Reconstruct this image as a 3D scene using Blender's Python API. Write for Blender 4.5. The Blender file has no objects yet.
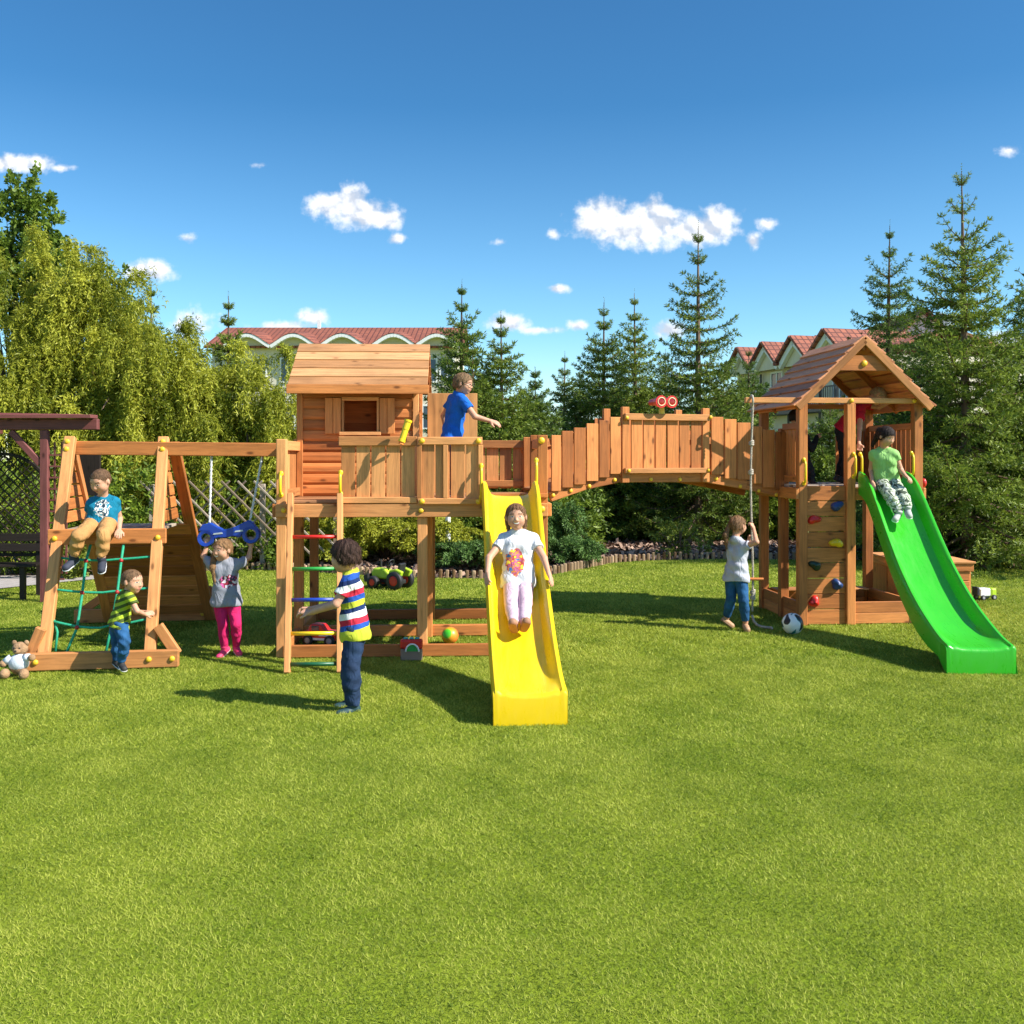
import bpy, bmesh, math, random
import numpy as np
from mathutils import Vector, Matrix, Quaternion

random.seed(7)
RNG = np.random.default_rng(11)
SC = bpy.context.scene
COL = SC.collection
R = math.radians
EYE = 1.8          # eye height of the photographer
HZ = 457.0         # picture row of the horizon


def P(px, py, Y):
    """a picture point at a distance Y (metres) in front of the camera"""
    return Vector(((px - 512) * Y / 1000, Y, EYE - (py - HZ) * Y / 1000))


def G(px, py):
    """a picture point lying on the ground"""
    Y = EYE * 1000 / (py - HZ)
    return Vector(((px - 512) * Y / 1000, Y, 0))


def frame(x, y, deg):
    return Matrix.Translation((x, y, 0)) @ Matrix.Rotation(R(deg), 4, 'Z')


# ------------------------------------------------------------------ objects
def tag(o, label=None, cat=None, group=None, kind=None):
    if label: o['label'] = label
    if cat: o['category'] = cat
    if group: o['group'] = group
    if kind: o['kind'] = kind
    return o


def thing(name, loc, label, cat, group=None):
    o = bpy.data.objects.new(name, None)
    o.empty_display_size = 0.1
    o.location = loc
    COL.objects.link(o)
    return tag(o, label, cat, group)


def origin(o):
    v = Vector((0, 0, 0))
    while o is not None:
        v += o.location
        o = o.parent
    return v


def link(name, me, parent=None, loc=None):
    o = bpy.data.objects.new(name, me)
    COL.objects.link(o)
    if parent is not None:
        o.parent = parent
    if loc is not None:
        o.location = loc
    return o


def np_mesh(name, V, F, mat, tint=None, smooth=False, mats=None, midx=None):
    """mesh from numpy arrays: V (n,3), F (m,k) all faces with k corners"""
    me = bpy.data.meshes.new(name)
    V = np.ascontiguousarray(V, dtype=np.float32)
    F = np.ascontiguousarray(F, dtype=np.int32)
    m, k = F.shape
    me.vertices.add(len(V)); me.vertices.foreach_set('co', V.ravel())
    me.loops.add(m * k); me.loops.foreach_set('vertex_index', F.ravel())
    me.polygons.add(m)
    me.polygons.foreach_set('loop_start', np.arange(0, m * k, k, dtype=np.int32))
    if smooth:
        me.polygons.foreach_set('use_smooth', np.ones(m, dtype=bool))
    for mm in (mats or [mat]):
        me.materials.append(mm)
    if midx is not None:
        me.polygons.foreach_set('material_index', np.asarray(midx, dtype=np.int32))
    if tint is not None:
        at = me.attributes.new('tint', 'FLOAT', 'POINT')
        at.data.foreach_set('value', np.ascontiguousarray(tint, dtype=np.float32))
    me.update(calc_edges=True)
    return me


class MB:
    """collects beams, boxes and tubes; build() links them as ONE mesh object"""
    def __init__(s, M=None):
        s.v = []; s.f = []; s.g = []; s.t = []; s.M = M or Matrix.Identity(4)

    def add(s, vs, fs, gs=None, tint=None):
        b = len(s.v)
        if tint is None: tint = random.random()
        off = Vector((random.uniform(0, 50), random.uniform(0, 9), random.uniform(0, 9)))
        for i, p in enumerate(vs):
            p = Vector(p)
            s.v.append(s.M @ p)
            s.g.append((Vector(gs[i]) if gs else p) + off)
            s.t.append(tint)
        for f in fs:
            s.f.append([b + i for i in f])

    def beam(s, p0, p1, w, h, up=(0, 0, 1), tint=None, w1=None):
        """bar from p0 to p1, w wide (across), h high (towards up)"""
        p0 = Vector(p0); p1 = Vector(p1); up = Vector(up)
        a = p1 - p0; L = a.length
        if L < 1e-6: return
        a /= L
        sd = a.cross(up)
        if sd.length < 1e-4: sd = a.cross(Vector((0, 1, 0)))
        sd.normalize(); u2 = sd.cross(a)
        vs = []; gs = []
        for e, p in ((0, p0), (1, p1)):
            ww = w if (e == 0 or w1 is None) else w1
            for (i, j) in ((-1, -1), (1, -1), (1, 1), (-1, 1)):
                vs.append(p + sd * (i * ww / 2) + u2 * (j * h / 2))
                gs.append((e * L, i * ww / 2, j * h / 2))
        s.add(vs, [(3, 2, 1, 0), (4, 5, 6, 7), (0, 1, 5, 4), (1, 2, 6, 5), (2, 3, 7, 6), (3, 0, 4, 7)], gs, tint)

    def box(s, x0, x1, y0, y1, z0, z1, tint=None):
        d = (x1 - x0, y1 - y0, z1 - z0)
        m = max(range(3), key=lambda i: d[i])
        c = Vector(((x0 + x1) / 2, (y0 + y1) / 2, (z0 + z1) / 2))
        if m == 0: s.beam((x0, c.y, c.z), (x1, c.y, c.z), d[1], d[2], (0, 0, 1), tint)
        elif m == 1: s.beam((c.x, y0, c.z), (c.x, y1, c.z), d[0], d[2], (0, 0, 1), tint)
        else: s.beam((c.x, c.y, z0), (c.x, c.y, z1), d[0], d[1], (0, 1, 0), tint)

    def board(s, poly, n, th, grain=(1, 0, 0), tint=None):
        """flat polygon given thickness th along n (poly is the front face)"""
        n = Vector(n).normalized(); g = Vector(grain).normalized(); q = n.cross(g)
        k = len(poly)
        vs = [Vector(p) for p in poly] + [Vector(p) - n * th for p in poly]
        gs = [(p.dot(g), p.dot(q), p.dot(n)) for p in vs]
        fs = [tuple(range(k)), tuple(range(2 * k - 1, k - 1, -1))]
        fs += [(i, k + i, k + (i + 1) % k, (i + 1) % k) for i in range(k)]
        s.add(vs, fs, gs, tint)

    def tube(s, pts, r, n=8, tint=None, cap=True, rs=None, closed=False):
        pts = [Vector(p) for p in pts]; m = len(pts)
        vs = []; gs = []; L = 0; prev = None
        for i, p in enumerate(pts):
            if closed: t = pts[(i + 1) % m] - pts[i - 1]
            else: t = pts[min(i + 1, m - 1)] - pts[max(i - 1, 0)]
            if t.length < 1e-9: t = Vector((0, 0, 1))
            t.normalize()
            if prev is None:
                a = t.cross(Vector((0, 0, 1)))
                if a.length < .05: a = t.cross(Vector((1, 0, 0)))
            else:
                a = prev - t * prev.dot(t)
            a.normalize(); prev = a; b = t.cross(a)
            rr = rs[i] if rs else r
            if i: L += (p - pts[i - 1]).length
            for k in range(n):
                th = 2 * math.pi * k / n
                vs.append(p + a * (rr * math.cos(th)) + b * (rr * math.sin(th)))
                gs.append((L, rr * math.cos(th), rr * math.sin(th)))
        fs = []
        for i in range(m if closed else m - 1):
            for k in range(n):
                k2 = (k + 1) % n; i2 = (i + 1) % m
                fs.append((i * n + k, i * n + k2, i2 * n + k2, i2 * n + k))
        if cap and not closed:
            fs.append(tuple(range(n - 1, -1, -1))); fs.append(tuple(range((m - 1) * n, m * n)))
        s.add(vs, fs, gs, tint)

    def ball(s, c, r, nu=14, nv=9, tint=None, ax=None):
        c = Vector(c); r = Vector(r) if hasattr(r, '__len__') else Vector((r, r, r))
        vs = []; fs = []
        for j in range(nv + 1):
            ph = math.pi * j / nv
            for i in range(nu):
                th = 2 * math.pi * i / nu
                q = Vector((r.x * math.sin(ph) * math.cos(th), r.y * math.sin(ph) * math.sin(th), r.z * math.cos(ph)))
                if ax is not None: q = ax @ q
                vs.append(c + q)
        for j in range(nv):
            for i in range(nu):
                i2 = (i + 1) % nu
                fs.append((j * nu + i, (j + 1) * nu + i, (j + 1) * nu + i2, j * nu + i2))
        s.add(vs, fs, None, tint)

    def grid(s, rows, closed=False, tint=None):
        """rows: list of equally long point lists -> skin"""
        n = len(rows[0]); vs = [p for r in rows for p in r]; fs = []
        for i in range(len(rows) - 1):
            for k in range(n if closed else n - 1):
                k2 = (k + 1) % n
                fs.append((i * n + k, i * n + k2, (i + 1) * n + k2, (i + 1) * n + k))
        s.add(vs, fs, None, tint)

    def build(s, name, mat, parent=None, bevel=0.0, smooth=False, seg=1, loc=None):
        me = bpy.data.meshes.new(name)
        off = origin(parent) if parent is not None else Vector((0, 0, 0))
        if loc is not None: off = off + Vector(loc)
        me.from_pydata([tuple(v - off) for v in s.v], [], s.f)
        bm = bmesh.new(); bm.from_mesh(me)
        bmesh.ops.remove_doubles(bm, verts=bm.verts, dist=1e-6) if smooth else None
        bmesh.ops.recalc_face_normals(bm, faces=bm.faces)
        bm.to_mesh(me); bm.free()
        if not smooth:
            a = me.attributes.new('grain', 'FLOAT_VECTOR', 'POINT')
            a.data.foreach_set('vector', np.array([c for g in s.g for c in g], dtype=np.float32))
            t = me.attributes.new('tint', 'FLOAT', 'POINT')
            t.data.foreach_set('value', np.array(s.t, dtype=np.float32))
        me.materials.append(mat)
        if smooth:
            for p in me.polygons: p.use_smooth = True
        o = link(name, me, parent, loc)
        if bevel > 0:
            b = o.modifiers.new('bevel', 'BEVEL'); b.width = bevel; b.segments = seg
            b.limit_method = 'ANGLE'; b.angle_limit = R(40)
        return o


# ------------------------------------------------------------------ materials
MATS = {}


def _mat(name):
    m = bpy.data.materials.new(name); m.use_nodes = True
    nt = m.node_tree
    b = nt.nodes['Principled BSDF']
    return m, nt, b


def N(nt, typ, **kw):
    n = nt.nodes.new(typ)
    for k, v in kw.items():
        if k == 'inp':
            for kk, vv in v.items(): n.inputs[kk].default_value = vv
        else: setattr(n, k, v)
    return n


def rampnode(nt, stops, interp='LINEAR'):
    n = nt.nodes.new('ShaderNodeValToRGB'); cr = n.color_ramp; cr.interpolation = interp
    while len(cr.elements) < len(stops): cr.elements.new(0.5)
    for e, (p, c) in zip(cr.elements, stops):
        e.position = p; e.color = (c[0], c[1], c[2], 1)
    return n


def mul(c, k): return tuple(min(1, x * k) for x in c)


def wood(name, col, dark=None, tintvar=0.32, rough=0.62, scale=1.0, grey=0.0):
    """stained timber; the grain runs along each board through its 'grain' attribute"""
    m, nt, b = _mat(name); L = nt.links
    at = N(nt, 'ShaderNodeAttribute', attribute_name='grain')
    mp = N(nt, 'ShaderNodeMapping'); mp.inputs['Scale'].default_value = (1.1 * scale, 16 * scale, 16 * scale)
    L.new(at.outputs['Vector'], mp.inputs['Vector'])
    nz = N(nt, 'ShaderNodeTexNoise', inp={'Scale': 2.2, 'Detail': 7.0, 'Roughness': 0.62, 'Distortion': 0.6})
    L.new(mp.outputs[0], nz.inputs['Vector'])
    dk = dark or mul(col, 0.55)
    rp = rampnode(nt, [(0.22, mul(dk, .8)), (0.40, mul(col, .86)), (0.50, col), (0.60, mul(col, 1.18)), (0.70, mul(col, .80)), (0.85, mul(col, 0.62))])
    L.new(nz.outputs['Fac'], rp.inputs['Fac'])
    # knots
    mp2 = N(nt, 'ShaderNodeMapping'); mp2.inputs['Scale'].default_value = (3.6, 8.5, 8.5)
    L.new(at.outputs['Vector'], mp2.inputs['Vector'])
    vo = N(nt, 'ShaderNodeTexVoronoi', inp={'Scale': 1.0, 'Randomness': 1.0}); L.new(mp2.outputs[0], vo.inputs['Vector'])
    kr = rampnode(nt, [(0.0, (0.16, 0.13, 0.11)), (0.09, (0.30, 0.26, 0.23)), (0.13, (.75, .72, .70)), (0.20, (1, 1, 1))])
    L.new(vo.outputs['Distance'], kr.inputs['Fac'])
    mk = N(nt, 'ShaderNodeMix', data_type='RGBA', blend_type='MULTIPLY'); mk.inputs['Factor'].default_value = 0.85
    L.new(rp.outputs[0], mk.inputs[6]); L.new(kr.outputs[0], mk.inputs[7])
    tn = N(nt, 'ShaderNodeAttribute', attribute_name='tint')
    tr = rampnode(nt, [(0, (1 - tintvar * 1.3, 1 - tintvar * 1.5, 1 - tintvar * 1.7)), (0.5, (1, 1, 1)), (1, (1 + tintvar * .6, 1 + tintvar * .75, 1 + tintvar * .9))])
    L.new(tn.outputs['Fac'], tr.inputs['Fac'])
    mt = N(nt, 'ShaderNodeMix', data_type='RGBA', blend_type='MULTIPLY'); mt.inputs['Factor'].default_value = 1
    L.new(mk.outputs[2], mt.inputs[6]); L.new(tr.outputs[0], mt.inputs[7])
    # weather stains
    ns = N(nt, 'ShaderNodeTexNoise', inp={'Scale': 1.7, 'Detail': 3.0}); L.new(at.outputs['Vector'], ns.inputs['Vector'])
    sr = rampnode(nt, [(0.28, (0.70, 0.69, 0.68)), (0.45, (0.92, 0.91, 0.90)), (0.62, (1, 1, 1))]); L.new(ns.outputs['Fac'], sr.inputs['Fac'])
    ms = N(nt, 'ShaderNodeMix', data_type='RGBA', blend_type='MULTIPLY'); ms.inputs['Factor'].default_value = 1
    L.new(mt.outputs[2], ms.inputs[6]); L.new(sr.outputs[0], ms.inputs[7])
    L.new(ms.outputs[2], b.inputs['Base Color'])
    b.inputs['Roughness'].default_value = rough
    b.inputs['Specular IOR Level'].default_value = 0.3
    bp = N(nt, 'ShaderNodeBump', inp={'Strength': 0.35, 'Distance': 0.004}); L.new(nz.outputs['Fac'], bp.inputs['Height'])
    L.new(bp.outputs[0], b.inputs['Normal'])
    return m


def folds(nt, b, strength=.55, scale=11.0):
    L = nt.links; tc = N(nt, 'ShaderNodeTexCoord')
    mp = N(nt, 'ShaderNodeMapping'); mp.inputs['Scale'].default_value = (1, 1, .55); mp.inputs['Rotation'].default_value = (.3, .5, .4); L.new(tc.outputs['Object'], mp.inputs[0])
    n = N(nt, 'ShaderNodeTexNoise', inp={'Scale': scale, 'Detail': 2.5, 'Roughness': .5, 'Distortion': 1.2}); L.new(mp.outputs[0], n.inputs['Vector'])
    ab = rampnode(nt, [(.30, (0, 0, 0)), (.47, (.9, .9, .9)), (.53, (.9, .9, .9)), (.72, (.1, .1, .1))]); L.new(n.outputs['Fac'], ab.inputs['Fac'])
    bp = N(nt, 'ShaderNodeBump', inp={'Strength': strength, 'Distance': .012}); L.new(ab.outputs[0], bp.inputs['Height']); L.new(bp.outputs[0], b.inputs['Normal'])


def cloth(name, col, noise=.12, nscale=9.0, rough=.85):
    m = plain(name, col, rough, .2, noise=noise, nscale=nscale); folds(m.node_tree, m.node_tree.nodes['Principled BSDF']); return m


def plain(name, col, rough=0.5, spec=0.5, noise=0.12, nscale=8.0, bump=0.0, bscale=60.0, metal=0.0, coat=0.0):
    """painted, plastic or cloth surface with slight unevenness"""
    m, nt, b = _mat(name); L = nt.links
    tc = N(nt, 'ShaderNodeTexCoord')
    nz = N(nt, 'ShaderNodeTexNoise', inp={'Scale': nscale, 'Detail': 5.0, 'Roughness': 0.6}); L.new(tc.outputs['Object'], nz.inputs['Vector'])
    rp = rampnode(nt, [(0.3, mul(col, 1 - noise)), (0.7, mul(col, 1 + noise))]); L.new(nz.outputs['Fac'], rp.inputs['Fac'])
    L.new(rp.outputs[0], b.inputs['Base Color'])
    b.inputs['Roughness'].default_value = rough; b.inputs['Specular IOR Level'].default_value = spec
    b.inputs['Metallic'].default_value = metal; b.inputs['Coat Weight'].default_value = coat
    if bump:
        n2 = N(nt, 'ShaderNodeTexNoise', inp={'Scale': bscale, 'Detail': 3.0}); L.new(tc.outputs['Object'], n2.inputs['Vector'])
        bp = N(nt, 'ShaderNodeBump', inp={'Strength': bump, 'Distance': 0.01}); L.new(n2.outputs['Fac'], bp.inputs['Height'])
        L.new(bp.outputs[0], b.inputs['Normal'])
    return m


def leafmat(name, dark, light, trans=0.25, rough=0.55, spec=0.3):
    m, nt, b = _mat(name); L = nt.links
    at = N(nt, 'ShaderNodeAttribute', attribute_name='tint')
    rp = rampnode(nt, [(0.0, dark), (1.0, light)]); L.new(at.outputs['Fac'], rp.inputs['Fac'])
    L.new(rp.outputs[0], b.inputs['Base Color'])
    b.inputs['Roughness'].default_value = rough; b.inputs['Specular IOR Level'].default_value = spec
    tl = N(nt, 'ShaderNodeBsdfTranslucent'); L.new(rp.outputs[0], tl.inputs['Color'])
    mx = N(nt, 'ShaderNodeMixShader'); mx.inputs[0].default_value = trans
    L.new(b.outputs[0], mx.inputs[1]); L.new(tl.outputs[0], mx.inputs[2])
    L.new(mx.outputs[0], nt.nodes['Material Output'].inputs['Surface'])
    return m


def stripes(name, stops, z0, z1, axis=2, rough=0.85, tilt=0.0):
    """cloth with bands along an object axis (constant colour steps)"""
    m, nt, b = _mat(name); L = nt.links
    tc = N(nt, 'ShaderNodeTexCoord'); sp = N(nt, 'ShaderNodeSeparateXYZ'); L.new(tc.outputs['Object'], sp.inputs[0])
    nz = N(nt, 'ShaderNodeTexNoise', inp={'Scale': 9.0, 'Detail': 2.0}); L.new(tc.outputs['Object'], nz.inputs['Vector'])
    ma = N(nt, 'ShaderNodeMath', operation='MULTIPLY_ADD', inp={1: 0.02, 2: -0.01}); L.new(nz.outputs['Fac'], ma.inputs[0])
    mt = N(nt, 'ShaderNodeMath', operation='MULTIPLY', inp={1: tilt}); L.new(sp.outputs[0], mt.inputs[0])
    a0 = N(nt, 'ShaderNodeMath', operation='ADD'); L.new(sp.outputs[axis], a0.inputs[0]); L.new(mt.outputs[0], a0.inputs[1])
    ad = N(nt, 'ShaderNodeMath', operation='ADD'); L.new(a0.outputs[0], ad.inputs[0]); L.new(ma.outputs[0], ad.inputs[1])
    mr = N(nt, 'ShaderNodeMapRange', inp={1: z0, 2: z1, 3: 0.0, 4: 1.0}); L.new(ad.outputs[0], mr.inputs[0])
    rp = rampnode(nt, stops, 'CONSTANT'); L.new(mr.outputs[0], rp.inputs['Fac'])
    L.new(rp.outputs[0], b.inputs['Base Color']); b.inputs['Roughness'].default_value = rough
    b.inputs['Specular IOR Level'].default_value = 0.2
    folds(nt, b)
    return m


def printed(name, base, c, r, cols, axis='Y', scale=14.0, rough=0.85, base2=None):
    """cloth with a printed patch: ellipse of radius r about c (object space) filled with blotches"""
    m, nt, b = _mat(name); L = nt.links
    tc = N(nt, 'ShaderNodeTexCoord')
    sb = N(nt, 'ShaderNodeVectorMath', operation='SUBTRACT'); sb.inputs[1].default_value = c; L.new(tc.outputs['Object'], sb.inputs[0])
    ml = N(nt, 'ShaderNodeVectorMath', operation='MULTIPLY'); ml.inputs[1].default_value = tuple(1 / x for x in r); L.new(sb.outputs[0], ml.inputs[0])
    ln = N(nt, 'ShaderNodeVectorMath', operation='LENGTH'); L.new(ml.outputs[0], ln.inputs[0])
    nz = N(nt, 'ShaderNodeTexNoise', inp={'Scale': scale, 'Detail': 3.0, 'Distortion': 0.8}); L.new(tc.outputs['Object'], nz.inputs['Vector'])
    ad = N(nt, 'ShaderNodeMath', operation='MULTIPLY_ADD', inp={1: 0.9, 2: -0.45}); L.new(nz.outputs['Fac'], ad.inputs[0])
    sm = N(nt, 'ShaderNodeMath', operation='ADD'); L.new(ln.outputs['Value'], sm.inputs[0]); L.new(ad.outputs[0], sm.inputs[1])
    lt = N(nt, 'ShaderNodeMath', operation='LESS_THAN', inp={1: 0.95}); L.new(sm.outputs[0], lt.inputs[0])
    n2 = N(nt, 'ShaderNodeTexNoise', inp={'Scale': scale * 1.6, 'Detail': 1.0}); L.new(tc.outputs['Object'], n2.inputs['Vector'])
    k = len(cols)
    rp = rampnode(nt, [(0.30 + 0.40 * i / k if i else 0.0, cc) for i, cc in enumerate(cols)], 'CONSTANT'); L.new(n2.outputs['Fac'], rp.inputs['Fac'])
    n3 = N(nt, 'ShaderNodeTexNoise', inp={'Scale': 7.0, 'Detail': 3.0}); L.new(tc.outputs['Object'], n3.inputs['Vector'])
    rb = rampnode(nt, [(0.3, mul(base, .88)), (0.7, base2 or mul(base, 1.06))]); L.new(n3.outputs['Fac'], rb.inputs['Fac'])
    mx = N(nt, 'ShaderNodeMix', data_type='RGBA'); L.new(lt.outputs[0], mx.inputs[0]); L.new(rb.outputs[0], mx.inputs[6]); L.new(rp.outputs[0], mx.inputs[7])
    L.new(mx.outputs[2], b.inputs['Base Color']); b.inputs['Roughness'].default_value = rough
    b.inputs['Specular IOR Level'].default_value = 0.2
    folds(nt, b)
    return m


W_ORANGE = wood('stained larch', (0.565, 0.207, 0.058))
W_LIGHT = wood('pale larch', (0.62, 0.275, 0.095))  # lighter timber colour than the stained larch
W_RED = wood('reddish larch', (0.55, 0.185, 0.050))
W_DECK = wood('deck boards', (0.36, 0.17, 0.075))
W_ROOF = wood('roof shingles', (0.62, 0.25, 0.115), tintvar=0.3)
W_PALE = wood('pale shingle edges', (0.52, 0.25, 0.10))
W_MAROON = wood('maroon timber', (0.17, 0.052, 0.045))
W_GREY = wood('weathered grey timber', (0.45, 0.37, 0.29))
W_LOG = wood('edging logs', (0.33, 0.22, 0.13), tintvar=0.5)
W_BARK = wood('bark', (0.16, 0.10, 0.065))
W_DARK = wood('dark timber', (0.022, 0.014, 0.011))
M_YEL = plain('yellow plastic', (0.80, 0.55, 0.015), 0.35, noise=0.06)
M_CAP = plain('yellow bolt caps', (0.80, 0.48, 0.03), 0.4, noise=0.08)
M_SLY = plain('yellow slide plastic', (0.79, 0.535, 0.008), 0.30, noise=0.05, nscale=3, bump=0.04, bscale=14)
M_SLG = plain('green slide plastic', (0.035, 0.42, 0.015), 0.28, noise=0.06, nscale=3, bump=0.04, bscale=14)
for _m in (M_SLY, M_SLG):      # scuffed, slightly dusty running surface
    _nt = _m.node_tree; _b = _nt.nodes['Principled BSDF']; _tc = N(_nt, 'ShaderNodeTexCoord'); _mp = N(_nt, 'ShaderNodeMapping'); _mp.inputs['Scale'].default_value = (9, .8, 2.5); _nt.links.new(_tc.outputs['Object'], _mp.inputs[0])
    _n = N(_nt, 'ShaderNodeTexNoise', inp={'Scale': 3.0, 'Detail': 8.0, 'Roughness': .7}); _nt.links.new(_mp.outputs[0], _n.inputs['Vector'])
    _r = rampnode(_nt, [(.35, (.22, .22, .22)), (.62, (.46, .46, .46)), (.75, (.62, .62, .62))]); _nt.links.new(_n.outputs['Fac'], _r.inputs['Fac']); _nt.links.new(_r.outputs[0], _b.inputs['Roughness'])
M_RED = plain('red plastic', (0.60, 0.02, 0.015), 0.35)
M_BLUE = plain('blue plastic', (0.012, 0.05, 0.34), 0.35)
M_BLUED = plain('navy plastic', (0.015, 0.045, 0.16), 0.4)
M_GREEN = plain('green plastic', (0.03, 0.30, 0.05), 0.4)
M_DGREEN = plain('dark green plastic', (0.006, 0.035, 0.02), 0.45)
M_ROPE_G = plain('green rope', (0.012, 0.30, 0.16), 0.7, noise=0.25, nscale=60)
M_ROPE = plain('natural rope', (0.40, 0.35, 0.28), 0.85, noise=0.3, nscale=60)
M_BLACK = plain('black rubber', (0.015, 0.015, 0.017), 0.6)
M_GREYP = plain('grey plastic', (0.30, 0.30, 0.31), 0.5)
M_WHITE = plain('white plastic', (0.78, 0.78, 0.76), 0.4)
M_METAL = plain('zinc metal', (0.62, 0.63, 0.64), 0.35, metal=0.6)
M_LIME = plain('lime plastic', (0.38, 0.55, 0.03), 0.35)
M_ORG = plain('orange rubber', (0.85, 0.25, 0.03), 0.4)
# ================================================================== camera, light, sky
cam_d = bpy.data.cameras.new('camera'); cam = bpy.data.objects.new('camera', cam_d); COL.objects.link(cam)
cam.location = (0, 0, EYE); cam.rotation_euler = (R(90), 0, 0)
cam_d.sensor_width = 36; cam_d.lens = 36 * 1000 / 1024
cam_d.shift_y = -(512 - HZ) / 1024
cam_d.clip_start = 0.1; cam_d.clip_end = 3000
SC.camera = cam
SC.view_settings.view_transform = 'Standard'; SC.view_settings.look = 'None'
SC.view_settings.exposure = 1.02; SC.view_settings.gamma = 1
SC.render.resolution_x = 1024; SC.render.resolution_y = 1024

EL, AZ = R(40), math.atan2(0.945, -0.36)         # sun: to the right, a little behind the camera
SUN = Vector((math.sin(AZ) * math.cos(EL), math.cos(AZ) * math.cos(EL), math.sin(EL)))
sd = bpy.data.lights.new('sun', 'SUN'); sd.energy = 4.4; sd.angle = R(0.5); sd.color = (1, 0.95, 0.86)
so = bpy.data.objects.new('sun', sd); COL.objects.link(so); so.location = (20, -10, 20)
so.rotation_euler = SUN.to_track_quat('Z', 'Y').to_euler()


def build_world():
    w = bpy.data.worlds.new('World'); SC.world = w; w.use_nodes = True
    nt = w.node_tree; L = nt.links
    bg = nt.nodes['Background']
    sky = N(nt, 'ShaderNodeTexSky', sky_type='NISHITA'); sky.sun_disc = False
    sky.sun_elevation = EL; sky.sun_rotation = AZ; sky.air_density = 1.0; sky.dust_density = 0.25; sky.ozone_density = 2.5
    tc = N(nt, 'ShaderNodeTexCoord'); sp = N(nt, 'ShaderNodeSeparateXYZ'); L.new(tc.outputs['Generated'], sp.inputs[0])
    # deeper, more saturated blue; tint raised towards the zenith as added fill light
    tint = rampnode(nt, [(0.0, (0.74, 0.81, 0.82)), (0.12, (0.42, 0.63, 0.71)), (0.33, (0.18, 0.41, 0.54)), (0.45, (0.18, 0.40, 0.53)), (0.65, (0.45, 0.62, 0.74)), (1.0, (0.62, 0.74, 0.84))])
    L.new(sp.outputs[2], tint.inputs['Fac'])
    mt = N(nt, 'ShaderNodeMix', data_type='RGBA', blend_type='MULTIPLY'); mt.inputs['Factor'].default_value = 1
    L.new(sky.outputs[0], mt.inputs[6]); L.new(tint.outputs[0], mt.inputs[7])
    # clouds: puffs placed by direction on the sky dome
    u = N(nt, 'ShaderNodeMath', operation='DIVIDE'); L.new(sp.outputs[0], u.inputs[0]); L.new(sp.outputs[1], u.inputs[1])
    v = N(nt, 'ShaderNodeMath', operation='DIVIDE'); L.new(sp.outputs[2], v.inputs[0]); L.new(sp.outputs[1], v.inputs[1])
    uv = N(nt, 'ShaderNodeCombineXYZ'); L.new(u.outputs[0], uv.inputs[0]); L.new(v.outputs[0], uv.inputs[1])
    n1 = N(nt, 'ShaderNodeTexNoise', inp={'Scale': 46.0, 'Detail': 9.0, 'Roughness': 0.58}); L.new(uv.outputs[0], n1.inputs['Vector'])
    puffs = [(15, 163, 46, 10, 1), (62, 168, 14, 5, .8), (330, 205, 24, 16, 1.1), (350, 204, 18, 20, 1.1), (362, 214, 36, 15, 1.1), (385, 219, 20, 11, 1), (398, 239, 12, 5, .7),
             (604, 212, 30, 16, 1.1), (640, 226, 62, 22, 1.15), (655, 212, 20, 14, 1), (700, 230, 42, 16, 1.1), (722, 219, 20, 13, 1), (596, 224, 26, 13, 1), (553, 234, 7, 7, .8), (766, 223, 12, 6, .7), (752, 241, 8, 9, .75),
             (151, 271, 27, 12, 1.1), (192, 330, 26, 20, .72), (310, 317, 16, 9, .85), (285, 326, 34, 7, .8), (558, 289, 15, 5, .9), (500, 242, 9, 4, .6), (184, 239, 9, 5, .5),
             (508, 324, 25, 10, .9), (542, 330, 26, 4, .75), (578, 326, 12, 6, .8), (668, 331, 20, 9, .9), (1003, 342, 22, 11, .9), (940, 322, 20, 7, .8), (260, 165, 12, 4, .5), (1010, 150, 16, 6, .6)]
    last = None; hgt = None
    for (px, py, rx, ry, a) in puffs:
        s = N(nt, 'ShaderNodeVectorMath', operation='SUBTRACT'); s.inputs[1].default_value = ((px - 512) / 1000, (HZ - py) / 1000, 0); L.new(uv.outputs[0], s.inputs[0])
        m = N(nt, 'ShaderNodeVectorMath', operation='MULTIPLY'); m.inputs[1].default_value = (800 / rx, 780 / ry, 0); L.new(s.outputs[0], m.inputs[0])
        l = N(nt, 'ShaderNodeVectorMath', operation='LENGTH'); L.new(m.outputs[0], l.inputs[0])
        q = N(nt, 'ShaderNodeMath', operation='MULTIPLY_ADD', inp={1: -a, 2: a}); L.new(l.outputs['Value'], q.inputs[0])
        if last is None: last = q
        else:
            mx = N(nt, 'ShaderNodeMath', operation='SMOOTH_MAX', inp={2: 0.15}); L.new(last.outputs[0], mx.inputs[0]); L.new(q.outputs[0], mx.inputs[1]); last = mx
    nn = N(nt, 'ShaderNodeMath', operation='MULTIPLY_ADD', inp={1: 1.7, 2: -.88}); L.new(n1.outputs['Fac'], nn.inputs[0])
    sm = N(nt, 'ShaderNodeMath', operation='ADD'); L.new(last.outputs[0], sm.inputs[0]); L.new(nn.outputs[0], sm.inputs[1])
    fac = N(nt, 'ShaderNodeMapRange', interpolation_type='SMOOTHSTEP', inp={1: 0.02, 2: 0.70, 3: 0.0, 4: 0.98}); L.new(sm.outputs[0], fac.inputs[0])
    front = N(nt, 'ShaderNodeMath', operation='GREATER_THAN', inp={1: 0.05}); L.new(sp.outputs[1], front.inputs[0])
    f2 = N(nt, 'ShaderNodeMath', operation='MULTIPLY'); L.new(fac.outputs[0], f2.inputs[0]); L.new(front.outputs[0], f2.inputs[1])
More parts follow.
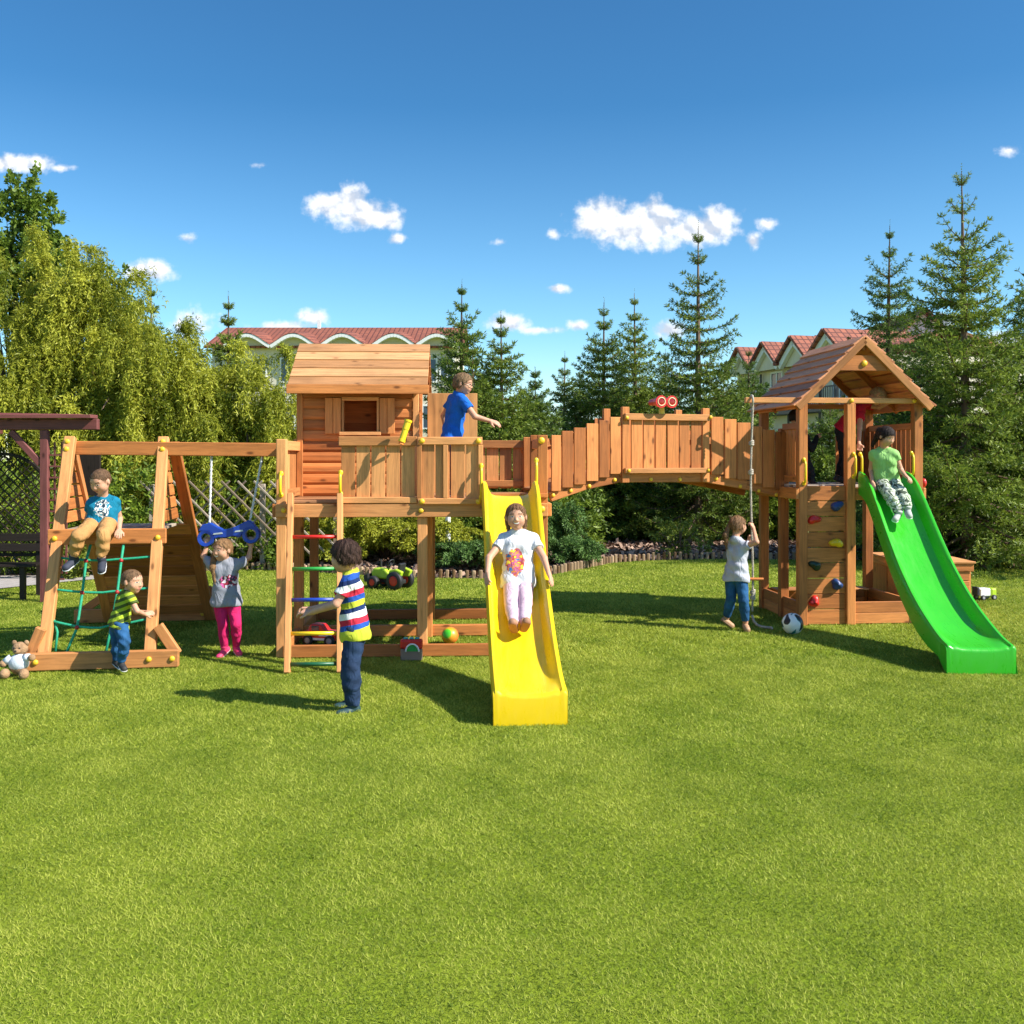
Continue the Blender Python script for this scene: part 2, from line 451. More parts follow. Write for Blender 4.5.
    of = N(nt, 'ShaderNodeVectorMath', operation='ADD'); of.inputs[1].default_value = (.004, .007, 0); L.new(uv.outputs[0], of.inputs[0])
    n3 = N(nt, 'ShaderNodeTexNoise', inp={'Scale': 46.0, 'Detail': 4.0, 'Roughness': .5}); L.new(of.outputs[0], n3.inputs['Vector'])
    n4 = N(nt, 'ShaderNodeTexNoise', inp={'Scale': 46.0, 'Detail': 4.0, 'Roughness': .5}); L.new(uv.outputs[0], n4.inputs['Vector'])
    df = N(nt, 'ShaderNodeMath', operation='SUBTRACT'); L.new(n4.outputs['Fac'], df.inputs[0]); L.new(n3.outputs['Fac'], df.inputs[1])
    n2 = N(nt, 'ShaderNodeMath', operation='MULTIPLY_ADD', inp={1: 2.6, 2: .52}); L.new(df.outputs[0], n2.inputs[0])  # lit and shaded sides of the puffs, painted in by offset noise
    cc = rampnode(nt, [(0.2, (2.4, 2.65, 3.1)), (0.62, (4.1, 4.15, 4.3))]); L.new(n2.outputs[0], cc.inputs['Fac'])
    cs = N(nt, 'ShaderNodeVectorMath', operation='SCALE'); cs.inputs[3].default_value = 1.0; L.new(cc.outputs[0], cs.inputs[0])
    mx = N(nt, 'ShaderNodeMix', data_type='RGBA'); L.new(f2.outputs[0], mx.inputs[0]); L.new(mt.outputs[2], mx.inputs[6]); L.new(cs.outputs[0], mx.inputs[7])
    L.new(mx.outputs[2], bg.inputs['Color']); bg.inputs['Strength'].default_value = 0.14


build_world()

# ================================================================== ground
EDGE = [(-60, 11.5), (-14, 12.9), (-7.0, 13.6), (-6.3, 14.5), (-5.5, 15.2), (-4.9, 15.8), (-4.2, 16.0), (-3.2, 15.7), (-2.2, 15.2), (-1.4, 14.9), (-0.4, 14.8), (0.6, 15.3), (1.2, 16.2), (1.7, 17.0),
        (2.4, 17.4), (3.4, 17.6), (5.0, 17.5), (6.4, 17.4), (7.2, 17.1), (8.2, 16.0), (14, 14.8), (60, 13.0)]     # far edge of the lawn


def edge_y(x):
    xs = [p[0] for p in EDGE]; ys = [p[1] for p in EDGE]
    return float(np.interp(x, xs, ys))


def lawn_mat():
    m, nt, b = _mat('lawn'); L = nt.links
    tc = N(nt, 'ShaderNodeTexCoord')
    n1 = N(nt, 'ShaderNodeTexNoise', inp={'Scale': 0.55, 'Detail': 5.0, 'Roughness': 0.65}); L.new(tc.outputs['Object'], n1.inputs['Vector'])
    n2 = N(nt, 'ShaderNodeTexNoise', inp={'Scale': 45.0, 'Detail': 4.0, 'Roughness': 0.7}); L.new(tc.outputs['Object'], n2.inputs['Vector'])
    r1 = rampnode(nt, [(0.3, (0.14, 0.215, 0.012)), (0.7, (0.24, 0.30, 0.026))]); L.new(n1.outputs['Fac'], r1.inputs['Fac'])
    r2 = rampnode(nt, [(0.3, (0.5, 0.5, 0.45)), (0.7, (1.25, 1.2, 1.1))]); L.new(n2.outputs['Fac'], r2.inputs['Fac'])
    mx = N(nt, 'ShaderNodeMix', data_type='RGBA', blend_type='MULTIPLY'); mx.inputs['Factor'].default_value = 1
    L.new(r1.outputs[0], mx.inputs[6]); L.new(r2.outputs[0], mx.inputs[7])
    L.new(mx.outputs[2], b.inputs['Base Color']); b.inputs['Roughness'].default_value = 0.9; b.inputs['Specular IOR Level'].default_value = 0.1
    bp = N(nt, 'ShaderNodeBump', inp={'Strength': 0.8, 'Distance': 0.02}); L.new(n2.outputs['Fac'], bp.inputs['Height']); L.new(bp.outputs[0], b.inputs['Normal'])
    return m


def soil_mat():
    m, nt, b = _mat('bark soil'); L = nt.links
    tc = N(nt, 'ShaderNodeTexCoord')
    n2 = N(nt, 'ShaderNodeTexNoise', inp={'Scale': 22.0, 'Detail': 6.0, 'Roughness': 0.7}); L.new(tc.outputs['Object'], n2.inputs['Vector'])
    r2 = rampnode(nt, [(0.3, (0.03, 0.018, 0.012)), (0.7, (0.14, 0.09, 0.065))]); L.new(n2.outputs['Fac'], r2.inputs['Fac'])
    L.new(r2.outputs[0], b.inputs['Base Color']); b.inputs['Roughness'].default_value = 0.9
    return m


def paving_mat():
    m, nt, b = _mat('paving'); L = nt.links
    tc = N(nt, 'ShaderNodeTexCoord')
    br = N(nt, 'ShaderNodeTexBrick', inp={'Scale': 4.5, 'Color1': (.34, .31, .29, 1), 'Color2': (.42, .38, .36, 1), 'Mortar': (.16, .14, .12, 1), 'Mortar Size': .012})
    L.new(tc.outputs['Object'], br.inputs['Vector']); L.new(br.outputs[0], b.inputs['Base Color']); b.inputs['Roughness'].default_value = 0.85
    return m


m = MB(); m.add([(-250, -30, 0), (250, -30, 0), (250, 600, 0), (-250, 600, 0)], [(0, 1, 2, 3)])
tag(m.build('lawn', lawn_mat()), kind='structure')
m = MB()
for i in range(len(EDGE) - 1):
    (xa, ya), (xb, yb) = EDGE[i], EDGE[i + 1]
    m.add([(xa, ya, .006), (xb, yb, .006), (xb, 32, .006), (xa, 32, .006)], [(0, 1, 2, 3)])
tag(m.build('planting_bed', soil_mat()), kind='structure')
m = MB()
pts_n = [(-16, 12.7), (-7.0, 13.6), (-6.3, 14.5), (-5.5, 15.2), (-4.9, 15.8)]; pts_f = [(-16, 14.6), (-7.2, 15.1), (-6.4, 15.6), (-5.7, 15.9), (-5.0, 16.1)]
for i in range(4):
    m.add([(*pts_n[i], .012), (*pts_n[i + 1], .012), (*pts_f[i + 1], .012), (*pts_f[i], .012)], [(0, 1, 2, 3)])
tag(m.build('garden_path', paving_mat()), kind='structure')


def fbm(x, y, s):
    r = np.zeros_like(x); a = 1.0; k = 1.0
    for i in range(5):
        r += a * np.sin(x * k * 1.3 + s * 3.1 + i * 1.7 + 1.4 * np.sin(y * k * .9 + i)) * np.cos(y * k * 1.1 - s * 1.9 + i * 2.3 + 1.2 * np.sin(x * k * .8 - i))
        a *= 0.62; k *= 1.9
    return r


def make_grass():
    xs = []; ys = []; hs = []; ws = []
    for (y0, y1, n, h, w) in ((2.6, 4.2, 170000, .023, .0034), (4.2, 6.2, 230000, .026, .0042), (6.2, 9, 230000, .032, .0058), (9, 13, 190000, .040, .0090), (13, 17.6, 130000, .046, .014)):
        t = RNG.random(n); y = np.sqrt(y0 * y0 + t * (y1 * y1 - y0 * y0)); x = (RNG.random(n) * 2 - 1) * (y * .57 + 1.3)
        xs.append(x); ys.append(y); hs.append(np.full(n, h)); ws.append(np.full(n, w))
    x = np.concatenate(xs); y = np.concatenate(ys); h = np.concatenate(hs); w = np.concatenate(ws)
    lim = np.interp(x, [p[0] for p in EDGE], [p[1] for p in EDGE])
    k = y < lim - .03
    x, y, h, w = x[k], y[k], h[k], w[k]; n = len(x)
    pt = .7 * fbm(x * 1.6, y * 1.6, 1.0) + .5 * fbm(x * .45, y * .6, 3.0); pt2 = fbm(x * 5, y * 5, 2.0)
    h = h * .56 * (0.50 + 0.75 * RNG.random(n)) * (1 + .12 * pt)
    a = RNG.random(n) * 2 * np.pi; tl = h * (0.4 + 1.3 * RNG.random(n)); ta = RNG.random(n) * 2 * np.pi
    V = np.zeros((n, 3, 3), np.float32)
    V[:, 0] = np.stack([x - np.cos(a) * w / 2, y - np.sin(a) * w / 2, np.zeros(n)], 1)
    V[:, 1] = np.stack([x + np.cos(a) * w / 2, y + np.sin(a) * w / 2, np.zeros(n)], 1)
    V[:, 2] = np.stack([x + np.cos(ta) * tl, y + np.sin(ta) * tl, h], 1)
    tint = np.clip(  .45 + .21 * pt + .15 * pt2 + .26 * RNG.standard_normal(n), 0, 1)
    dry = RNG.random(n) < np.clip(.05 + .05 * pt2, 0, .2); tint[dry] = np.clip(.9 + .1 * RNG.random(dry.sum()), 0, 1)
    me = np_mesh('grass', V.reshape(-1, 3), np.arange(3 * n).reshape(n, 3), GRASS, np.repeat(tint, 3))
    tag(link('grass', me), kind='stuff')


GRASS = leafmat('grass blades', (0.110, 0.182, 0.010), (0.52, 0.545, 0.090), .40, .6, .25)
make_grass()


def make_mulch():
    n = 26000
    x = (RNG.random(n) * 2 - 1) * 11.5; y = 13 + RNG.random(n) * 8
    lim = np.interp(x, [p[0] for p in EDGE], [p[1] for p in EDGE]); k = (y > lim + .05) & (y < lim + 4.0) & (x > -4.9); x = x[k]; y = y[k]; n = len(x)
    a = RNG.random(n) * 6.28; l = .03 + .05 * RNG.random(n); w = .015 + .02 * RNG.random(n); z = .015 + .035 * RNG.random(n)
    e = np.stack([np.cos(a), np.sin(a), .5 * RNG.standard_normal(n)], 1) * l[:, None]; f = np.stack([-np.sin(a), np.cos(a), .5 * RNG.standard_normal(n)], 1) * w[:, None]
    c = np.stack([x, y, z], 1); V = np.stack([c - e - f, c + e - f, c + e + f, c - e + f], 1)
    me = np_mesh('bark_mulch', V.reshape(-1, 3), np.arange(4 * n).reshape(n, 4), leafmat('bark chips', (.085, .045, .03), (.48, .32, .23), .0, .85, .2), np.repeat(RNG.random(n), 4))
    tag(link('bark_mulch', me), kind='stuff')


make_mulch()


def edging(x0, x1, label, h=.13):
    """a roll of short half-round logs along the lawn edge"""
    mb = MB(); x = x0
    while x < x1:
        y = edge_y(x); dy = (edge_y(x + .1) - edge_y(x - .1)) / .2
        hh = h * random.uniform(.85, 1.1); r = random.uniform(.026, .034)
        mb.tube([(x, y, 0), (x, y, hh - .012), (x, y, hh)], r, 7, rs=[r, r, r * .8])
        x += .100 / math.sqrt(1 + dy * dy)
    o = mb.build('log_edging', W_LOG)
    tag(o, label, 'edging')


edging(-4.9, -2.7, 'log roll edging of the flower bed behind the hanging blue swing')
edging(-2.65, .35, 'log roll edging of the bed behind the wooden tower with the playhouse')
edging(.4, 8.6, 'long curved log roll edging of the bark bed seen under the arched bridge')

# ================================================================== buildings
B_CREAM = plain('cream render', (0.62, 0.56, 0.44), .85, .2, noise=.06, nscale=1.5)
B_WHITE = plain('white render', (0.74, 0.74, 0.72), .8, .2, noise=.04, nscale=1.5)
B_GLASS = plain('window glass', (0.05, 0.07, 0.10), .08, .6, noise=.2, nscale=.5)
B_METAL = plain('dark metal', (0.06, 0.05, 0.05), .5)


def tile_mat():
    m, nt, b = _mat('clay roof tiles'); L = nt.links
    at = N(nt, 'ShaderNodeAttribute', attribute_name='grain')
    mp = N(nt, 'ShaderNodeMapping'); mp.inputs['Scale'].default_value = (1, 1, 1); L.new(at.outputs['Vector'], mp.inputs[0])
    br = N(nt, 'ShaderNodeTexBrick', inp={'Scale': 1.0, 'Color1': (.33, .10, .052, 1), 'Color2': (.24, .075, .042, 1), 'Mortar': (.10, .025, .015, 1), 'Mortar Size': .035, 'Brick Width': .30, 'Row Height': .34})
    br.offset = 0.0
    L.new(mp.outputs[0], br.inputs['Vector']); L.new(br.outputs[0], b.inputs['Base Color']); b.inputs['Roughness'].default_value = .75
    bp = N(nt, 'ShaderNodeBump', inp={'Strength': .6, 'Distance': .05}); L.new(br.outputs['Fac'], bp.inputs['Height']); bp.invert = True; L.new(bp.outputs[0], b.inputs['Normal'])
    return m


B_TILE = tile_mat()


def roof_quad(mb, a, b, c, d, th=.12):
    """a-b eave, d-c ridge; grain x along the eave, y up the slope"""
    a, b, c, d = map(Vector, (a, b, c, d)); e = (b - a).normalized(); up = (d - a); n = e.cross(up).normalized(); q = n.cross(e)
    top = [a, b, c, d]; vs = top + [p - n * th for p in top]
    mb.add(vs, [(0, 1, 2, 3), (7, 6, 5, 4), (0, 4, 5, 1), (1, 5, 6, 2), (2, 6, 7, 3), (3, 7, 4, 0)], [(p.dot(e), p.dot(q), 0) for p in vs])


def window(parent, F, x, z, w, h, M=None):
    """white framed window in the facade plane of frame F (x along, y into the wall)"""
    mb = MB(F); t = .09
    mb.box(x - w / 2 - t, x - w / 2, -.06, .02, z - t, z + h + t); mb.box(x + w / 2, x + w / 2 + t, -.06, .02, z - t, z + h + t)
    mb.box(x - w / 2, x + w / 2, -.06, .02, z + h, z + h + t); mb.box(x - w / 2, x + w / 2, -.06, .02, z - t, z); mb.box(x - .04, x + .04, -.055, .02, z, z + h)
    f = mb.build('window', B_WHITE, parent)
    g = MB(F); g.box(x - w / 2, x + w / 2, -.03, .012, z, z + h); g.build('pane', B_GLASS, f)


def left_building():
    Y = 60; F = frame(0, Y, 0); z_e = 8.45; zr = 9.75
    t = thing('apartment_building', (-11, Y, 0), 'long pale apartment block with red tiled roof and white arched dormers behind the wooden playhouse', 'building')
    x0, x1 = -18.0, -3.3
    mb = MB(F); mb.box(x0, x1, .02, 9, 0, z_e - .05); mb.build('wall', B_CREAM, t)
    mb = MB(F)
    roof_quad(mb, (x0 - .4, -.4, z_e - .05), (x1 + .4, -.4, z_e - .05), (x1 + .4, 4.5, zr + .4), (x0 - .4, 4.5, zr + .4)); roof_quad(mb, (x1 + .4, 9.4, z_e - .05), (x0 - .4, 9.4, z_e - .05), (x0 - .4, 4.5, zr + .4), (x1 + .4, 4.5, zr + .4))
    rf = mb.build('roof', B_TILE, t)
    mb = MB(F); mb.box(-12.5, -12.3, 4.2, 4.4, zr + .2, zr + .85); mb.tube([(-12.4, 4.3, zr + .85), (-12.4, 4.3, zr + 1.3)], .03, 6); mb.build('chimney', B_WHITE, rf)
    for k, px in enumerate((250, 296, 344, 395, 438)):
        cx = (px - 512) * Y / 1000; hw = 1.36
        arc = [(cx - hw + 2 * hw * i / 14, z_e - .12 + .66 * math.sin(math.pi * i / 14) ** 1.25) for i in range(15)]
        mb = MB(F); poly = [(x, -.25, z) for x, z in arc]; n = len(poly); vs = poly + [(x, .5, z) for x, _, z in poly]
        mb.add(vs, [tuple(range(n)), tuple(range(2 * n - 1, n - 1, -1))] + [(i, n + i, n + (i + 1) % n, (i + 1) % n) for i in range(n)])
        d = mb.build('dormer', B_CREAM, t)
        mb = MB(F)
        for i in range(14):
            a, b = arc[i], arc[i + 1]; mb.beam((a[0], -.45, a[1] + .02), (b[0], -.45, b[1] + .02), .75, .20, (0, 0, 1))
        mb.build('arch_band', B_WHITE, d)
        mb = MB(F)
        for i in range(14):
            a, b = arc[i], arc[i + 1]
            roof_quad(mb, (a[0], -.85, a[1] + .17), (b[0], -.85, b[1] + .17), (b[0], 2.4, b[1] + .62), (a[0], 2.4, a[1] + .62), .02)
        mb.build('dormer_roof', B_TILE, d)
        for zz in (z_e - 2.1, z_e - 4.9):
            window(t, F, cx - .5, zz, .75, 1.3); window(t, F, cx + .55, zz, .75, 1.3)


left_building()


def right_building():
    A = Vector((14.6, 41.0, 0)); Bv = Vector((11.6, 51.5, 0)); d = (A - Bv); Lf = d.length
    F = Matrix.Translation(Bv) @ Matrix.Rotation(math.atan2(d.y, d.x), 4, 'Z')      # x along the facade towards the camera, y into the house
    ze = 6.05
    t = thing('row_house', tuple(Bv), 'cream row house with stepped red gabled dormers and dark balconies behind the tower roof', 'building')
    mb = MB(F); mb.box(0, Lf, .02, 8, 0, ze); mb.build('wall', B_CREAM, t)
    mb = MB(F); roof_quad(mb, (-.3, -.35, ze), (Lf + .3, -.35, ze), (Lf + .3, 4, ze + 1.15), (-.3, 4, ze + 1.15)); roof_quad(mb, (Lf + .3, 8.3, ze), (-.3, 8.3, ze), (-.3, 4, ze + 1.15), (Lf + .3, 4, ze + 1.15)); mb.build('roof', B_TILE, t)
    for k, (xc, hw) in enumerate(((1.5, .95), (3.9, 1.05), (6.4, 1.1), (9.0, 1.15))):
        top = ze + .95
        mb = MB(F); arc = [(xc - hw, ze - .1), (xc - hw, ze + .1), (xc - hw * .5, ze + .62), (xc, top), (xc + hw * .5, ze + .62), (xc + hw, ze + .1), (xc + hw, ze - .1)]
        n = len(arc); vs = [(x, -.5, z) for x, z in arc] + [(x, .6, z) for x, z in arc]
        mb.add(vs, [tuple(range(n)), tuple(range(2 * n - 1, n - 1, -1))] + [(i, n + i, n + (i + 1) % n, (i + 1) % n) for i in range(n)])
        dm = mb.build('dormer', B_CREAM, t)
        mb = MB(F)
        roof_quad(mb, (xc - hw - .25, -.9, ze - .02), (xc - hw - .25, 3.4, ze - .02), (xc, 3.4, top + .2), (xc, -.9, top + .2)) ; roof_quad(mb, (xc + hw + .25, 3.4, ze - .02), (xc + hw + .25, -.9, ze - .02), (xc, -.9, top + .2), (xc, 3.4, top + .2)); mb.build('dormer_roof', B_TILE, dm)
        mb = MB(F)
        pts = [(xc - hw - .1, ze - .1), (xc - hw * .5, ze + .5), (xc, top - .02), (xc + hw * .5, ze + .5), (xc + hw + .1, ze - .1)]
        for i in range(4): mb.beam((pts[i][0], -.62, pts[i][1]), (pts[i + 1][0], -.62, pts[i + 1][1]), .2, .26, (0, 0, 1))
        mb.build('arch_band', B_WHITE, dm)
        window(t, F, xc, ze - 2.0, .9, 1.75); window(t, F, xc, ze - 4.9, .9, 1.9)
        mb = MB(F)
        mb.box(xc - 1.0, xc + 1.0, -.95, -.03, ze - 2.3, ze - 2.15)
        for i in range(13): mb.box(xc - .98 + i * .16, xc - .95 + i * .16, -.95, -.92, ze - 2.15, ze - 1.3)
        mb.box(xc - 1, xc + 1, -.97, -.90, ze - 1.3, ze - 1.24); mb.build('balcony', B_METAL, t)
        mb = MB(F); mb.tube([(xc + hw + .12, -.12, 0), (xc + hw + .12, -.12, ze - .2)], .06, 6); mb.build('downpipe', B_METAL, t)
    # second house with a gable towards the lawn
    t2 = thing('gabled_house', (18.9, 46, 0), 'pale house with steep red gable roof half hidden by the tall spruces at right', 'building')
    F = frame(18.9, 46, 0); hw = 2.3; ze = 6.2; zr = 8.5
    mb = MB(F); prof = [(-hw, 0), (hw, 0), (hw, ze), (0, zr), (-hw, ze)]; vs = [(x, 0, z) for x, z in prof] + [(x, 8, z) for x, z in prof]
    mb.add(vs, [(0, 1, 2, 3, 4), (9, 8, 7, 6, 5)] + [(i, 5 + i, 5 + (i + 1) % 5, (i + 1) % 5) for i in range(5)]); mb.build('wall', B_WHITE, t2)
    mb = MB(F); e = ze - .3
    roof_quad(mb, (-hw - .4, 8.3, e), (-hw - .4, -.4, e), (0, -.4, zr + .15), (0, 8.3, zr + .15)); roof_quad(mb, (hw + .4, -.4, e), (hw + .4, 8.3, e), (0, 8.3, zr + .15), (0, -.4, zr + .15)); mb.build('roof', B_TILE, t2)
    for x in (-1.1, 1.1): window(t2, F, x, 4.0, .8, 1.2)
    # low connecting wing between both houses
    t3 = thing('house_wing', (15.6, 44, 0), 'low cream wing with red tiled roof between the row house and gabled house', 'building')
    F = frame(15.6, 44.2, 0); mb = MB(F); mb.box(-.6, 3.2, 0, 6, 0, 6.6); mb.build('wall', B_CREAM, t3)
    mb = MB(F); roof_quad(mb, (-1.2, -.4, 6.62), (3.4, -.4, 6.62), (3.4, 3.4, 7.6), (-1.2, 3.4, 7.6)); mb.build('roof', B_TILE, t3)
    window(t3, F, .6, 3.6, 1.0, 1.5); window(t3, F, 2.2, 3.6, .8, 1.5)


right_building()
# ================================================================== plants
def orth(d):
    """two unit vectors across each row of d"""
    ref = np.where(np.abs(d[:, 2:3]) < .9, np.array([[0, 0, 1.0]]), np.array([[1.0, 0, 0]]))
    a = np.cross(d, ref); a /= np.linalg.norm(a, axis=1, keepdims=True) + 1e-9
    return a, np.cross(d, a)


def unit(v): return v / (np.linalg.norm(v, axis=-1, keepdims=True) + 1e-9)


def leaves(P0, D, ln, wd, roll=None):
    """diamond leaves from P0 along D; returns V (4n,3)"""
    n = len(P0); a, b = orth(D); r = RNG.random(n) * 6.28 if roll is None else roll
    s = a * np.cos(r)[:, None] + b * np.sin(r)[:, None]
    nn = np.cross(D, s)
    ln = np.broadcast_to(ln, (n,))[:, None]; wd = np.broadcast_to(wd, (n,))[:, None]
    return np.stack([P0, P0 + D * ln * .45 + s * wd / 2 + nn * wd * .12, P0 + D * ln - nn * wd * .1, P0 + D * ln * .45 - s * wd / 2 + nn * wd * .12], 1).reshape(-1, 3)


def quads(n): return np.arange(4 * n).reshape(n, 4)


LEAF = {
    'spruce': leafmat('spruce needles', (0.055, 0.105, 0.014), (0.285, 0.36, 0.046), .34, .5, .35),
    'dense': leafmat('dense spruce needles', (0.040, 0.085, 0.014), (0.21, 0.30, 0.044), .32, .5, .35),
    'willow': leafmat('willow leaves', (0.125, 0.165, 0.010), (0.54, 0.54, 0.060), .42, .5, .3),
    'green': leafmat('green leaves', (0.055, 0.105, 0.011), (0.23, 0.32, 0.035), .35, .5, .35),
    'shrub': leafmat('shrub leaves', (0.050, 0.098, 0.010), (0.28, 0.375, 0.036), .34, .5, .35),
    'juniper': leafmat('golden juniper', (0.11, 0.14, 0.008), (0.46, 0.46, 0.035), .22, .55, .3),
    'blue': leafmat('spreading juniper', (0.045, 0.10, 0.020), (0.15, 0.26, 0.06), .18, .55, .3),
    'lime': leafmat('bright shrub leaves', (0.10, 0.14, 0.012), (0.30, 0.34, 0.05), .3, .5, .3),
}


def spruce_mesh(H, Rb, seed, sparse=1.0, leader=True, pw=.85, base=.03, needle=.080, density=2.1):
    """returns trunk MB data and a needle mesh for a spruce standing at the origin"""
    rg = np.random.default_rng(seed); rnd = random.Random(seed)
    tb = .30 + .34 * ((seed * 37) % 10) / 9; tr = MB(); lean = rnd.uniform(-.02, .02) * H
    tr.tube([(0, 0, 0), (lean * .3, 0, H * .4), (lean * .7, 0, H * .75), (lean, 0, H * .985)], .1, 8, rs=[.013 * H + .02, .009 * H + .010, .0045 * H + .005, .005])
    PP = []; DD = []; LL = []; TT = []
    z = base * H; k = 0
    while z < H * .985:
        f = z / H
        nb = int(rnd.choice((6, 7, 7, 8)) * (1 if f < .8 else .8))
        for i in range(nb):
            az = 6.283 * (i + rnd.uniform(-.25, .25)) / nb + k * 2.4
            ln = Rb * (1 - f) ** pw * rnd.uniform(.58, 1.18) + .05 * (1 - f)
            if f < .8 and rnd.random() < .10: continue
            if f > .84: ln = .62 * Rb * (1 - f) ** .75 * rnd.uniform(.7, 1.1) + .015
            nl = needle * (1 if f < .8 else max(.35, 1 - (f - .8) * 3.4))
            pit = (-.14 + .55 * f if f < .8 else .35 + (f - .8) * 3.6) + rnd.uniform(-.14, .14)
            n = max(4, int(ln / .09)); t = (np.arange(n) + .5) / n
            hd = np.array([math.cos(az), math.sin(az), 0.0])
            sag = -.20 * ln * np.sin(t * 2.6) * (1 - f) + .16 * ln * t ** 3 + (.22 * ln * t ** 2 if f > .8 else 0)
            bp = np.array([lean * f, 0, z]) + hd * (ln * math.cos(pit) * t)[:, None] + np.array([0, 0, 1.0]) * (ln * math.sin(pit) * t + sag)[:, None]
            if ln > .12:
                step = max(1, n // 4); idx = list(range(0, n, step)) + [n - 1]
                tr.tube([(lean * f, 0, z)] + [tuple(bp[q]) for q in idx], .01, 4, cap=False, rs=[.006 + .010 * ln] + [(.006 + .010 * ln) * (1 - .85 * t[q]) + .002 for q in idx])
            dirs = np.gradient(bp, axis=0) if n > 1 else np.tile(hd, (n, 1)); dirs = unit(dirs)
            # needles on the branch itself
            def fur(p, d, num):
                q = np.repeat(p, num, 0) + rg.normal(0, .006, (len(p) * num, 3)); dd = np.repeat(d, num, 0)
                a, b = orth(dd); r = rg.random(len(q)) * 6.283
                out = unit(dd * .75 + a * np.cos(r)[:, None] * .8 + b * np.sin(r)[:, None] * .8)
                PP.append(q); DD.append(out); LL.append(np.full(len(q), nl) * (.75 + .5 * rg.random(len(q))))
                TT.append(np.full(len(q), tb + rg.normal(0, .14)) + .25 * rg.standard_normal(len(q)))
            fur(bp, dirs, int(4 * density) + 1)
            # side twigs, in two ranks, shorter towards the tip
            side = np.cross(hd, [0, 0, 1.0])
            for q in range(n):
                if t[q] < .12 or rnd.random() > sparse: continue
                tl = (.42 * ln * (1 - t[q]) ** .7 + .06) * rnd.uniform(.7, 1.1)
                for sg in (-1, 1):
                    td = unit(dirs[q] * .75 + side * sg * .75 + np.array([0, 0, rnd.uniform(-.28, .12)]))
                    mm = max(2, int(tl / .07)); s = (np.arange(mm) + .6) / mm
                    tp = bp[q] + td * (tl * s)[:, None] + np.array([0, 0, -.14]) * (tl * s ** 2)[:, None]
                    fur(tp, np.tile(td, (mm, 1)), int(3 * density))
        z += H * (.025 if f < .55 else (.032 if f < .8 else .064)) * rnd.uniform(.85, 1.15); k += 1
    if leader:
        zz = np.linspace(H * .9, H, 16); p = np.stack([np.full(16, lean), np.zeros(16), zz], 1); q = np.repeat(p, 4, 0); r = rg.random(len(q)) * 6.283
        PP.append(q); DD.append(unit(np.stack([np.cos(r) * .5, np.sin(r) * .5, np.full(len(q), .85)], 1))); LL.append(np.full(len(q), needle * .45)); TT.append(np.full(len(q), .6))
    Pn = np.concatenate(PP); Dn = np.concatenate(DD); Ln = np.concatenate(LL); Tn = np.clip(np.concatenate(TT), 0, 1)
    return tr, leaves(Pn, Dn, Ln, Ln * .22), Tn


SPRUCES = {}


def spruce(label, x, Y, H, Rb, seed, kind='spruce', group=None, name='spruce_tree', **kw):
    key = (seed, kind)
    t = thing(name, (x, Y, 0), label, 'tree', group)
    if key not in SPRUCES:
        tr, V, T = spruce_mesh(H, Rb, seed, **kw)
        me = np_mesh('crown', V, quads(len(V) // 4), LEAF[kind], np.repeat(T, 4))
        o = tr.build('trunk', W_BARK)
        SPRUCES[key] = (o.data, me, H, Rb)
        o.parent = t
        link('crown', me, t)
    else:
        tm, me, H0, R0 = SPRUCES[key]
        a = link('trunk', tm, t); b = link('crown', me, t)
        for q in (a, b): q.scale = (Rb / R0, Rb / R0, H / H0)
    t.rotation_euler.z = (seed * 1.7 + x * 2.3) % 6.28
    return t


def SX(px, Y): return (px - 512) * Y / 1000
def SH(py, Y): return EYE + (HZ - py) * Y / 1000


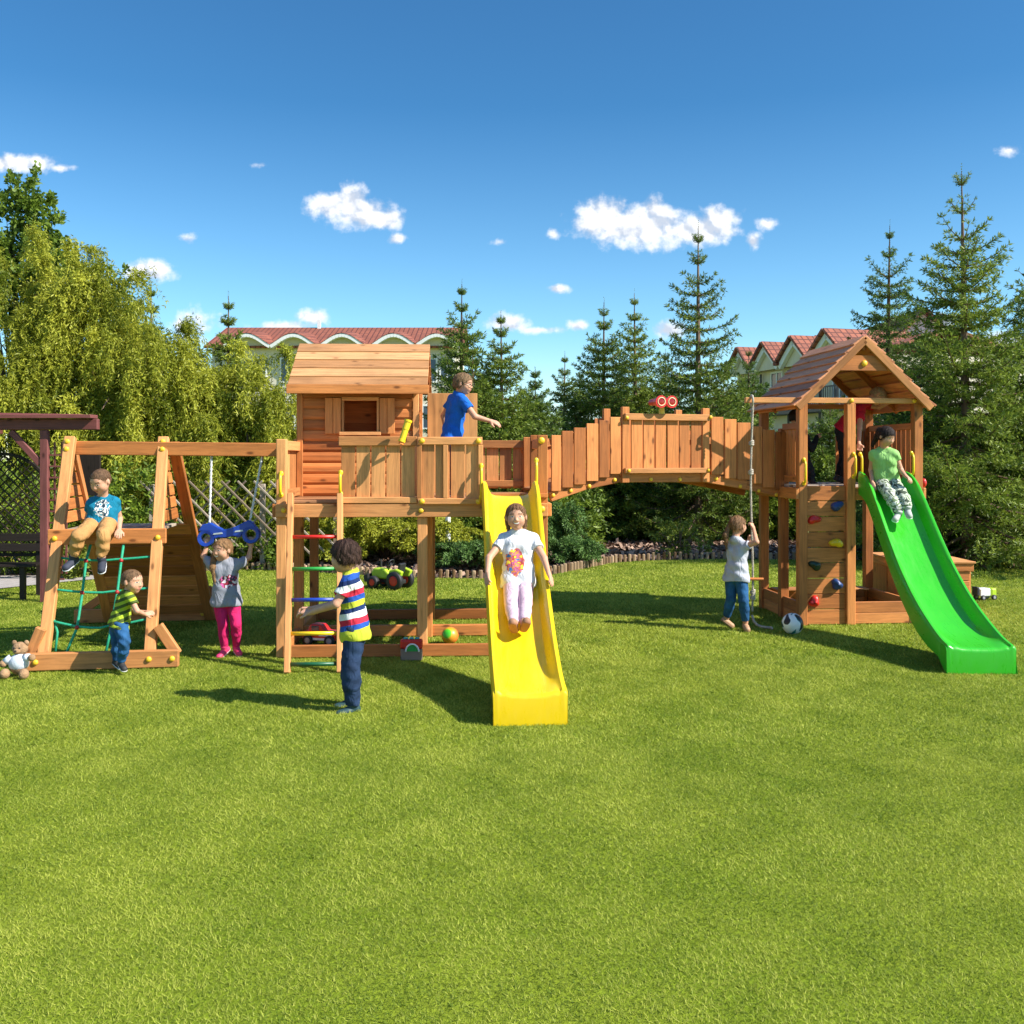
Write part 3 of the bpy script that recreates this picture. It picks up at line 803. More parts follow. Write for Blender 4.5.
# label, px, Y, top row, radius, seed, kind, options
TREES = [
    ('tall spruce with a long bare leader, the big one to the right of the tower', 967, 16.5, 165, 2.38, 1, 'spruce', dict(sparse=.8, pw=.95)),
    ('narrow dense spruce standing close behind the tower roof', 886, 21.0, 222, 1.45, 2, 'dense', dict(pw=.62)),
    ('open spruce with a thin spiky top behind the right end of the bridge', 698, 18.0, 222, 1.65, 3, 'spruce', dict(sparse=.85, pw=.8)),
    ('slim spruce top left of the spiky one behind the bridge', 636, 20.0, 290, 1.28, 4, 'spruce', dict(sparse=.85, pw=.75)),
    ('bushy bright green spruce behind the rising planks of the bridge', 603, 19.0, 298, 1.40, 5, 'spruce', dict(sparse=.9, pw=.75)),
    ('small spruce top in the gap left of the bushy bright one', 563, 21.0, 352, 1.16, 6, 'spruce', dict(sparse=.8)),
    ('dark spruce right of the red roof, tallest behind the boy in blue', 460, 19.5, 280, 1.16, 7, 'dense', dict(sparse=.85, pw=.7)),
    ('slender spruce just right of the dark one behind the boy in blue', 503, 19.0, 312, 1.16, 8, 'spruce', dict(sparse=.85, pw=.75)),
    ('low spruce between the boy in blue and the bridge', 535, 20.0, 368, 1.22, 9, 'dense', {}),
    ('broad low spruce behind the middle of the bridge', 665, 20.5, 350, 1.71, 10, 'dense', {}),
    ('small spruce with a thin tip showing above the willows near the red roof', 229, 18.5, 292, 0.98, 11, 'spruce', dict(sparse=.8)),
    ('thin spruce tip rising out of the willow under the small cloud', 151, 19.5, 283, 0.98, 12, 'dense', dict(sparse=.85)),
    ('spruce cut by the right edge of the photo', 1046, 17.5, 225, 2.32, 13, 'spruce', dict(sparse=.8)),
    ('wide dark spruce filling the corner behind the green slide', 925, 18.0, 330, 2.07, 14, 'dense', {}),
    ('low dark spruce in the bed at the far right behind the green slide', 1012, 19.3, 375, 1.6, 15, 'dense', {}),
    ('dark spruce left of the tower posts behind the rope', 748, 20.5, 352, 1.52, 16, 'dense', {}),
    ('dark low spruce seen between the tower posts', 830, 19.5, 398, 1.59, 17, 'dense', {}),
    ('low young spruce behind the rear railing of the playhouse tower', 485, 20.5, 372, 1.46, 18, 'dense', {}),
    ('young spruce behind the left planks of the bridge', 580, 20.0, 372, 1.59, 19, 'dense', {}),
    ('bushy lime tinged spruce left of the red binoculars', 628, 20.5, 365, 1.7, 20, 'spruce', dict(pw=.6)),
    ('wide full spruce behind the rope and the right planks of the bridge', 722, 19.5, 362, 1.6, 21, 'spruce', dict(pw=.65)),
    ('full low spruce right behind the boy in blue', 474, 18.9, 345, 1.3, 22, 'spruce', dict(pw=.65)),
    ('full low spruce above the slide top behind the rear railing', 522, 19.4, 385, 1.4, 23, 'spruce', dict(pw=.6)),
]
for (lab, px, Y, top, Rb, seed, kind, kw) in TREES:
    if 540 < px < 900:
        Y += 2.8; kw = dict(dict(base=.10), **kw)
    spruce(lab, SX(px, Y), Y, SH(top, Y), Rb, seed, kind, **kw)


def clump_tree(name, label, cat, x, Y, blobs, n, ln, wd, kind, seed, trunk=True, hang=0.0, shell=.55, mat=None, limbs=None, jit=.5):
    """broad-leaved crown: leaves gathered in twig clumps scattered through lobes (cx,cy,cz,rx,ry,rz)"""
    rg = np.random.default_rng(seed); rnd = random.Random(seed)
    t = thing(name, (x, Y, 0), label, cat)
    vol = np.array([(b[3] * b[4] * b[5]) ** (2 / 3) for b in blobs]); vol /= vol.sum()
    PP = []; DD = []; TT = []
    per = 26
    for b, f in zip(blobs, vol):
        m = max(3, int(n * f / per)); u = unit(rg.standard_normal((m, 3))); r = shell + (1 - shell) * rg.random(m) ** .6
        bump = 1 + .22 * np.sin(u[:, 0] * 5 + seed) * np.cos(u[:, 1] * 4 + seed * 2) + .12 * np.sin(u[:, 2] * 9 + seed)
        c = np.array(b[:3]) + u * (r * bump)[:, None] * np.array(b[3:])
        tn = np.clip(rg.normal(.45, .15, m), 0, 1)
        td = unit(u * .8 + rg.normal(0, .5, (m, 3)) + np.array([0, 0, -hang]))
        s = rg.random((m, per)); tl = (.10 + .16 * rg.random(m)) * (ln / .07)
        q = c[:, None] + td[:, None] * (s * tl[:, None])[..., None] + rg.normal(0, .022 * ln / .07, (m, per, 3))
        d = unit(td[:, None] * .6 + rg.normal(0, jit, (m, per, 3)) + np.array([0, 0, -hang * .5]))
        PP.append(q.reshape(-1, 3)); DD.append(d.reshape(-1, 3)); TT.append((tn[:, None] + .18 * rg.standard_normal((m, per))).ravel())
    Pn = np.concatenate(PP); Dn = np.concatenate(DD); Tn = np.clip(np.concatenate(TT), 0, 1)
    k = Pn[:, 2] > .02; Pn, Dn, Tn = Pn[k], Dn[k], Tn[k]
    V = leaves(Pn, Dn, ln * (.7 + .6 * rg.random(len(Pn))), wd * (.7 + .6 * rg.random(len(Pn))))
    me = np_mesh('crown', V, quads(len(Pn)), LEAF[kind], np.repeat(Tn, 4)); link('crown', me, t)
    if trunk:
        mb = MB(Matrix.Translation((x, Y, 0)))
        zt = min(b[2] for b in blobs)
        for b in blobs:
            mid = (b[0] * .35 + rnd.uniform(-.08, .08), b[1] * .35, b[2] * .5)
            mb.tube([(0, 0, 0), mid, (b[0] * .8, b[1] * .8, b[2])], .03, 6, rs=[.02 + .02 * zt, .016 + .012 * zt, .008])
            for _ in range(5):
                u = Vector((rnd.gauss(0, 1), rnd.gauss(0, 1), rnd.gauss(.2, 1))).normalized()
                e = Vector(b[:3]) + Vector((u.x * b[3], u.y * b[4], u.z * b[5])) * .8
                mb.tube([mid, (Vector(mid) + e) / 2 + Vector((0, 0, .05)), e], .01, 5, rs=[.012 + .006 * zt, .01, .004], cap=False)
        mb.build('trunk', W_BARK, t)
    return t


def willow(label, x, Y, H, rx, ry, seed, n=900, kind='willow', low=.2):
    """contorted willow: rising limbs and long wavy hanging shoots with narrow leaves"""
    rg = np.random.default_rng(seed); rnd = random.Random(seed)
    t = thing('willow_tree', (x, Y, 0), label, 'tree')
    mb = MB(Matrix.Translation((x, Y, 0)))
    mb.tube([(0, 0, 0), (.05, .02, H * .18), (-.03, 0, H * .34)], .1, 9, rs=[.13, .10, .08])
    PP = []; DD = []; TT = []
    tips = []
    for i in range(13):
        az = rnd.uniform(0, 6.28); rr = rnd.uniform(.25, .95); e = Vector((math.cos(az) * rx * rr, math.sin(az) * ry * rr, H * (1 - .42 * rr ** 2) * rnd.uniform(.68, .84)))
        m1 = Vector((e.x * .3, e.y * .3, H * .45 + rnd.uniform(-.2, .3)))
        mb.tube([(-.03, 0, H * .28), m1, (m1 + e) / 2 + Vector((rnd.uniform(-.2, .2), 0, .25)), e], .03, 6, rs=[.05, .035, .02, .006], cap=False)
    mb.build('trunk', W_BARK, t)
    per_c = 17
    for ci in range(n // per_c):
        az = rg.random() * 6.283; rr = math.sqrt(rg.random())
        lob = .88 + .16 * math.sin(az * 3 + seed) * rr + .10 * math.sin(az * 5 + 2 * seed) + .08 * rg.random()
        top = H * (1 - .38 * rr ** 2.4) * lob
        zc = top * (1 - .70 * rg.random() ** 1.5); zc = max(zc, .75)
        cc = np.array([math.cos(az) * rx * rr, math.sin(az) * ry * rr, zc]); ct = rg.normal(.48, .20); cl = rg.uniform(.55, 1.35)
        rad = np.array([math.cos(az), math.sin(az), 0])
        for i in range(per_c):
            p0 = cc + rg.normal(0, .06, 3); L = min(p0[2] - low * rg.random(), cl * rg.uniform(.5, 1.15)); m = max(6, int(L / .030)); s = np.linspace(0, 1, m)
            ph = rg.random() * 6.283; out = np.array([math.cos(ph), math.sin(ph), 0]) * rg.uniform(.05, .30) + rad * rg.uniform(.05, .3)
            wob = .045 * np.stack([np.sin(s * L * 16 + rg.random() * 6), np.cos(s * L * 13 + rg.random() * 6), .3 * np.sin(s * L * 17)], 1)
            up = rg.uniform(.05, .35)
            path = p0 + out * (np.sin(s * 1.5))[:, None] + np.stack([np.zeros(m), np.zeros(m), up * np.sin(np.minimum(s * 5, 3.14)) * .6 - L * s ** 1.4], 1) + wob
            path[:, 2] = np.maximum(path[:, 2], .05)
            per = 3
            q = np.repeat(path, per, 0) + rg.normal(0, .018, (m * per, 3)); dn = unit(np.gradient(path, axis=0)); d = unit(np.repeat(dn, per, 0) * .6 + rg.normal(0, .5, (m * per, 3)) + np.array([0, 0, -.15]))
            PP.append(q); DD.append(d); TT.append(ct + .15 * np.repeat(s, per) + .16 * rg.standard_normal(m * per))
    Pn = np.concatenate(PP); Dn = np.concatenate(DD); Tn = np.clip(np.concatenate(TT), 0, 1)
    V = leaves(Pn, Dn, .078 * (.7 + .6 * rg.random(len(Pn))), .021)
    me = np_mesh('crown', V, quads(len(Pn)), LEAF[kind], np.repeat(Tn, 4)); link('crown', me, t)
    return t


WILLOWS = [('big yellow green willow at the left edge above the maroon pergola', 40, 17.8, 226, 1.85, 1.2, 21, 2100),
           ('tall drooping willow right of the pergola roof', 112, 17.5, 262, 1.45, 1.0, 22, 1500),
           ('rounded willow under the thin spruce tip, above the plank wall', 172, 17.6, 325, 1.1, .9, 23, 1150),
           ('low narrow willow right next to the wooden playhouse', 268, 17.6, 346, 1.0, .8, 24, 1250),
           ('slim pale willow between the rounded one and the playhouse', 218, 17.5, 352, .85, .8, 25, 850)]
for (lab, px, Y, top, rx, ry, seed, n) in WILLOWS:
    willow(lab, SX(px, Y), Y, SH(top, Y), rx, ry, seed, n)

# the taller broad-leaved tree behind the willows
h = SH(178, 20.0)
clump_tree('maple_tree', 'tall green broadleaf tree rising over the willows at the left edge', 'tree', SX(24, 20), 20.0,
           [(-.2, 0, h - 2.0, .75, .7, .9), (.25, 0, h - 1.0, .42, .4, .6), (-.35, .1, h - .9, .35, .4, .75), (.1, 0, h - .35, .2, .2, .42), (.55, 0, h - 1.9, .4, .4, .5), (-.9, 0, h - 2.2, .7, .6, .8)], 14000, .10, .065, 'green', 31)
clump_tree('hazel_tree', 'small green broadleaf tree top between the willow crowns', 'tree', SX(80, 19.5), 19.5,
           [(-.3, 0, 5.2, .45, .5, .45), (.35, 0, 5.0, .5, .4, .4), (-.8, 0, 5.35, .3, .3, .3), (0, 0, 4.2, .9, .6, .8)], 9000, .09, .06, 'green', 32)

clump_tree('laurel_hedge', 'tall green hedge mass standing behind the willows at the left', 'hedge', SX(120, 19.8), 19.8,
           [(-2.6, 0, 1.7, 1.3, .7, 1.9), (-1.0, .1, 1.6, 1.2, .7, 1.8), (.5, 0, 1.4, 1.2, .7, 1.5), (1.9, 0, 1.2, 1.2, .7, 1.35), (3.2, 0, 1.1, 1.0, .7, 1.2)], 26000, .10, .05, 'green', 33)

SHRUBS = [  # px, Y, base blobs..., label
    ('broad dark evergreen shrub left of centre under the bridge', 597, 21.8, 1.15, 1.0, 2.0, 'shrub', 41),
    ('tall dark evergreen shrub right of centre under the bridge', 668, 22.1, 1.25, 1.0, 2.1, 'shrub', 42),
    ('dark evergreen shrub behind the girl at the rope', 737, 22.3, 1.1, 1.0, 1.9, 'shrub', 43),
    ('dark shrub behind the posts of the roofed tower', 800, 22.0, 1.1, .9, 1.9, 'shrub', 44),
    ('dark evergreen shrub behind the sand box of the roofed tower', 870, 21.7, 1.1, .9, 1.9, 'shrub', 45),
    ('wide dark shrub behind the green slide', 950, 21.4, 1.4, 1.0, 2.0, 'shrub', 46),
    ('dark leafy shrub seen through the climbing frame with the seated boy', 128, 15.9, .62, .5, 1.7, 'shrub', 47),
    ('dark shrub filling the gap behind the black trellis', 30, 15.7, 1.1, .6, 1.7, 'shrub', 48),
    ('green shrub behind the hanging blue swing', 225, 16.9, 1.0, .5, 1.5, 'shrub', 49),
    ('dark shrub behind the playhouse deck at its left post', 320, 17.5, .8, .6, 1.7, 'shrub', 50),
    ('dark shrub under the middle of the playhouse deck', 420, 18.5, 1.2, .8, 1.8, 'shrub', 51),
    ('dark shrub behind the yellow slide', 505, 18.3, 1.0, .8, 1.8, 'shrub', 52),
    ('dark evergreen shrub right of the yellow slide', 553, 18.2, .7, .7, 1.7, 'shrub', 53),
]
for (lab, px, Y, rx, ry, H, kind, seed) in SHRUBS:
    clump_tree('evergreen_shrub', lab, 'shrub', SX(px, Y), Y, [(0, 0, H * .45, rx, ry, H * .55), (rx * .55, -.1, H * .36, rx * .6, ry * .8, H * .36), (-rx * .55, -.1, H * .38, rx * .6, ry * .8, H * .40), (rx * .1, -.35, H * .22, rx * .8, ry * .7, H * .24)], 9000 if rx > .8 else 6000, .10, .034, kind, seed, shell=.7)


def juniper(label, x, Y, r, h, seed, kind, n=34, up=.55):
    """spreading juniper: arching branches fanning out from the root"""
    rg = np.random.default_rng(seed); rnd = random.Random(seed)
    t = thing('juniper_bush', (x, Y, 0), label, 'shrub'); mb = MB(Matrix.Translation((x, Y, 0)))
    PP = []; DD = []; TT = []
    for i in range(n):
        az = rnd.uniform(0, 6.283); ln = r * rnd.uniform(.55, 1.1); hh = h * rnd.uniform(.35, 1.0); m = 22; s = (np.arange(m) + 1) / m
        hd = np.array([math.cos(az), math.sin(az), 0]); path = hd * (ln * s)[:, None] + np.array([0, 0, 1.0]) * (hh * np.sin(s * 2.3) * 1.1)[:, None]
        mb.tube([(0, 0, 0)] + [tuple(path[k]) for k in (5, 11, 21)], .01, 4, rs=[.02, .014, .01, .003], cap=False)
        dn = unit(np.gradient(path, axis=0)); side = np.cross(hd, [0, 0, 1.0])
        for k in range(4, m):
            for sg in (-1, 1, 0):
                tl = .24 * r * (1.1 - s[k]) * rnd.uniform(.6, 1.2) + .05; td = unit(dn[k] * .8 + side * sg * .8 + np.array([0, 0, rnd.uniform(-.35, .15)]))
                mm = max(2, int(tl / .035)); u = (np.arange(mm) + .5) / mm
                q = path[k] + td * (tl * u)[:, None] + np.array([0, 0, -.35]) * (tl * u ** 2)[:, None]
                q = np.repeat(q, 4, 0) + rg.normal(0, .012, (mm * 4, 3)); PP.append(q); DD.append(unit(td + rg.normal(0, .45, (mm * 4, 3)))); TT.append(.35 + .3 * s[k] + .2 * rg.standard_normal(mm * 4))
    Pn = np.concatenate(PP); Dn = np.concatenate(DD); Tn = np.clip(np.concatenate(TT), 0, 1); k = Pn[:, 2] > .01
    Pn, Dn, Tn = Pn[k], Dn[k], Tn[k]
    V = leaves(Pn, Dn, .06, .017); link('crown', np_mesh('crown', V, quads(len(Pn)), LEAF[kind], np.repeat(Tn, 4)), t)
    mb.build('stem', W_BARK, t)


juniper('golden arching juniper behind the ladder under the playhouse deck', SX(338, 16.6), 16.6, .95, .75, 61, 'juniper')
juniper('golden spreading juniper just left of the slim white pole', SX(432, 16.6), 16.6, .9, .70, 62, 'juniper')
juniper('tall golden juniper behind the toy tractor', SX(385, 17.3), 17.3, 1.1, .95, 63, 'juniper', n=40)
juniper('low blue green juniper right of the white pole', SX(470, 15.9), 15.9, .85, .42, 64, 'blue', n=30)
juniper('low creeping juniper right of the yellow slide', SX(558, 16.6), 16.6, .75, .40, 65, 'blue', n=30)
juniper('upright blue green juniper at the right post of the playhouse tower', SX(556, 17.4), 17.4, .6, .95, 66, 'blue', n=30)
for px_, Y_, lb_, sd_ in ((948, 17.5, 'low lime hedge plant behind the upper half of the green slide', 67), (984, 17.0, 'low lime hedge plant at the right between the slide and the picture edge', 68), (1020, 16.6, 'low lime hedge plant cut by the right picture edge', 69)):
    juniper(lb_, SX(px_, Y_), Y_, .62, .26, sd_, 'juniper', n=34)
clump_tree('bright_shrub', 'small airy yellow green shrub on the bark under the bridge', 'shrub', SX(681, 17.9), 17.9, [(0, 0, .38, .42, .35, .36), (.25, 0, .3, .3, .3, .25), (-.25, 0, .32, .28, .3, .3)], 1500, .06, .03, 'lime', 71, shell=.2)
for i, (px, Y, lab) in enumerate(((190, 16.2, 'low leafy perennial left of the hanging swing behind the log edging'), (235, 16.3, 'pale leafy perennial behind the girl with the blue swing'), (270, 16.1, 'leafy perennial between the swing and the ladder post'), (66, 14.9, 'light flowering plant at the foot of the climbing frame beside the path'))):
    clump_tree('garden_plant', lab, 'plant', SX(px, Y), Y, [(0, 0, .25, .40, .3, .27), (.25, 0, .2, .25, .25, .22)], 1400, .08, .035, 'lime' if i % 2 else 'green', 81 + i, shell=.2)
# ================================================================== play structures
def cap_mesh(r=.022, d=.016):
    mb = MB(); n = 10; vs = []; fs = []
    prof = [(1, 0), (1, .35), (.8, .8), (.4, 1.0)]
    for rr, dd in prof:
        for k in range(n):
            a = 6.283 * k / n; vs.append((r * rr * math.cos(a), -d * dd, r * rr * math.sin(a)))
    for j in range(len(prof) - 1):
        for k in range(n): fs.append((j * n + k, j * n + (k + 1) % n, (j + 1) * n + (k + 1) % n, (j + 1) * n + k))
    fs.append(tuple((len(prof) - 1) * n + k for k in range(n)))
    me = bpy.data.meshes.new('bolt_cap'); me.from_pydata(vs, [], fs); me.materials.append(M_CAP)
    for p in me.polygons: p.use_smooth = True
    return me


CAP = cap_mesh()


def cap(parent, p, yaw=0.0, s=1.0):
    o = link('bolt_cap', CAP, parent, Vector(p) - origin(parent)); o.rotation_euler.z = yaw; o.scale = (s, s, s)
    return o


def handle(parent, M, x, y, z0, z1, out=.055, mat=None):
    """bow handle standing off a post face (face looks towards -y of M)"""
    mb = MB(M); h = z1 - z0
    mb.tube([(x, y, z0), (x, y - out * .7, z0 + h * .06), (x, y - out, z0 + h * .22), (x, y - out, z0 + h * .5), (x, y - out, z0 + h * .78), (x, y - out * .7, z0 + h * .94), (x, y, z1)], .013, 8)
    mb.ball((x, y - .004, z0), (.022, .012, .026), 8, 5); mb.ball((x, y - .004, z1), (.022, .012, .026), 8, 5)
    return mb.build('handle', mat or M_YEL, parent, smooth=True)


def planks_x(mb, x0, x1, y, z0, z1, n, gap=.012, th=.02, jit=.0):
    w = (x1 - x0) / n
    for i in range(n):
        dz = random.uniform(-jit, jit)
        mb.box(x0 + i * w + gap / 2, x0 + (i + 1) * w - gap / 2, y, y + th, z0 + dz, z1 + dz)


def planks_y(mb, y0, y1, x, z0, z1, n, gap=.012, th=.02):
    w = (y1 - y0) / n
    for i in range(n): mb.box(x, x + th, y0 + i * w + gap / 2, y0 + (i + 1) * w - gap / 2, z0, z1)


# ------------------------------------------------------------------ climbing frame (left)
def climbing_frame():
    F = frame(-3.96, 8.42, 8)
    t = thing('climber', tuple(F @ Vector((.43, 0, 0))), 'leaning wooden climbing frame with green rope net, seat beam and plank wall', 'climbing frame')
    ZT = 1.95; DA = .70; XR = .87
    lp = lambda x, z, e=0: Vector((x, DA * z / ZT + e, z))               # front leg plane
    wp = lambda x, z, e=0: Vector((x, 2.42 - (2.30 - DA) * z / ZT + e, z))   # climbing wall plane
    nF = Vector((0, -ZT, DA)).normalized()
    for x in (0, XR):
        mb = MB(F); mb.beam(lp(x, 0.0), lp(x - (.02 if x else -.03), ZT + .03), .095, .07, nF); mb.build('leg', W_LIGHT, t, .006)
    for x in (-.03, XR + .03):
        mb = MB(F); mb.beam(wp(x * 1.05 - .02 if x < 0 else x + .10, .04, .02), wp(x, ZT - .02, .06), .105, .06, (0, 1, .9)); mb.build('rear_leg', W_ORANGE, t, .006)
    # climbing wall of horizontal boards
    mb = MB(F); n = 9
    nW = Vector((0, ZT, 2.42 - DA)).normalized()
    for i in range(n):
        za = .10 + 1.03 * i / n; zb = .10 + 1.03 * (i + 1) / n - .006
        xa = lambda z: -.09 + .07 * z / ZT; xb = lambda z: XR + .13 - .10 * z / ZT
        mb.board([wp(xa(za), za), wp(xb(za), za), wp(xb(zb), zb), wp(xa(zb), zb)], -nW, .022, (1, 0, 0))
    mb.build('climbing_wall', W_ORANGE, t, .004)
    # beams on the ground with braces
    for (y, x0, x1, nm) in ((-.03, -.14, 1.12, 0), (2.45, -.42, 1.22, 1)):
        mb = MB(F); mb.box(x0, x1, y - .035, y + .035, .012, .155); mb.build('ground_beam', W_LIGHT if nm == 0 else W_ORANGE, t, .006)
        yy = y + .085
        for sx, xe, xt in ((1, x1 - .03, XR + .06), (-1, x0 + .02, -.02)):
            mb = MB(F)
            mb.beam((xt + (.02 if nm else 0) * sx, yy, .35), (xe, yy, .10), .06, .085, (0, 0, 1)); mb.build('brace', W_LIGHT if nm == 0 else W_ORANGE, t, .006)
        for x in ((-.03, XR + .01, 1.07) if nm == 0 else (-.1, XR + .05)): cap(t, F @ Vector((x, y - .036, .085)), R(8), 1.1)
    # seat beam and platform
    mb = MB(F); mb.box(-.06, XR + .07, .345, .385, 1.03, 1.165); mb.build('seat_beam', W_ORANGE, t, .006)
    for x in (-.0, XR + .0): cap(t, F @ Vector((x, .344, 1.085)), R(8), 1.1)
    mb = MB(F)
    for i in range(8): mb.box(.02, XR - .02, .40 + i * .115, .40 + i * .115 + .105, 1.125, 1.15)
    mb.build('platform', W_GREY, t, .003)
    # board cheeks above the platform on both sides
    for x, s in ((.01, 1), (XR - .03, -1)):
        mb = MB(F)
        for i in range(6):
            za = 1.20 + i * .118; zb = za + .103
            if zb > ZT - .04: break
            mb.board([lp(x, za, .035), wp(x, za, -.05), wp(x, zb, -.05), lp(x, zb, .035)], (s, 0, 0), .02, (0, 1, 0))
        mb.build('side_cladding', W_ORANGE, t, .004)
        mb = MB(F); mb.beam(wp(x + s * .015, 1.17, -.055), wp(x + s * .015, ZT - .03, -.055), .03, .045, (0, 1, 0)); mb.build('cladding_batten', W_LIGHT, t, .004)
    for x in (0.015, XR - .02):
        for z in (ZT - .02, ZT - .09): cap(t, F @ (lp(x, z) + nF * .034), R(8), 1.1)
    # rope net between the legs
    mb = MB(F)
    hz = ((.92, .03), (.655, .035), (.40, .07))
    for z, sag in hz:
        mb.tube([lp(.02 + (XR - .04) * u, z - sag * math.sin(math.pi * u) * (1 if u < .6 else .8), .0) for u in [i / 10 for i in range(11)]], .011, 7)
    for xs in ((.30, .27, .265, .25, .17), (.575, .565, .555, .53, .50)):
        zs = (1.05, .89, .62, .335, .10)
        mb.tube([lp(x, z, -.0) for x, z in zip(xs, zs)], .012, 7)
    mb.tube([lp(.05, .40, .02), lp(.085, .30, .03), lp(.08, .14, .05)], .011, 7)
    net = mb.build('climbing_net', M_ROPE_G, t, smooth=True)
    mb = MB(F)
    for z, zx in ((.888, (.27, .565)), (.622, (.265, .555)), (.338, (.25, .53))):
        for x in zx: mb.ball(lp(x, z, -.004), (.02, .02, .02), 8, 6)
    mb.build('net_knot', plain('red net clamp', (.35, .02, .02), .5), net, smooth=True)
    # top beam running to the playhouse tower
    A = F @ Vector((-.05, DA + .075, 1.885)); Bp = Vector((-2.11, 9.24, 1.865))
    b = MB(); b.beam(A, Bp, .07, .125, (0, 0, 1)); b.build('top_beam', W_ORANGE, t, .006)
    return A, Bp, F, lp


CF_A, CF_B, CF, CF_LP = climbing_frame()


# ------------------------------------------------------------------ playhouse tower (middle)
TF = frame(-2.07, 9.0, 3)
FL = 1.41
YAW_T = R(3)


def play_tower():
    F = TF
    t = thing('play_tower', (-2.07 + 1.15, 9.05, 0), 'wooden play tower on posts carrying the playhouse, with a ladder and a railed deck', 'play tower')
    W = 2.35; p = .09; D = 2.0
    posts = [(0, 0, 1.96), (1.26, 0, 1.26), (W, 0, 2.0), (0, .95, 1.98), (1.28, .95, 1.38), (W, .95, 2.02), (0, D, 1.98), (1.28, D, 1.98), (W, D, 2.02)]
    for (x, y, z) in posts:
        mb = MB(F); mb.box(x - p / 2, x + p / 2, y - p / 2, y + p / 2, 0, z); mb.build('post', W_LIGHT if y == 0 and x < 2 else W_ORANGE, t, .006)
    mb = MB(F); n = 17
    for i in range(n):
        y0 = .05 + i * (D - .02) / n; mb.box(.0, W, y0, y0 + (D - .02) / n - .008, FL - .028, FL)
    mb.build('deck', W_DECK, t, .003)
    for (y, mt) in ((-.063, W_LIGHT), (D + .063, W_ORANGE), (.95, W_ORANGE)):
        mb = MB(F); mb.box(-.045, W + .045, y - .018, y + .018, FL - .15, FL - .03); mb.build('deck_beam', mt, t, .005)
    for x in (-.063, W + .063):
        mb = MB(F); mb.box(x - .018, x + .018, -.04, D + .04, FL - .15, FL - .03); mb.build('deck_beam', W_ORANGE, t, .005)
    for y in (0, .97, D):
        mb = MB(F); mb.box(.046, W - .046, y - .03, y + .03, .008, .118) if y else mb.box(.02, W, y - .085, y - .046, .008, .118)
        mb.build('base_beam', W_ORANGE, t, .006)
    for x in (0, W):
        mb = MB(F); mb.box(x - .03, x + .03, .046, D - .046, .006, .112); mb.build('base_beam', W_ORANGE, t, .006)
    # front railing, wide panel
    def panel(name, x0, x1, y, z0, z1, n, rail=.085, mat=W_LIGHT, low=True):
        mb = MB(F); planks_x(mb, x0 + .015, x1 - .015, y, z0 + (.05 if low else 0), z1 - .03, n)
        o = mb.build(name, mat, t, .003)
        for za, zb in ((z1 - rail, z1), (z0, z0 + .055)):
            mb = MB(F); mb.box(x0, x1, y - .032, y - .002, za, zb); mb.build('rail', mat, t, .005)
    panel('railing', .515, 1.215, -.055, 1.385, 1.985, 5)
    panel('railing', 1.222, 1.80, -.085, 1.375, 1.98, 4, .07)
    mb = MB(F)
    for x in (1.235, 1.47, 1.785): mb.box(x - .022, x + .022, -.116, -.088, 1.43, 1.908)
    mb.build('railing_stile', W_LIGHT, t, .004)
    for x in (1.26, 1.765):
        cap(t, F @ Vector((x, -.118, 1.945)), YAW_T, 1.15); cap(t, F @ Vector((x, -.118, 1.402)), YAW_T, 1.15)
    cap(t, F @ Vector((1.25, -.082, 1.32)), YAW_T, 1.1); cap(t, F @ Vector((.03, -.082, 1.325)), YAW_T, 1.1)
    # rear railing behind the slide, plain board wall behind the boy
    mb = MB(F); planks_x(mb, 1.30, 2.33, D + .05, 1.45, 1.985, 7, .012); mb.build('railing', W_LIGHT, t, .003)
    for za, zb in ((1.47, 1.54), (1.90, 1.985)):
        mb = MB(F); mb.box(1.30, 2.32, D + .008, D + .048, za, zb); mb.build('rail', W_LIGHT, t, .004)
    mb = MB(F); mb.box(1.245, 1.79, D - .10, D - .078, FL, 2.50); mb.build('board_wall', wood('smooth board', (.60, .31, .11), tintvar=.1, scale=.5), t, .003)
    # side railings
    mb = MB(F); planks_y(mb, .05, .90, .0 - .04, FL, 1.92, 7); mb.build('railing', W_LIGHT, t, .003)
    for za, zb in ((1.86, 1.95), (FL + .01, FL + .09)):
        mb = MB(F); mb.box(-.018, .02, .046, .903, za, zb); mb.build('rail', W_LIGHT, t, .004)
    mb = MB(F); mb.box(W - .03, W + .008, .046, .903, 1.88, 1.97); mb.build('rail', W_ORANGE, t, .004)
    for x in (W - .012,):
        cap(t, F @ Vector((x, -.047, 1.95)), YAW_T, 1.4); cap(t, F @ Vector((x, -.083, 1.33)), YAW_T, 1.4)
    mb = MB(F); mb.box(1.80, W + .045, -.083, -.048, 1.43, 1.47); mb.build('slide_sill', W_ORANGE, t, .004)
    # ladder
    lx0, lx1 = .095, .53
    for x, b in ((lx0, .12), (lx1, .12)):
        mb = MB(F); mb.beam((x + .07 if x < .3 else x + .07, -.70, 0.0), (x, -.10, 1.47), .05, .075, (0, -1, .4)); mb.build('ladder_rail', W_LIGHT, t, .006)
    rung = [('red', M_RED, .255), ('green', M_GREEN, .44), ('blue', M_BLUE, .615), ('yellow', M_YEL, .80), ('dark green', plain('bottle green plastic', (.012, .10, .04), .4), .965)]
    for lab, mt, py in ((a, b, c) for a, b, c in rung):
        z = 1.45 * (1 - py) + .02 ; u = z / 1.47; y = -.70 + .60 * u; x = (lx0 + .07) * (1 - u) + lx0 * u
        mb = MB(F); mb.tube([(x + .02, y, z), (x + lx1 - lx0 - .02, y, z)], .017, 10)
        o = mb.build('rung', mt, t, smooth=True); o['label'] = lab + ' plastic rung'
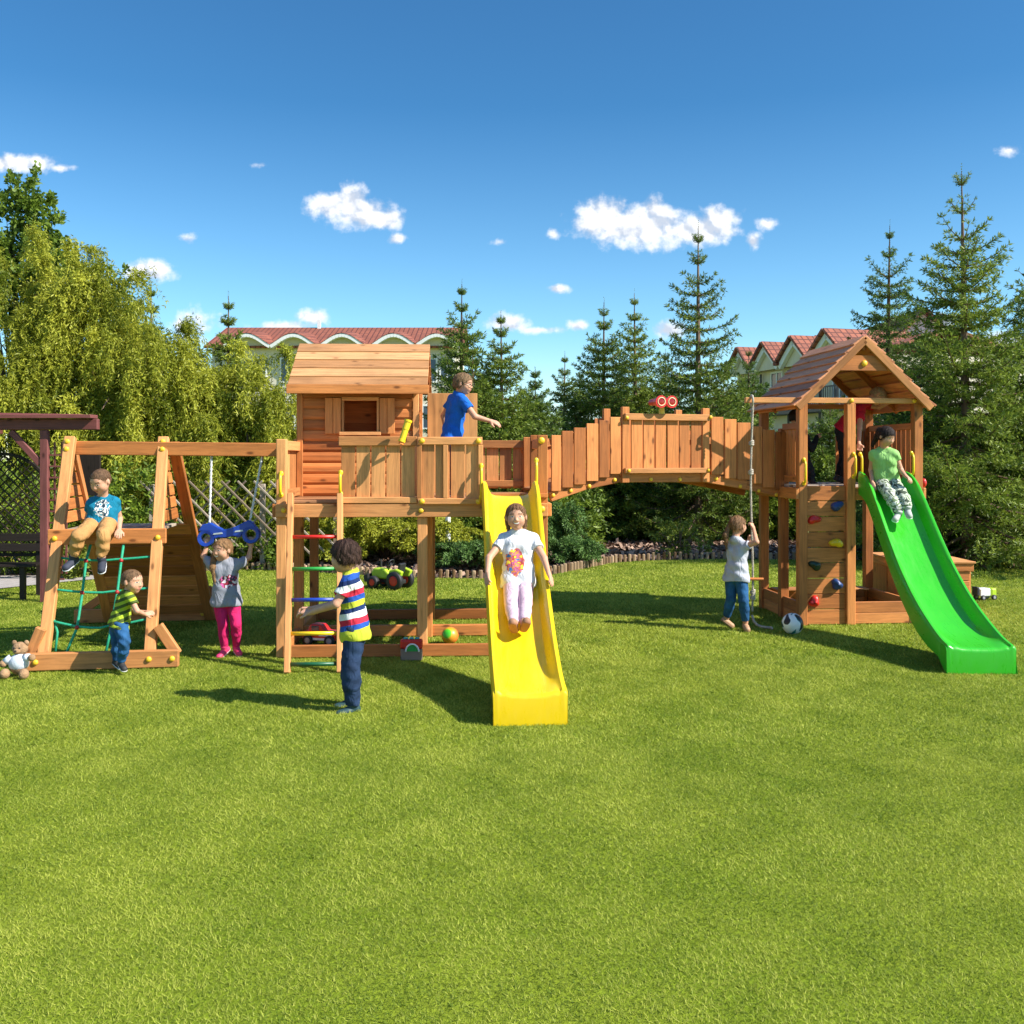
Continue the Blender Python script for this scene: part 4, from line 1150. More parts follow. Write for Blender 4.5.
    handle(t, F, .0, -.046, 1.46, 1.65, .05); handle(t, F, .535, -.09, 1.47, 1.66, .05); handle(t, F, 1.79, -.118, 1.44, 1.72, .05); handle(t, F, W - .06, -.05, 1.48, 1.77, .05)


play_tower()


def playhouse():
    F = TF; y0, y1 = .93, 1.88; x0, x1 = .0, 1.16; zt = 2.50
    t = thing('playhouse', tuple(F @ Vector((.6, 1.45, FL))), 'small log playhouse with wooden shutters and a board roof on the tower deck', 'playhouse')
    wz0, wz1, wx0, wx1 = 2.05, 2.36, .45, .775
    def logs(mb, a, b, hole=None, n=10, side=Vector((0, -1, 0))):
        """half-round boards from a to b along a wall"""
        a = Vector(a); b = Vector(b); d = (b - a).normalized(); hgt = zt - FL - .01; h = hgt / n; out = side
        def one(p, q, z, tint):
            prof = [(0, 0), (.008, .010), (.016, h * .25), (.016, h * .70), (.009, h * .93), (.004, h * .999), (-.012, h * .999), (-.012, 0)]
            vs = []; gs = []
            for e, pt in ((0, p), (1, q)):
                for (o_, zz) in prof: vs.append(pt + out * o_ + Vector((0, 0, z + zz))); gs.append(((pt - a).dot(d), o_, z + zz))
            k = len(prof)
            mb.add(vs, [tuple(range(k - 1, -1, -1)), tuple(range(k, 2 * k))] + [(i, (i + 1) % k, k + (i + 1) % k, k + i) for i in range(k)], gs, tint)
        for i in range(n):
            z = FL + .005 + i * h; tint = random.random()
            if hole and z + h > hole[2] + .01 and z < hole[3] - .01:
                one(a, a + d * (hole[0] - a.dot(d)), z, tint); one(a + d * (hole[1] - a.dot(d)), b, z, tint)
            else: one(a, b, z, tint)
    mb = MB(F); logs(mb, (x0 + .045, y0, 0), (x1 - .04, y0, 0), (wx0, wx1, wz0, wz1)); mb.build('front_wall', W_RED, t)
    mb = MB(F); logs(mb, (x0 + .045, y1, 0), (x1 - .04, y1, 0), None, 10, Vector((0, 1, 0))); mb.build('rear_wall', W_RED, t)
    mb = MB(F); logs(mb, (x0, y0 + .05, 0), (x0, y1 - .05, 0), None, 10, Vector((-1, 0, 0))); mb.build('left_wall', W_RED, t)
    mb = MB(F); logs(mb, (x1, y0 + .05, 0), (x1, y0 + .28, 0), None, 10, Vector((1, 0, 0))); logs(mb, (x1, y1 - .28, 0), (x1, y1 - .05, 0), None, 10, Vector((1, 0, 0))); mb.build('right_wall', W_RED, t)
    for x in (x0 + .015, x1):
        for y in (y0, y1):
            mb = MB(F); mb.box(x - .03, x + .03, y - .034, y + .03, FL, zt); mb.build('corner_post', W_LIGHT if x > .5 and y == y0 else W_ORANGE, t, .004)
    mb = MB(F); mb.box(x0 + .05, x1 - .035, y0 - .04, y0 - .012, zt - .11, zt - .005); mb.build('lintel', W_ORANGE, t, .004)
    mb = MB(F); f = .022
    mb.box(wx0 - f, wx0, y0 - .045, y0 + .01, wz0, wz1); mb.box(wx1, wx1 + f, y0 - .045, y0 + .01, wz0, wz1); mb.box(wx0 - f, wx1 + f, y0 - .045, y0 + .01, wz1, wz1 + .035); mb.box(wx0 - f - .02, wx1 + f + .02, y0 - .075, y0 + .01, wz0 - .035, wz0)
    mb.build('window_frame', W_LIGHT, t, .003)
    for a, b in ((.265, wx0 - f - .004), (wx1 + f + .004, .955)):
        mb = MB(F); w = (b - a) / 2
        for i in range(2): mb.box(a + i * w + .002, a + (i + 1) * w - .002, y0 - .055, y0 - .036, wz0 - .02, wz1 + .025)
        mb.build('shutter', W_ORANGE, t, .003)
    mb = MB(F); mb.box(x0 + .2, x0 + .26, y1 - .09, y1 - .03, FL, zt); mb.box(x1 - .42, x1 - .36, y1 - .09, y1 - .03, FL, zt); mb.build('inner_post', W_ORANGE, t, .003)
    # roof
    ye0, yr, ye1 = .70, 1.43, 2.16; ze, zr = 2.49, 2.975; xa, xb = -.07, 1.285; n = 5
    mb = MB(F)
    for s, ye in ((1, ye0), (-1, ye1)):
        dv = Vector((0, yr - ye, zr - ze)); L = dv.length; dv /= L; nn = Vector((0, -s * (zr - ze), abs(yr - ye))).normalized()
        for i in range(n):
            a = L * i / n - (.0 if i == 0 else .012); b = L * (i + 1) / n
            pa = Vector((0, ye, ze)) + dv * a + nn * .022; pb = Vector((0, ye, ze)) + dv * b + nn * .010
            poly = [Vector((xa, pa.y, pa.z)), Vector((xb, pa.y, pa.z)), Vector((xb, pb.y, pb.z)), Vector((xa, pb.y, pb.z))]
            mb.board(poly if s > 0 else poly[::-1], nn, .018, (1, 0, 0))
    mb.build('roof', wood('roof boards', (.56, .285, .12), tintvar=.22), t, .003)
    mb = MB(F); mb.box(xa - .01, xb + .01, ye0 - .022, ye0 - .002, ze - .075, ze + .014); mb.build('fascia', W_ORANGE, t, .004)
    for x in (xa + .03, xb - .03):
        mb = MB(F)
        mb.beam((x, ye0 + .0, ze - .04), (x, yr, zr - .04), .022, .075, (0, 0, 1)); mb.beam((x, ye1, ze - .04), (x, yr, zr - .04), .022, .075, (0, 0, 1)); mb.build('barge_board', W_RED, t, .003)
    for x, s in ((x0 + .02, -1), (x1 - .02, 1)):
        mb = MB(F); poly = [(x, y0, zt), (x, y1, zt), (x, yr, zr - .05)]
        mb.board(poly if s > 0 else poly[::-1], (s, 0, 0), .02, (0, 1, 0)); mb.build('gable', W_RED, t)


playhouse()


def telescope():
    c = P(404.5, 433, 8.89); t = thing('telescope', P(405, 441, 8.93), 'yellow toy telescope clamped to the rail in front of the playhouse', 'telescope')
    a = P(401.5, 442, 8.83); b = P(408.5, 420, 8.86); d = (b - a).normalized(); L = (b - a).length
    mb = MB(); mb.tube([a, a + d * .02, a + d * .022, a + d * L * .55, a + d * L * .56, a + d * L * .9, a + d * L * .905, b], .03, 14, rs=[.032, .032, .028, .028, .031, .031, .036, .036]); mb.build('tube', M_YEL, t, smooth=False)
    mb = MB(); mb.tube([a - d * .02, a + d * .001], .022, 12, rs=[.026, .02]); mb.build('eyepiece', M_ORG, t)
    mb = MB(); q = P(405, 440, 8.93); mb.tube([q, (a + b) / 2], .014, 8); mb.ball((a + b) / 2, .026, 10, 6); mb.build('mount', M_BLACK, t, smooth=True)


telescope()


# ------------------------------------------------------------------ slides
def slide(name, label, A, B, prof, w0, w1, mat, lip=.225):
    """A, B: ground points under the top and the foot; prof: (share of the run, bed height, side height)"""
    A = Vector(A); B = Vector(B); d = (B - A); L = d.length; d /= L; sd = Vector((-d.y, d.x, 0)) * -1
    if sd.x < 0: sd = -sd
    t = thing(name, B, label, 'slide')
    us = [p[0] for p in prof]; n = 60
    def cr(u, k):
        return float(np.interp(u, us, [p[k] for p in prof]))
    # smooth the profile
    uu = np.linspace(0, 1, 241); bed = np.interp(uu, us, [p[1] for p in prof]); sde = np.interp(uu, us, [p[2] for p in prof])
    ker = np.hanning(31); ker /= ker.sum(); pad = np.concatenate([2 * bed[0] - bed[15:0:-1], bed, 2 * bed[-1] - bed[-2:-17:-1]]); bed = np.convolve(pad, ker, 'valid')
    pad = np.concatenate([np.full(15, sde[0]), sde, np.full(15, sde[-1])]); sde = np.convolve(pad, ker, 'valid')
    rows = []
    for i in range(n + 1):
        u = i / n; c = A + d * (L * u); w = w0 + (w1 - w0) * u; zb = float(np.interp(u, uu, bed)); h = float(np.interp(u, uu, sde)); hw = w / 2
        sk = max(0.0, zb - .115) if u < .93 else max(0.0, (zb - .115) * (1 - (u - .93) / .07))
        r = .018
        sec = [(-hw, sk), (-hw - .006, zb + h * .45), (-hw, zb + h - r * .8), (-hw + r * .5, zb + h), (-hw + r * 1.6, zb + h), (-hw + .045, zb + h - r * .9), (-hw + .060, zb + h * .45), (-hw + .085, zb + .012), (-hw + .12, zb)]
        k = 6
        full = sec + [(-hw + .12 + (w - .24) * j / k, zb - .006 * math.sin(math.pi * j / k)) for j in range(1, k)] + [(-x, z) for x, z in reversed(sec)]
        rows.append([c + sd * x + Vector((0, 0, z)) for x, z in full])
    # rounded front lip going down to the lawn
    last = rows[-1]; zs = [p.z for p in last]
    for a in (.25, .5, .75, 1.0):
        an = a * math.pi / 2
        rows.append([p + d * (.035 * math.sin(an)) + Vector((0, 0, -min(.035, p.z * .5) * (1 - math.cos(an)))) for p in last])
    rows.append([Vector((p.x, p.y, 0)) for p in rows[-1]])
    mb = MB(); mb.grid(rows); o = mb.build('chute', mat, t, smooth=True)
    s = o.modifiers.new('thickness', 'SOLIDIFY'); s.thickness = .012; s.offset = -1
    e = o.modifiers.new('edges', 'EDGE_SPLIT'); e.split_angle = R(38)
    return t, lambda u: A + d * (L * u) + Vector((0, 0, float(np.interp(u, uu, bed))))


SP = [(0, 1.455, .13), (.06, 1.44, .13), (.13, 1.36, .14), (.24, 1.14, .15), (.38, .86, .15), (.52, .61, .145), (.64, .44, .14), (.74, .325, .13), (.84, .255, .10), (.93, .225, .05), (1, .215, .022)]
YS, YS_at = slide('yellow_slide', 'yellow plastic slide with the girl in the white top on it', P(510, 0, 9.0) * Vector((1, 1, 0)) if False else (-.022, 9.0, 0), (.122, 6.74, 0), SP, .50, .49, M_SLY)
SG = [(u, z + (.06 * max(0, 1 - u * 1.6)), h) for u, z, h in SP]
GS, GS_at = slide('green_slide', 'bright green wavy plastic slide of the roofed tower', (3.97, 10.70, 0), (3.895, 8.33, 0), SG, .52, .56, M_SLG)


# ------------------------------------------------------------------ arched bridge
BA = Vector((.26, 10.28, 0)); BB = Vector((3.04, 11.22, 0)); BD = (BB - BA).normalized(); BL = (BB - BA).length
BN = Vector((BD.y, -BD.x, 0))                    # towards the viewer
BF = Matrix.Translation(BA) @ Matrix.Rotation(math.atan2(BD.y, BD.x), 4, 'Z')     # x along, y away


def bpix(px, py):
    """picture point on the front railing plane -> (s along the bridge, z)"""
    k = (px - 512) / 1000
    # X = k Y ; point BA + s BD
    s = (k * BA.y - BA.x) / (BD.x - k * BD.y); Y = BA.y + s * BD.y
    return s, EYE - (py - HZ) * Y / 1000


def bridge():
    t = thing('arched_bridge', tuple((BA + BB) / 2), 'arched wooden plank bridge joining the playhouse tower and the roofed tower', 'bridge')
    bot = [bpix(549, 497), bpix(584, 485), bpix(618, 477.5), bpix(703, 477.5), bpix(745, 485), bpix(786, 494)]
    yaw = math.atan2(BD.y, BD.x); H = .10; DEP = .86
    def bz(s): return float(np.interp(s, [p[0] for p in bot], [p[1] for p in bot]))
    for y in (-.02, DEP):
        mb = MB(BF)
        for i in range(len(bot) - 1):
            a, b = bot[i], bot[i + 1]
            mb.beam((a[0], y, a[1]), (b[0], y, b[1]), .045, H, (0, 0, 1))
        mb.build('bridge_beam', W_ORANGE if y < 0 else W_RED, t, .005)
    mb = MB(BF); n = 26; s0, s1 = bot[0][0], bot[-1][0]
    for i in range(n):
        a = s0 + (s1 - s0) * i / n; b = s0 + (s1 - s0) * (i + 1) / n - .012
        mb.beam((a, DEP / 2, bz(a) + .062), (b, DEP / 2, bz(b) + .062), DEP + .02, .024, (0, 0, 1))
    mb.build('walkway', W_DECK, t, .003)
    # ramp planks: (left px edges, top py, bottom py)
    sides = {'left': [(549, 558.5, 435, 491), (559.5, 570.5, 431, 487.5), (571.5, 583, 427.5, 484.5), (584, 595.5, 424, 481), (596.5, 606.5, 420.5, 477.5), (607.5, 618, 417, 474)],
             'right': [(708, 720, 417, 474.5), (721.5, 733, 419.5, 478.5), (734, 747, 423, 479.5), (748.5, 758.5, 426.5, 483.5), (759.5, 771, 429.5, 487.5), (772, 783, 432, 489.5)]}
    for nm, pl in sides.items():
        mb = MB(BF); rb = MB(BF)
        for (a, b, t0, t1) in pl:
            sa, za = bpix(a, t0); sb, _ = bpix(b, t0); _, zb = bpix((a + b) / 2, t1)
            tn = random.random()
            mb.box(sa, sb, -.075, -.052, zb, za + random.uniform(-.004, .004), tn)
            rb.box(sa, sb, DEP + .03, DEP + .052, zb, za - .10)
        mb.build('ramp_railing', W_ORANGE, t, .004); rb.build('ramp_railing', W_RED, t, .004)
        a, b = (pl[0], pl[-1]); mb = MB(BF)
        s_a, z_a = bpix(a[0], a[2] + 7); s_b, z_b = bpix(b[1], b[2] + 8)
        mb.beam((s_a, -.032, z_a), (s_b, -.032, z_b), .035, .07, (0, 0, 1)); mb.build('ramp_rail', W_ORANGE, t, .004)
        mb = MB(BF); mb.beam((s_a, DEP + .01, z_a - .08), (s_b, DEP + .01, z_b - .08), .035, .07, (0, 0, 1)); mb.build('ramp_rail', W_ORANGE, t, .004)
    # middle panel
    sl, zt = bpix(619, 417); sr, _ = bpix(706, 417); _, zb = bpix(660, 473)
    mb = MB(BF); planks_x(mb, sl + .10, sr - .09, -.075, zb + .03, zt - .02, 6, .016); mb.build('railing', W_ORANGE, t, .004)
    mb = MB(BF); mb.box(sl + .02, sr - .02, -.115, -.078, zt - .035, zt + .035); mb.build('rail', W_LIGHT, t, .004)
    mb = MB(BF); mb.box(sl + .02, sr - .02, -.12, -.078, zb, zb + .055); mb.build('rail', W_LIGHT, t, .004)
    for s in (sl + .045, sr - .04):
        mb = MB(BF); mb.box(s - .042, s + .042, -.076, -.03, zb - .10, zt + .105); mb.build('railing_post', W_ORANGE, t, .005)
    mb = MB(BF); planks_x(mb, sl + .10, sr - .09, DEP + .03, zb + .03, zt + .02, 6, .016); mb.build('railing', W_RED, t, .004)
    for s in (sl + .24, sr + .12):
        mb = MB(BF); mb.box(s - .042, s + .042, DEP - .02, DEP + .028, zb - .10, zt + .13); mb.build('railing_post', W_ORANGE, t, .005)
    for (px, py) in ((551.5, 495), (569, 490.5), (587.5, 486), (613, 479.8)): 
        s, z = bpix(px, py); cap(t, BF @ Vector((s, -.044, z)), yaw, 1.0)
    for (px, py) in ((625, 478), (649, 478), (678, 478), (704, 477.5), (714, 477.5), (738, 485), (756.5, 489.5), (774, 493.5), (783.5, 495.5)):
        s, z = bpix(px, py); cap(t, BF @ Vector((s, -.044, z - .012)), yaw, 1.0)
    for (px, py) in ((624, 470.5), (703, 470), (622, 418), (705, 417.5)):
        s, z = bpix(px, py); cap(t, BF @ Vector((s, -.122, z)), yaw, .9)
    # binoculars on the rail
    s, z = bpix(658, 414); b0 = BF @ Vector((s, -.09, zt + .035))
    tb = thing('toy_binoculars', b0, 'red toy binoculars with yellow rims on a yellow stand on the bridge rail', 'binoculars')
    M = BF @ Matrix.Translation((s, -.09, zt + .035))
    mb = MB(M); mb.tube([(0, 0, 0), (0, 0, .06)], .03, 10, rs=[.034, .026]); mb.box(-.02, .02, -.015, .015, .05, .10); mb.build('stand', M_YEL, tb)
    for x in (-.062, .062):
        mb = MB(M); mb.tube([(x * 1.15, .12, .125), (x * 1.08, 0, .125), (x, -.03, .125), (x, -.10, .125), (x, -.112, .125)], .045, 14, rs=[.032, .040, .052, .066, .066]); mb.build('barrel', M_RED, tb)
        mb = MB(M); k = [(x + .042 * math.cos(6.283 * i / 18), -.113, .125 + .042 * math.sin(6.283 * i / 18)) for i in range(18)]
        mb.tube(k, .006, 6, closed=True); mb.build('rim', plain('cream plastic', (.75, .60, .35), .4), tb, smooth=True)
        mb = MB(M); mb.ball((x, -.109, .125), (.04, .006, .04), 12, 6); mb.build('lens', plain('dark red lens', (.30, .015, .012), .15), tb, smooth=True)
    mb = MB(M); mb.box(-.03, .03, -.05, .05, .10, .15); mb.build('bridge_block', M_RED, tb, .006)


bridge()


# ------------------------------------------------------------------ roofed tower (right)
RF = frame(3.10, 10.70, 5)
FR = 1.50
YR = R(5)


def roof_tower():
    F = RF; W = 1.28; X1 = .53; D = 1.2; p = .095; zp = 2.375
    t = thing('roofed_tower', tuple(F @ Vector((.64, .6, 0))), 'wooden play tower with a red brown gabled shingle roof and a climbing wall', 'play tower')
    for (x, y) in ((0, 0), (X1, 0), (W, 0), (0, .55), (0, D), (W, D)):
        mb = MB(F); mb.box(x - p / 2, x + p / 2, y - p / 2, y + p / 2, 0, zp if not (x == 0 and y == .55) else FR + .62); mb.build('post', W_ORANGE, t, .006)
    mb = MB(F)
    for i in range(10): mb.box(-.03, W + .03, .055 + i * .114, .055 + i * .114 + .106, FR - .03, FR)
    mb.build('deck', W_GREY, t, .003)
    for y in (D + .065,):
        mb = MB(F); mb.box(-.05, W + .05, y - .017, y + .017, FR - .15, FR - .032); mb.build('deck_beam', W_ORANGE, t, .005)
    for x in (-.065, W + .065):
        mb = MB(F); mb.box(x - .017, x + .017, -.05, D + .05, FR - .15, FR - .032); mb.build('deck_beam', W_ORANGE, t, .005)
    mb = MB(F); mb.box(X1 + .05, W - .05, -.03, .03, FR - .16, FR - .032); mb.build('deck_beam', W_ORANGE, t, .005)
    # climbing wall with holds
    mb = MB(F); n = 9; h = (FR - .01) / n
    for i in range(n): mb.box(p / 2 + .002, X1 - p / 2 - .002, -.01, .014, .008 + i * h, (i + 1) * h)
    mb.build('climbing_wall', W_ORANGE, t, .003)
    cols = {'blue': M_BLUED, 'red': M_RED, 'yellow': M_YEL, 'dark green': M_DGREEN}
    for i, (px, py, c) in enumerate(((837, 506, 'blue'), (814, 519.5, 'red'), (836.5, 543, 'yellow'), (815, 565.5, 'dark green'), (837, 584.5, 'blue'), (814, 601.5, 'red'))):
        q = P(px, py, 10.70); bm = MB(); rnd = random.Random(i)
        rows = []
        for j in range(7):
            ph = j / 6; row = []
            for k in range(16):
                a = 6.283 * k / 16; rr = (.062 + .012 * math.sin(2 * a + i) + .008 * math.sin(3 * a + 2 * i)) * (1 - ph ** 2.2) ** .5 if j < 6 else .001
                row.append(q + Vector((rr * math.cos(a) * 1.05, -.058 * ph ** .8 + .012 + .01 * math.sin(a + i) * ph, rr * math.sin(a) * .85)))
            rows.append(row)
        bm.grid(rows, closed=True); o = bm.build('climbing_hold', cols[c], t, smooth=True); o['label'] = c + ' climbing hold'
    # low boards of the sand pit
    for z in (.01, .128):
        mb = MB(F); mb.box(X1 + p / 2 + .002, W - p / 2 - .002, -.02, .02, z, z + .115); mb.build('sand_pit_board', W_ORANGE, t, .004)
        for x in (0, W):
            mb = MB(F); mb.box(x - .02, x + .02, p / 2 + .002, .55 - p / 2 if x == 0 else D - p / 2, z, z + .115); mb.build('sand_pit_board', W_ORANGE, t, .004)
            if x == 0: mb = MB(F); mb.box(x - .02, x + .02, .55 + p / 2, D - p / 2, z, z + .115); mb.build('sand_pit_board', W_ORANGE, t, .004)
        mb = MB(F); mb.box(p / 2, W - p / 2, D - .02, D + .02, z, z + .115); mb.build('sand_pit_board', W_ORANGE, t, .004)
    mb = MB(F)
    for s in range(3): mb.box(.07 + s * .38, .43 + s * .38, D - .24, D - .025, .236, .256)
    mb.build('corner_seat', W_LIGHT, t, .004)
    # railings
    def rail_y(x, y0, y1, n, mat):
        mb = MB(F); planks_y(mb, y0 + .052, y1 - .052, x - .01, FR + .04, FR + .62, n, .014); mb.build('railing', mat, t, .003)
        for za in (.60, .03):
            mb = MB(F); mb.box(x - .032, x - .012, y0 + .05, y1 - .05, FR + za, FR + za + .07); mb.build('rail', mat, t, .004)
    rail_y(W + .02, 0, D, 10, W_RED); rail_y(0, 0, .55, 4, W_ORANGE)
    mb = MB(F); planks_x(mb, W - .40, W - .05, D, FR + .04, FR + .62, 4, .014); mb.build('railing', W_RED, t, .003)
    # eave beams
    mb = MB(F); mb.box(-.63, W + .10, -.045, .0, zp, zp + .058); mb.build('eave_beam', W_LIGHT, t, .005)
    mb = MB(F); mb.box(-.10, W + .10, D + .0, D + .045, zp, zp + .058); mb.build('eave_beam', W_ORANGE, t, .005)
    for x in (-.055, W + .055):
        mb = MB(F); mb.box(x - .02, x + .02, .002, D - .002, zp - .06, zp + .03); mb.build('eave_beam', W_ORANGE, t, .005)
    for x in (0.02, .53, 1.23): cap(t, F @ Vector((x, -.047, zp + .030)), YR, 1.1)
    # gabled roof
    xc = .635; hw = .765; zr = 3.08; ze = zr - hw * .985; ya, yb = -.16, D + .17; n = 8
    mb = MB(F)
    for s in (-1, 1):
        e = Vector((xc + s * hw, 0, ze)); r = Vector((xc, 0, zr)); dv = (r - e); L = dv.length; dv /= L; nn = Vector((s * dv.z, 0, abs(dv.x))).normalized()
        for i in range(n):
            a = L * i / n - (.02 if i else 0); b = L * (i + 1) / n
            pa = e + dv * a + nn * .036; pb = e + dv * b + nn * .014
            m_ = 1
            ys = [ya, yb]
            for q in range(m_):
                y_0, y_1 = ys[q] , ys[q + 1]
                poly = [Vector((pa.x, y_0, pa.z)), Vector((pa.x, y_1, pa.z)), Vector((pb.x, y_1, pb.z)), Vector((pb.x, y_0, pb.z))]
                mb.board(poly if s < 0 else poly[::-1], nn, .022, (0, 1, 0))
    mb.build('roof', W_ROOF, t, .003)
    for y in (ya + .015, D / 2, yb - .02):
        mb = MB(F)
        for s in (-1, 1): mb.beam((xc + s * (hw - .03), y, ze - .008), (xc, y, zr - .038 - (0 if s < 0 else .0)), .032, .075, (0, 0, 1))
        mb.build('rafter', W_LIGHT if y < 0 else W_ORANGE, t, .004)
    mb = MB(F); a = .27; mb.board([(xc - a, ya + .034, zr - .36), (xc + a, ya + .034, zr - .36), (xc + a - .12, ya + .034, zr - .20), (xc - a + .12, ya + .034, zr - .20)], (0, -1, 0), .022, (1, 0, 0)); mb.build('collar_board', W_ORANGE, t)
    cap(t, F @ Vector((xc, ya + .033, zr - .285)), YR, 1.5)
    mb = MB(F); mb.box(xc - .02, xc + .02, ya + .04, yb - .04, zr - .14, zr - .07); mb.build('ridge_beam', W_RED, t, .004)
    handle(t, F, .005, -.047, FR + .02, FR + .27, .05); handle(t, F, X1 + .02, -.047, FR + .09, FR + .33, .06); handle(t, F, X1 + .10, -.035, FR + .09, FR + .33, .05)
    handle(t, F, W - .075, -.03, FR + .10, FR + .34, .05)
    # red knob on the far side post
    mb = MB(F); mb.ball((W + .075, -.01, FR + .02), (.03, .03, .05), 10, 6); mb.build('climbing_hold', M_RED, t, smooth=True)


roof_tower()


# ------------------------------------------------------------------ climbing rope
def rope():
    top = RF @ Vector((-.555, -.022, 2.375)); x, y = top.x, top.y
    t = thing('climbing_rope', (x, y, 0), 'pale knotted climbing rope hanging from the beam beside the girl, its end on the grass', 'rope')
    rnd = random.Random(3)
    def strand(pts, ph):
        out = []; L = 0
        for i, p in enumerate(pts):
            if i: L += (pts[i] - pts[i - 1]).length
            out.append(p + Vector((.008 * math.cos(L * 120 + ph), .008 * math.sin(L * 120 + ph), 0)))
        return out
    base = []
    for i in range(140):
        z = 2.36 - i * (2.36 - .16) / 139; base.append(Vector((x + .012 * math.sin(z * 3), y + .008 * math.sin(z * 2.2), z)))
    tail = [Vector((x + .0, y - .01, .12)), Vector((x + .012, y - .04, .06)), Vector((x + .035, y - .09, .03)), Vector((x + .07, y - .15, .02)), Vector((x + .12, y - .18, .018)), Vector((x + .16, y - .20, .018)), Vector((x + .15, y - .25, .018))]
    mb = MB()
    for ph in (0, 2.09, 4.19): mb.tube(strand(base, ph), .0068, 5)
    mb.tube(tail, .014, 8)
    mb.build('cord', M_ROPE, t, smooth=True)
    for py in (443, 472, 592, 597):
        z = EYE - (py - HZ) * y / 1000; mb = MB()
        for k in range(3):
            c = [Vector((x + .012 * math.sin(z * 3) + .019 * math.cos(6.283 * i / 10), y + .019 * math.sin(6.283 * i / 10), z + .012 * (k - 1) + .010 * math.sin(6.283 * i / 10 + k))) for i in range(10)]
            mb.tube(c, .012, 6, closed=True)
        mb.build('knot', M_ROPE, t, smooth=True)
    z = EYE - (579 - HZ) * y / 1000; mb = MB(); mb.tube([(x - .05, y, z), (x + .12, y - .02, z)], .016, 8); mb.build('foot_bar', W_RED, t)
    mb = MB(); c = [Vector((top.x, y + .055 * math.cos(6.283 * i / 16), 2.40 + .055 * math.sin(6.283 * i / 16))) for i in range(16)]
    mb.tube(c, .012, 6, closed=True); mb.tube([Vector((x, y, 2.36 - i * .018)) + Vector((.016 * (-1) ** i, 0, 0)) for i in range(9)], .010, 6); mb.build('knot', M_ROPE, t, smooth=True)
    return x, y


ROPE_X, ROPE_Y = rope()


# ------------------------------------------------------------------ hanging blue swing
def blue_swing():
    k = (P(229, 533, 1).x) ; Y = 9.13
    c = P(229.5, 534, Y)
    t = thing('hanging_swing', c, 'blue plastic swing bar shaped like a motorcycle hanging on two ropes from the beam', 'swing')
    def pt(px, py): return P(px, py, Y)
    # side outline, front face, thickness 6 cm, two wheels with holes
    def ring(cx, cy, ro, ri):
        mb = MB(); n = 22; rows = []
        for (r, y) in ((ri, -.03), (ro * .93, -.036), (ro, -.022), (ro, .022), (ro * .93, .036), (ri, .03), (ri, -.03)):
            rows.append([pt(cx, cy) + Vector((r * math.cos(6.283 * i / n), y, r * math.sin(6.283 * i / n))) for i in range(n)])
        mb.grid(rows, closed=True); mb.build('wheel', M_BLUE, t, smooth=False, bevel=0)
    ring(206.5, 538, .078, .045); ring(251.5, 534.5, .082, .050)
    out = [(199, 531), (203, 524.5), (211, 522.5), (217, 526), (224, 529.5), (231, 528.5), (237, 526), (243, 523), (249, 520), (253, 522), (257, 528), (252, 527.5), (246, 529), (243, 533), (241.5, 537), (234, 536), (226, 537.5), (219, 537.5), (215, 539), (214, 534), (209, 530.5), (203, 531)]
    poly = [pt(a, b) + Vector((0, -.035, 0)) for a, b in out]
    mb = MB(); mb.board(poly, (0, -1, 0), .07, (1, 0, 0)); mb.build('body', M_BLUE, t, .008, seg=2)
    mb = MB()
    for a, b, w in ((219, 533.5, 5), (240, 531, 4.5)):
        mb.board([pt(a - w, b + 1) + Vector((0, -.039, 0)), pt(a + w, b) + Vector((0, -.039, 0)), pt(a + w - 1, b - 1.6) + Vector((0, -.039, 0)), pt(a - w + 1, b - .6) + Vector((0, -.039, 0))], (0, -1, 0), .006, (1, 0, 0))
    mb.build('badge', plain('silver sticker', (.45, .50, .50), .4), t)
    # ropes up to the beam
    for px, py, bx in ((209.5, 523, 208.5), (250, 521, 259.5)):
        a = pt(px, py); u = ((bx - 512) * Y / 1000 - CF_A.x) / (CF_B.x - CF_A.x); b = CF_A.lerp(CF_B, u); b.z -= .06
        mb = MB(); n = 40; L = (b - a).length
        for ph in (0, 3.14):
            mb.tube([a.lerp(b, i / n) + Vector((.006 * math.cos(i * 1.2 + ph), .006 * math.sin(i * 1.2 + ph), 0)) for i in range(n + 1)], .0075, 5)
        mb.build('rope', M_ROPE if False else plain('white rope', (.60, .60, .58), .8, noise=.2, nscale=60), t, smooth=True)
        mb = MB(); q = [b + Vector((0, .022 * math.cos(6.283 * i / 12), .0 + .03 * math.sin(6.283 * i / 12))) for i in range(12)]; mb.tube(q, .006, 6, closed=True); mb.build('shackle', M_METAL, t, smooth=True)


blue_swing()
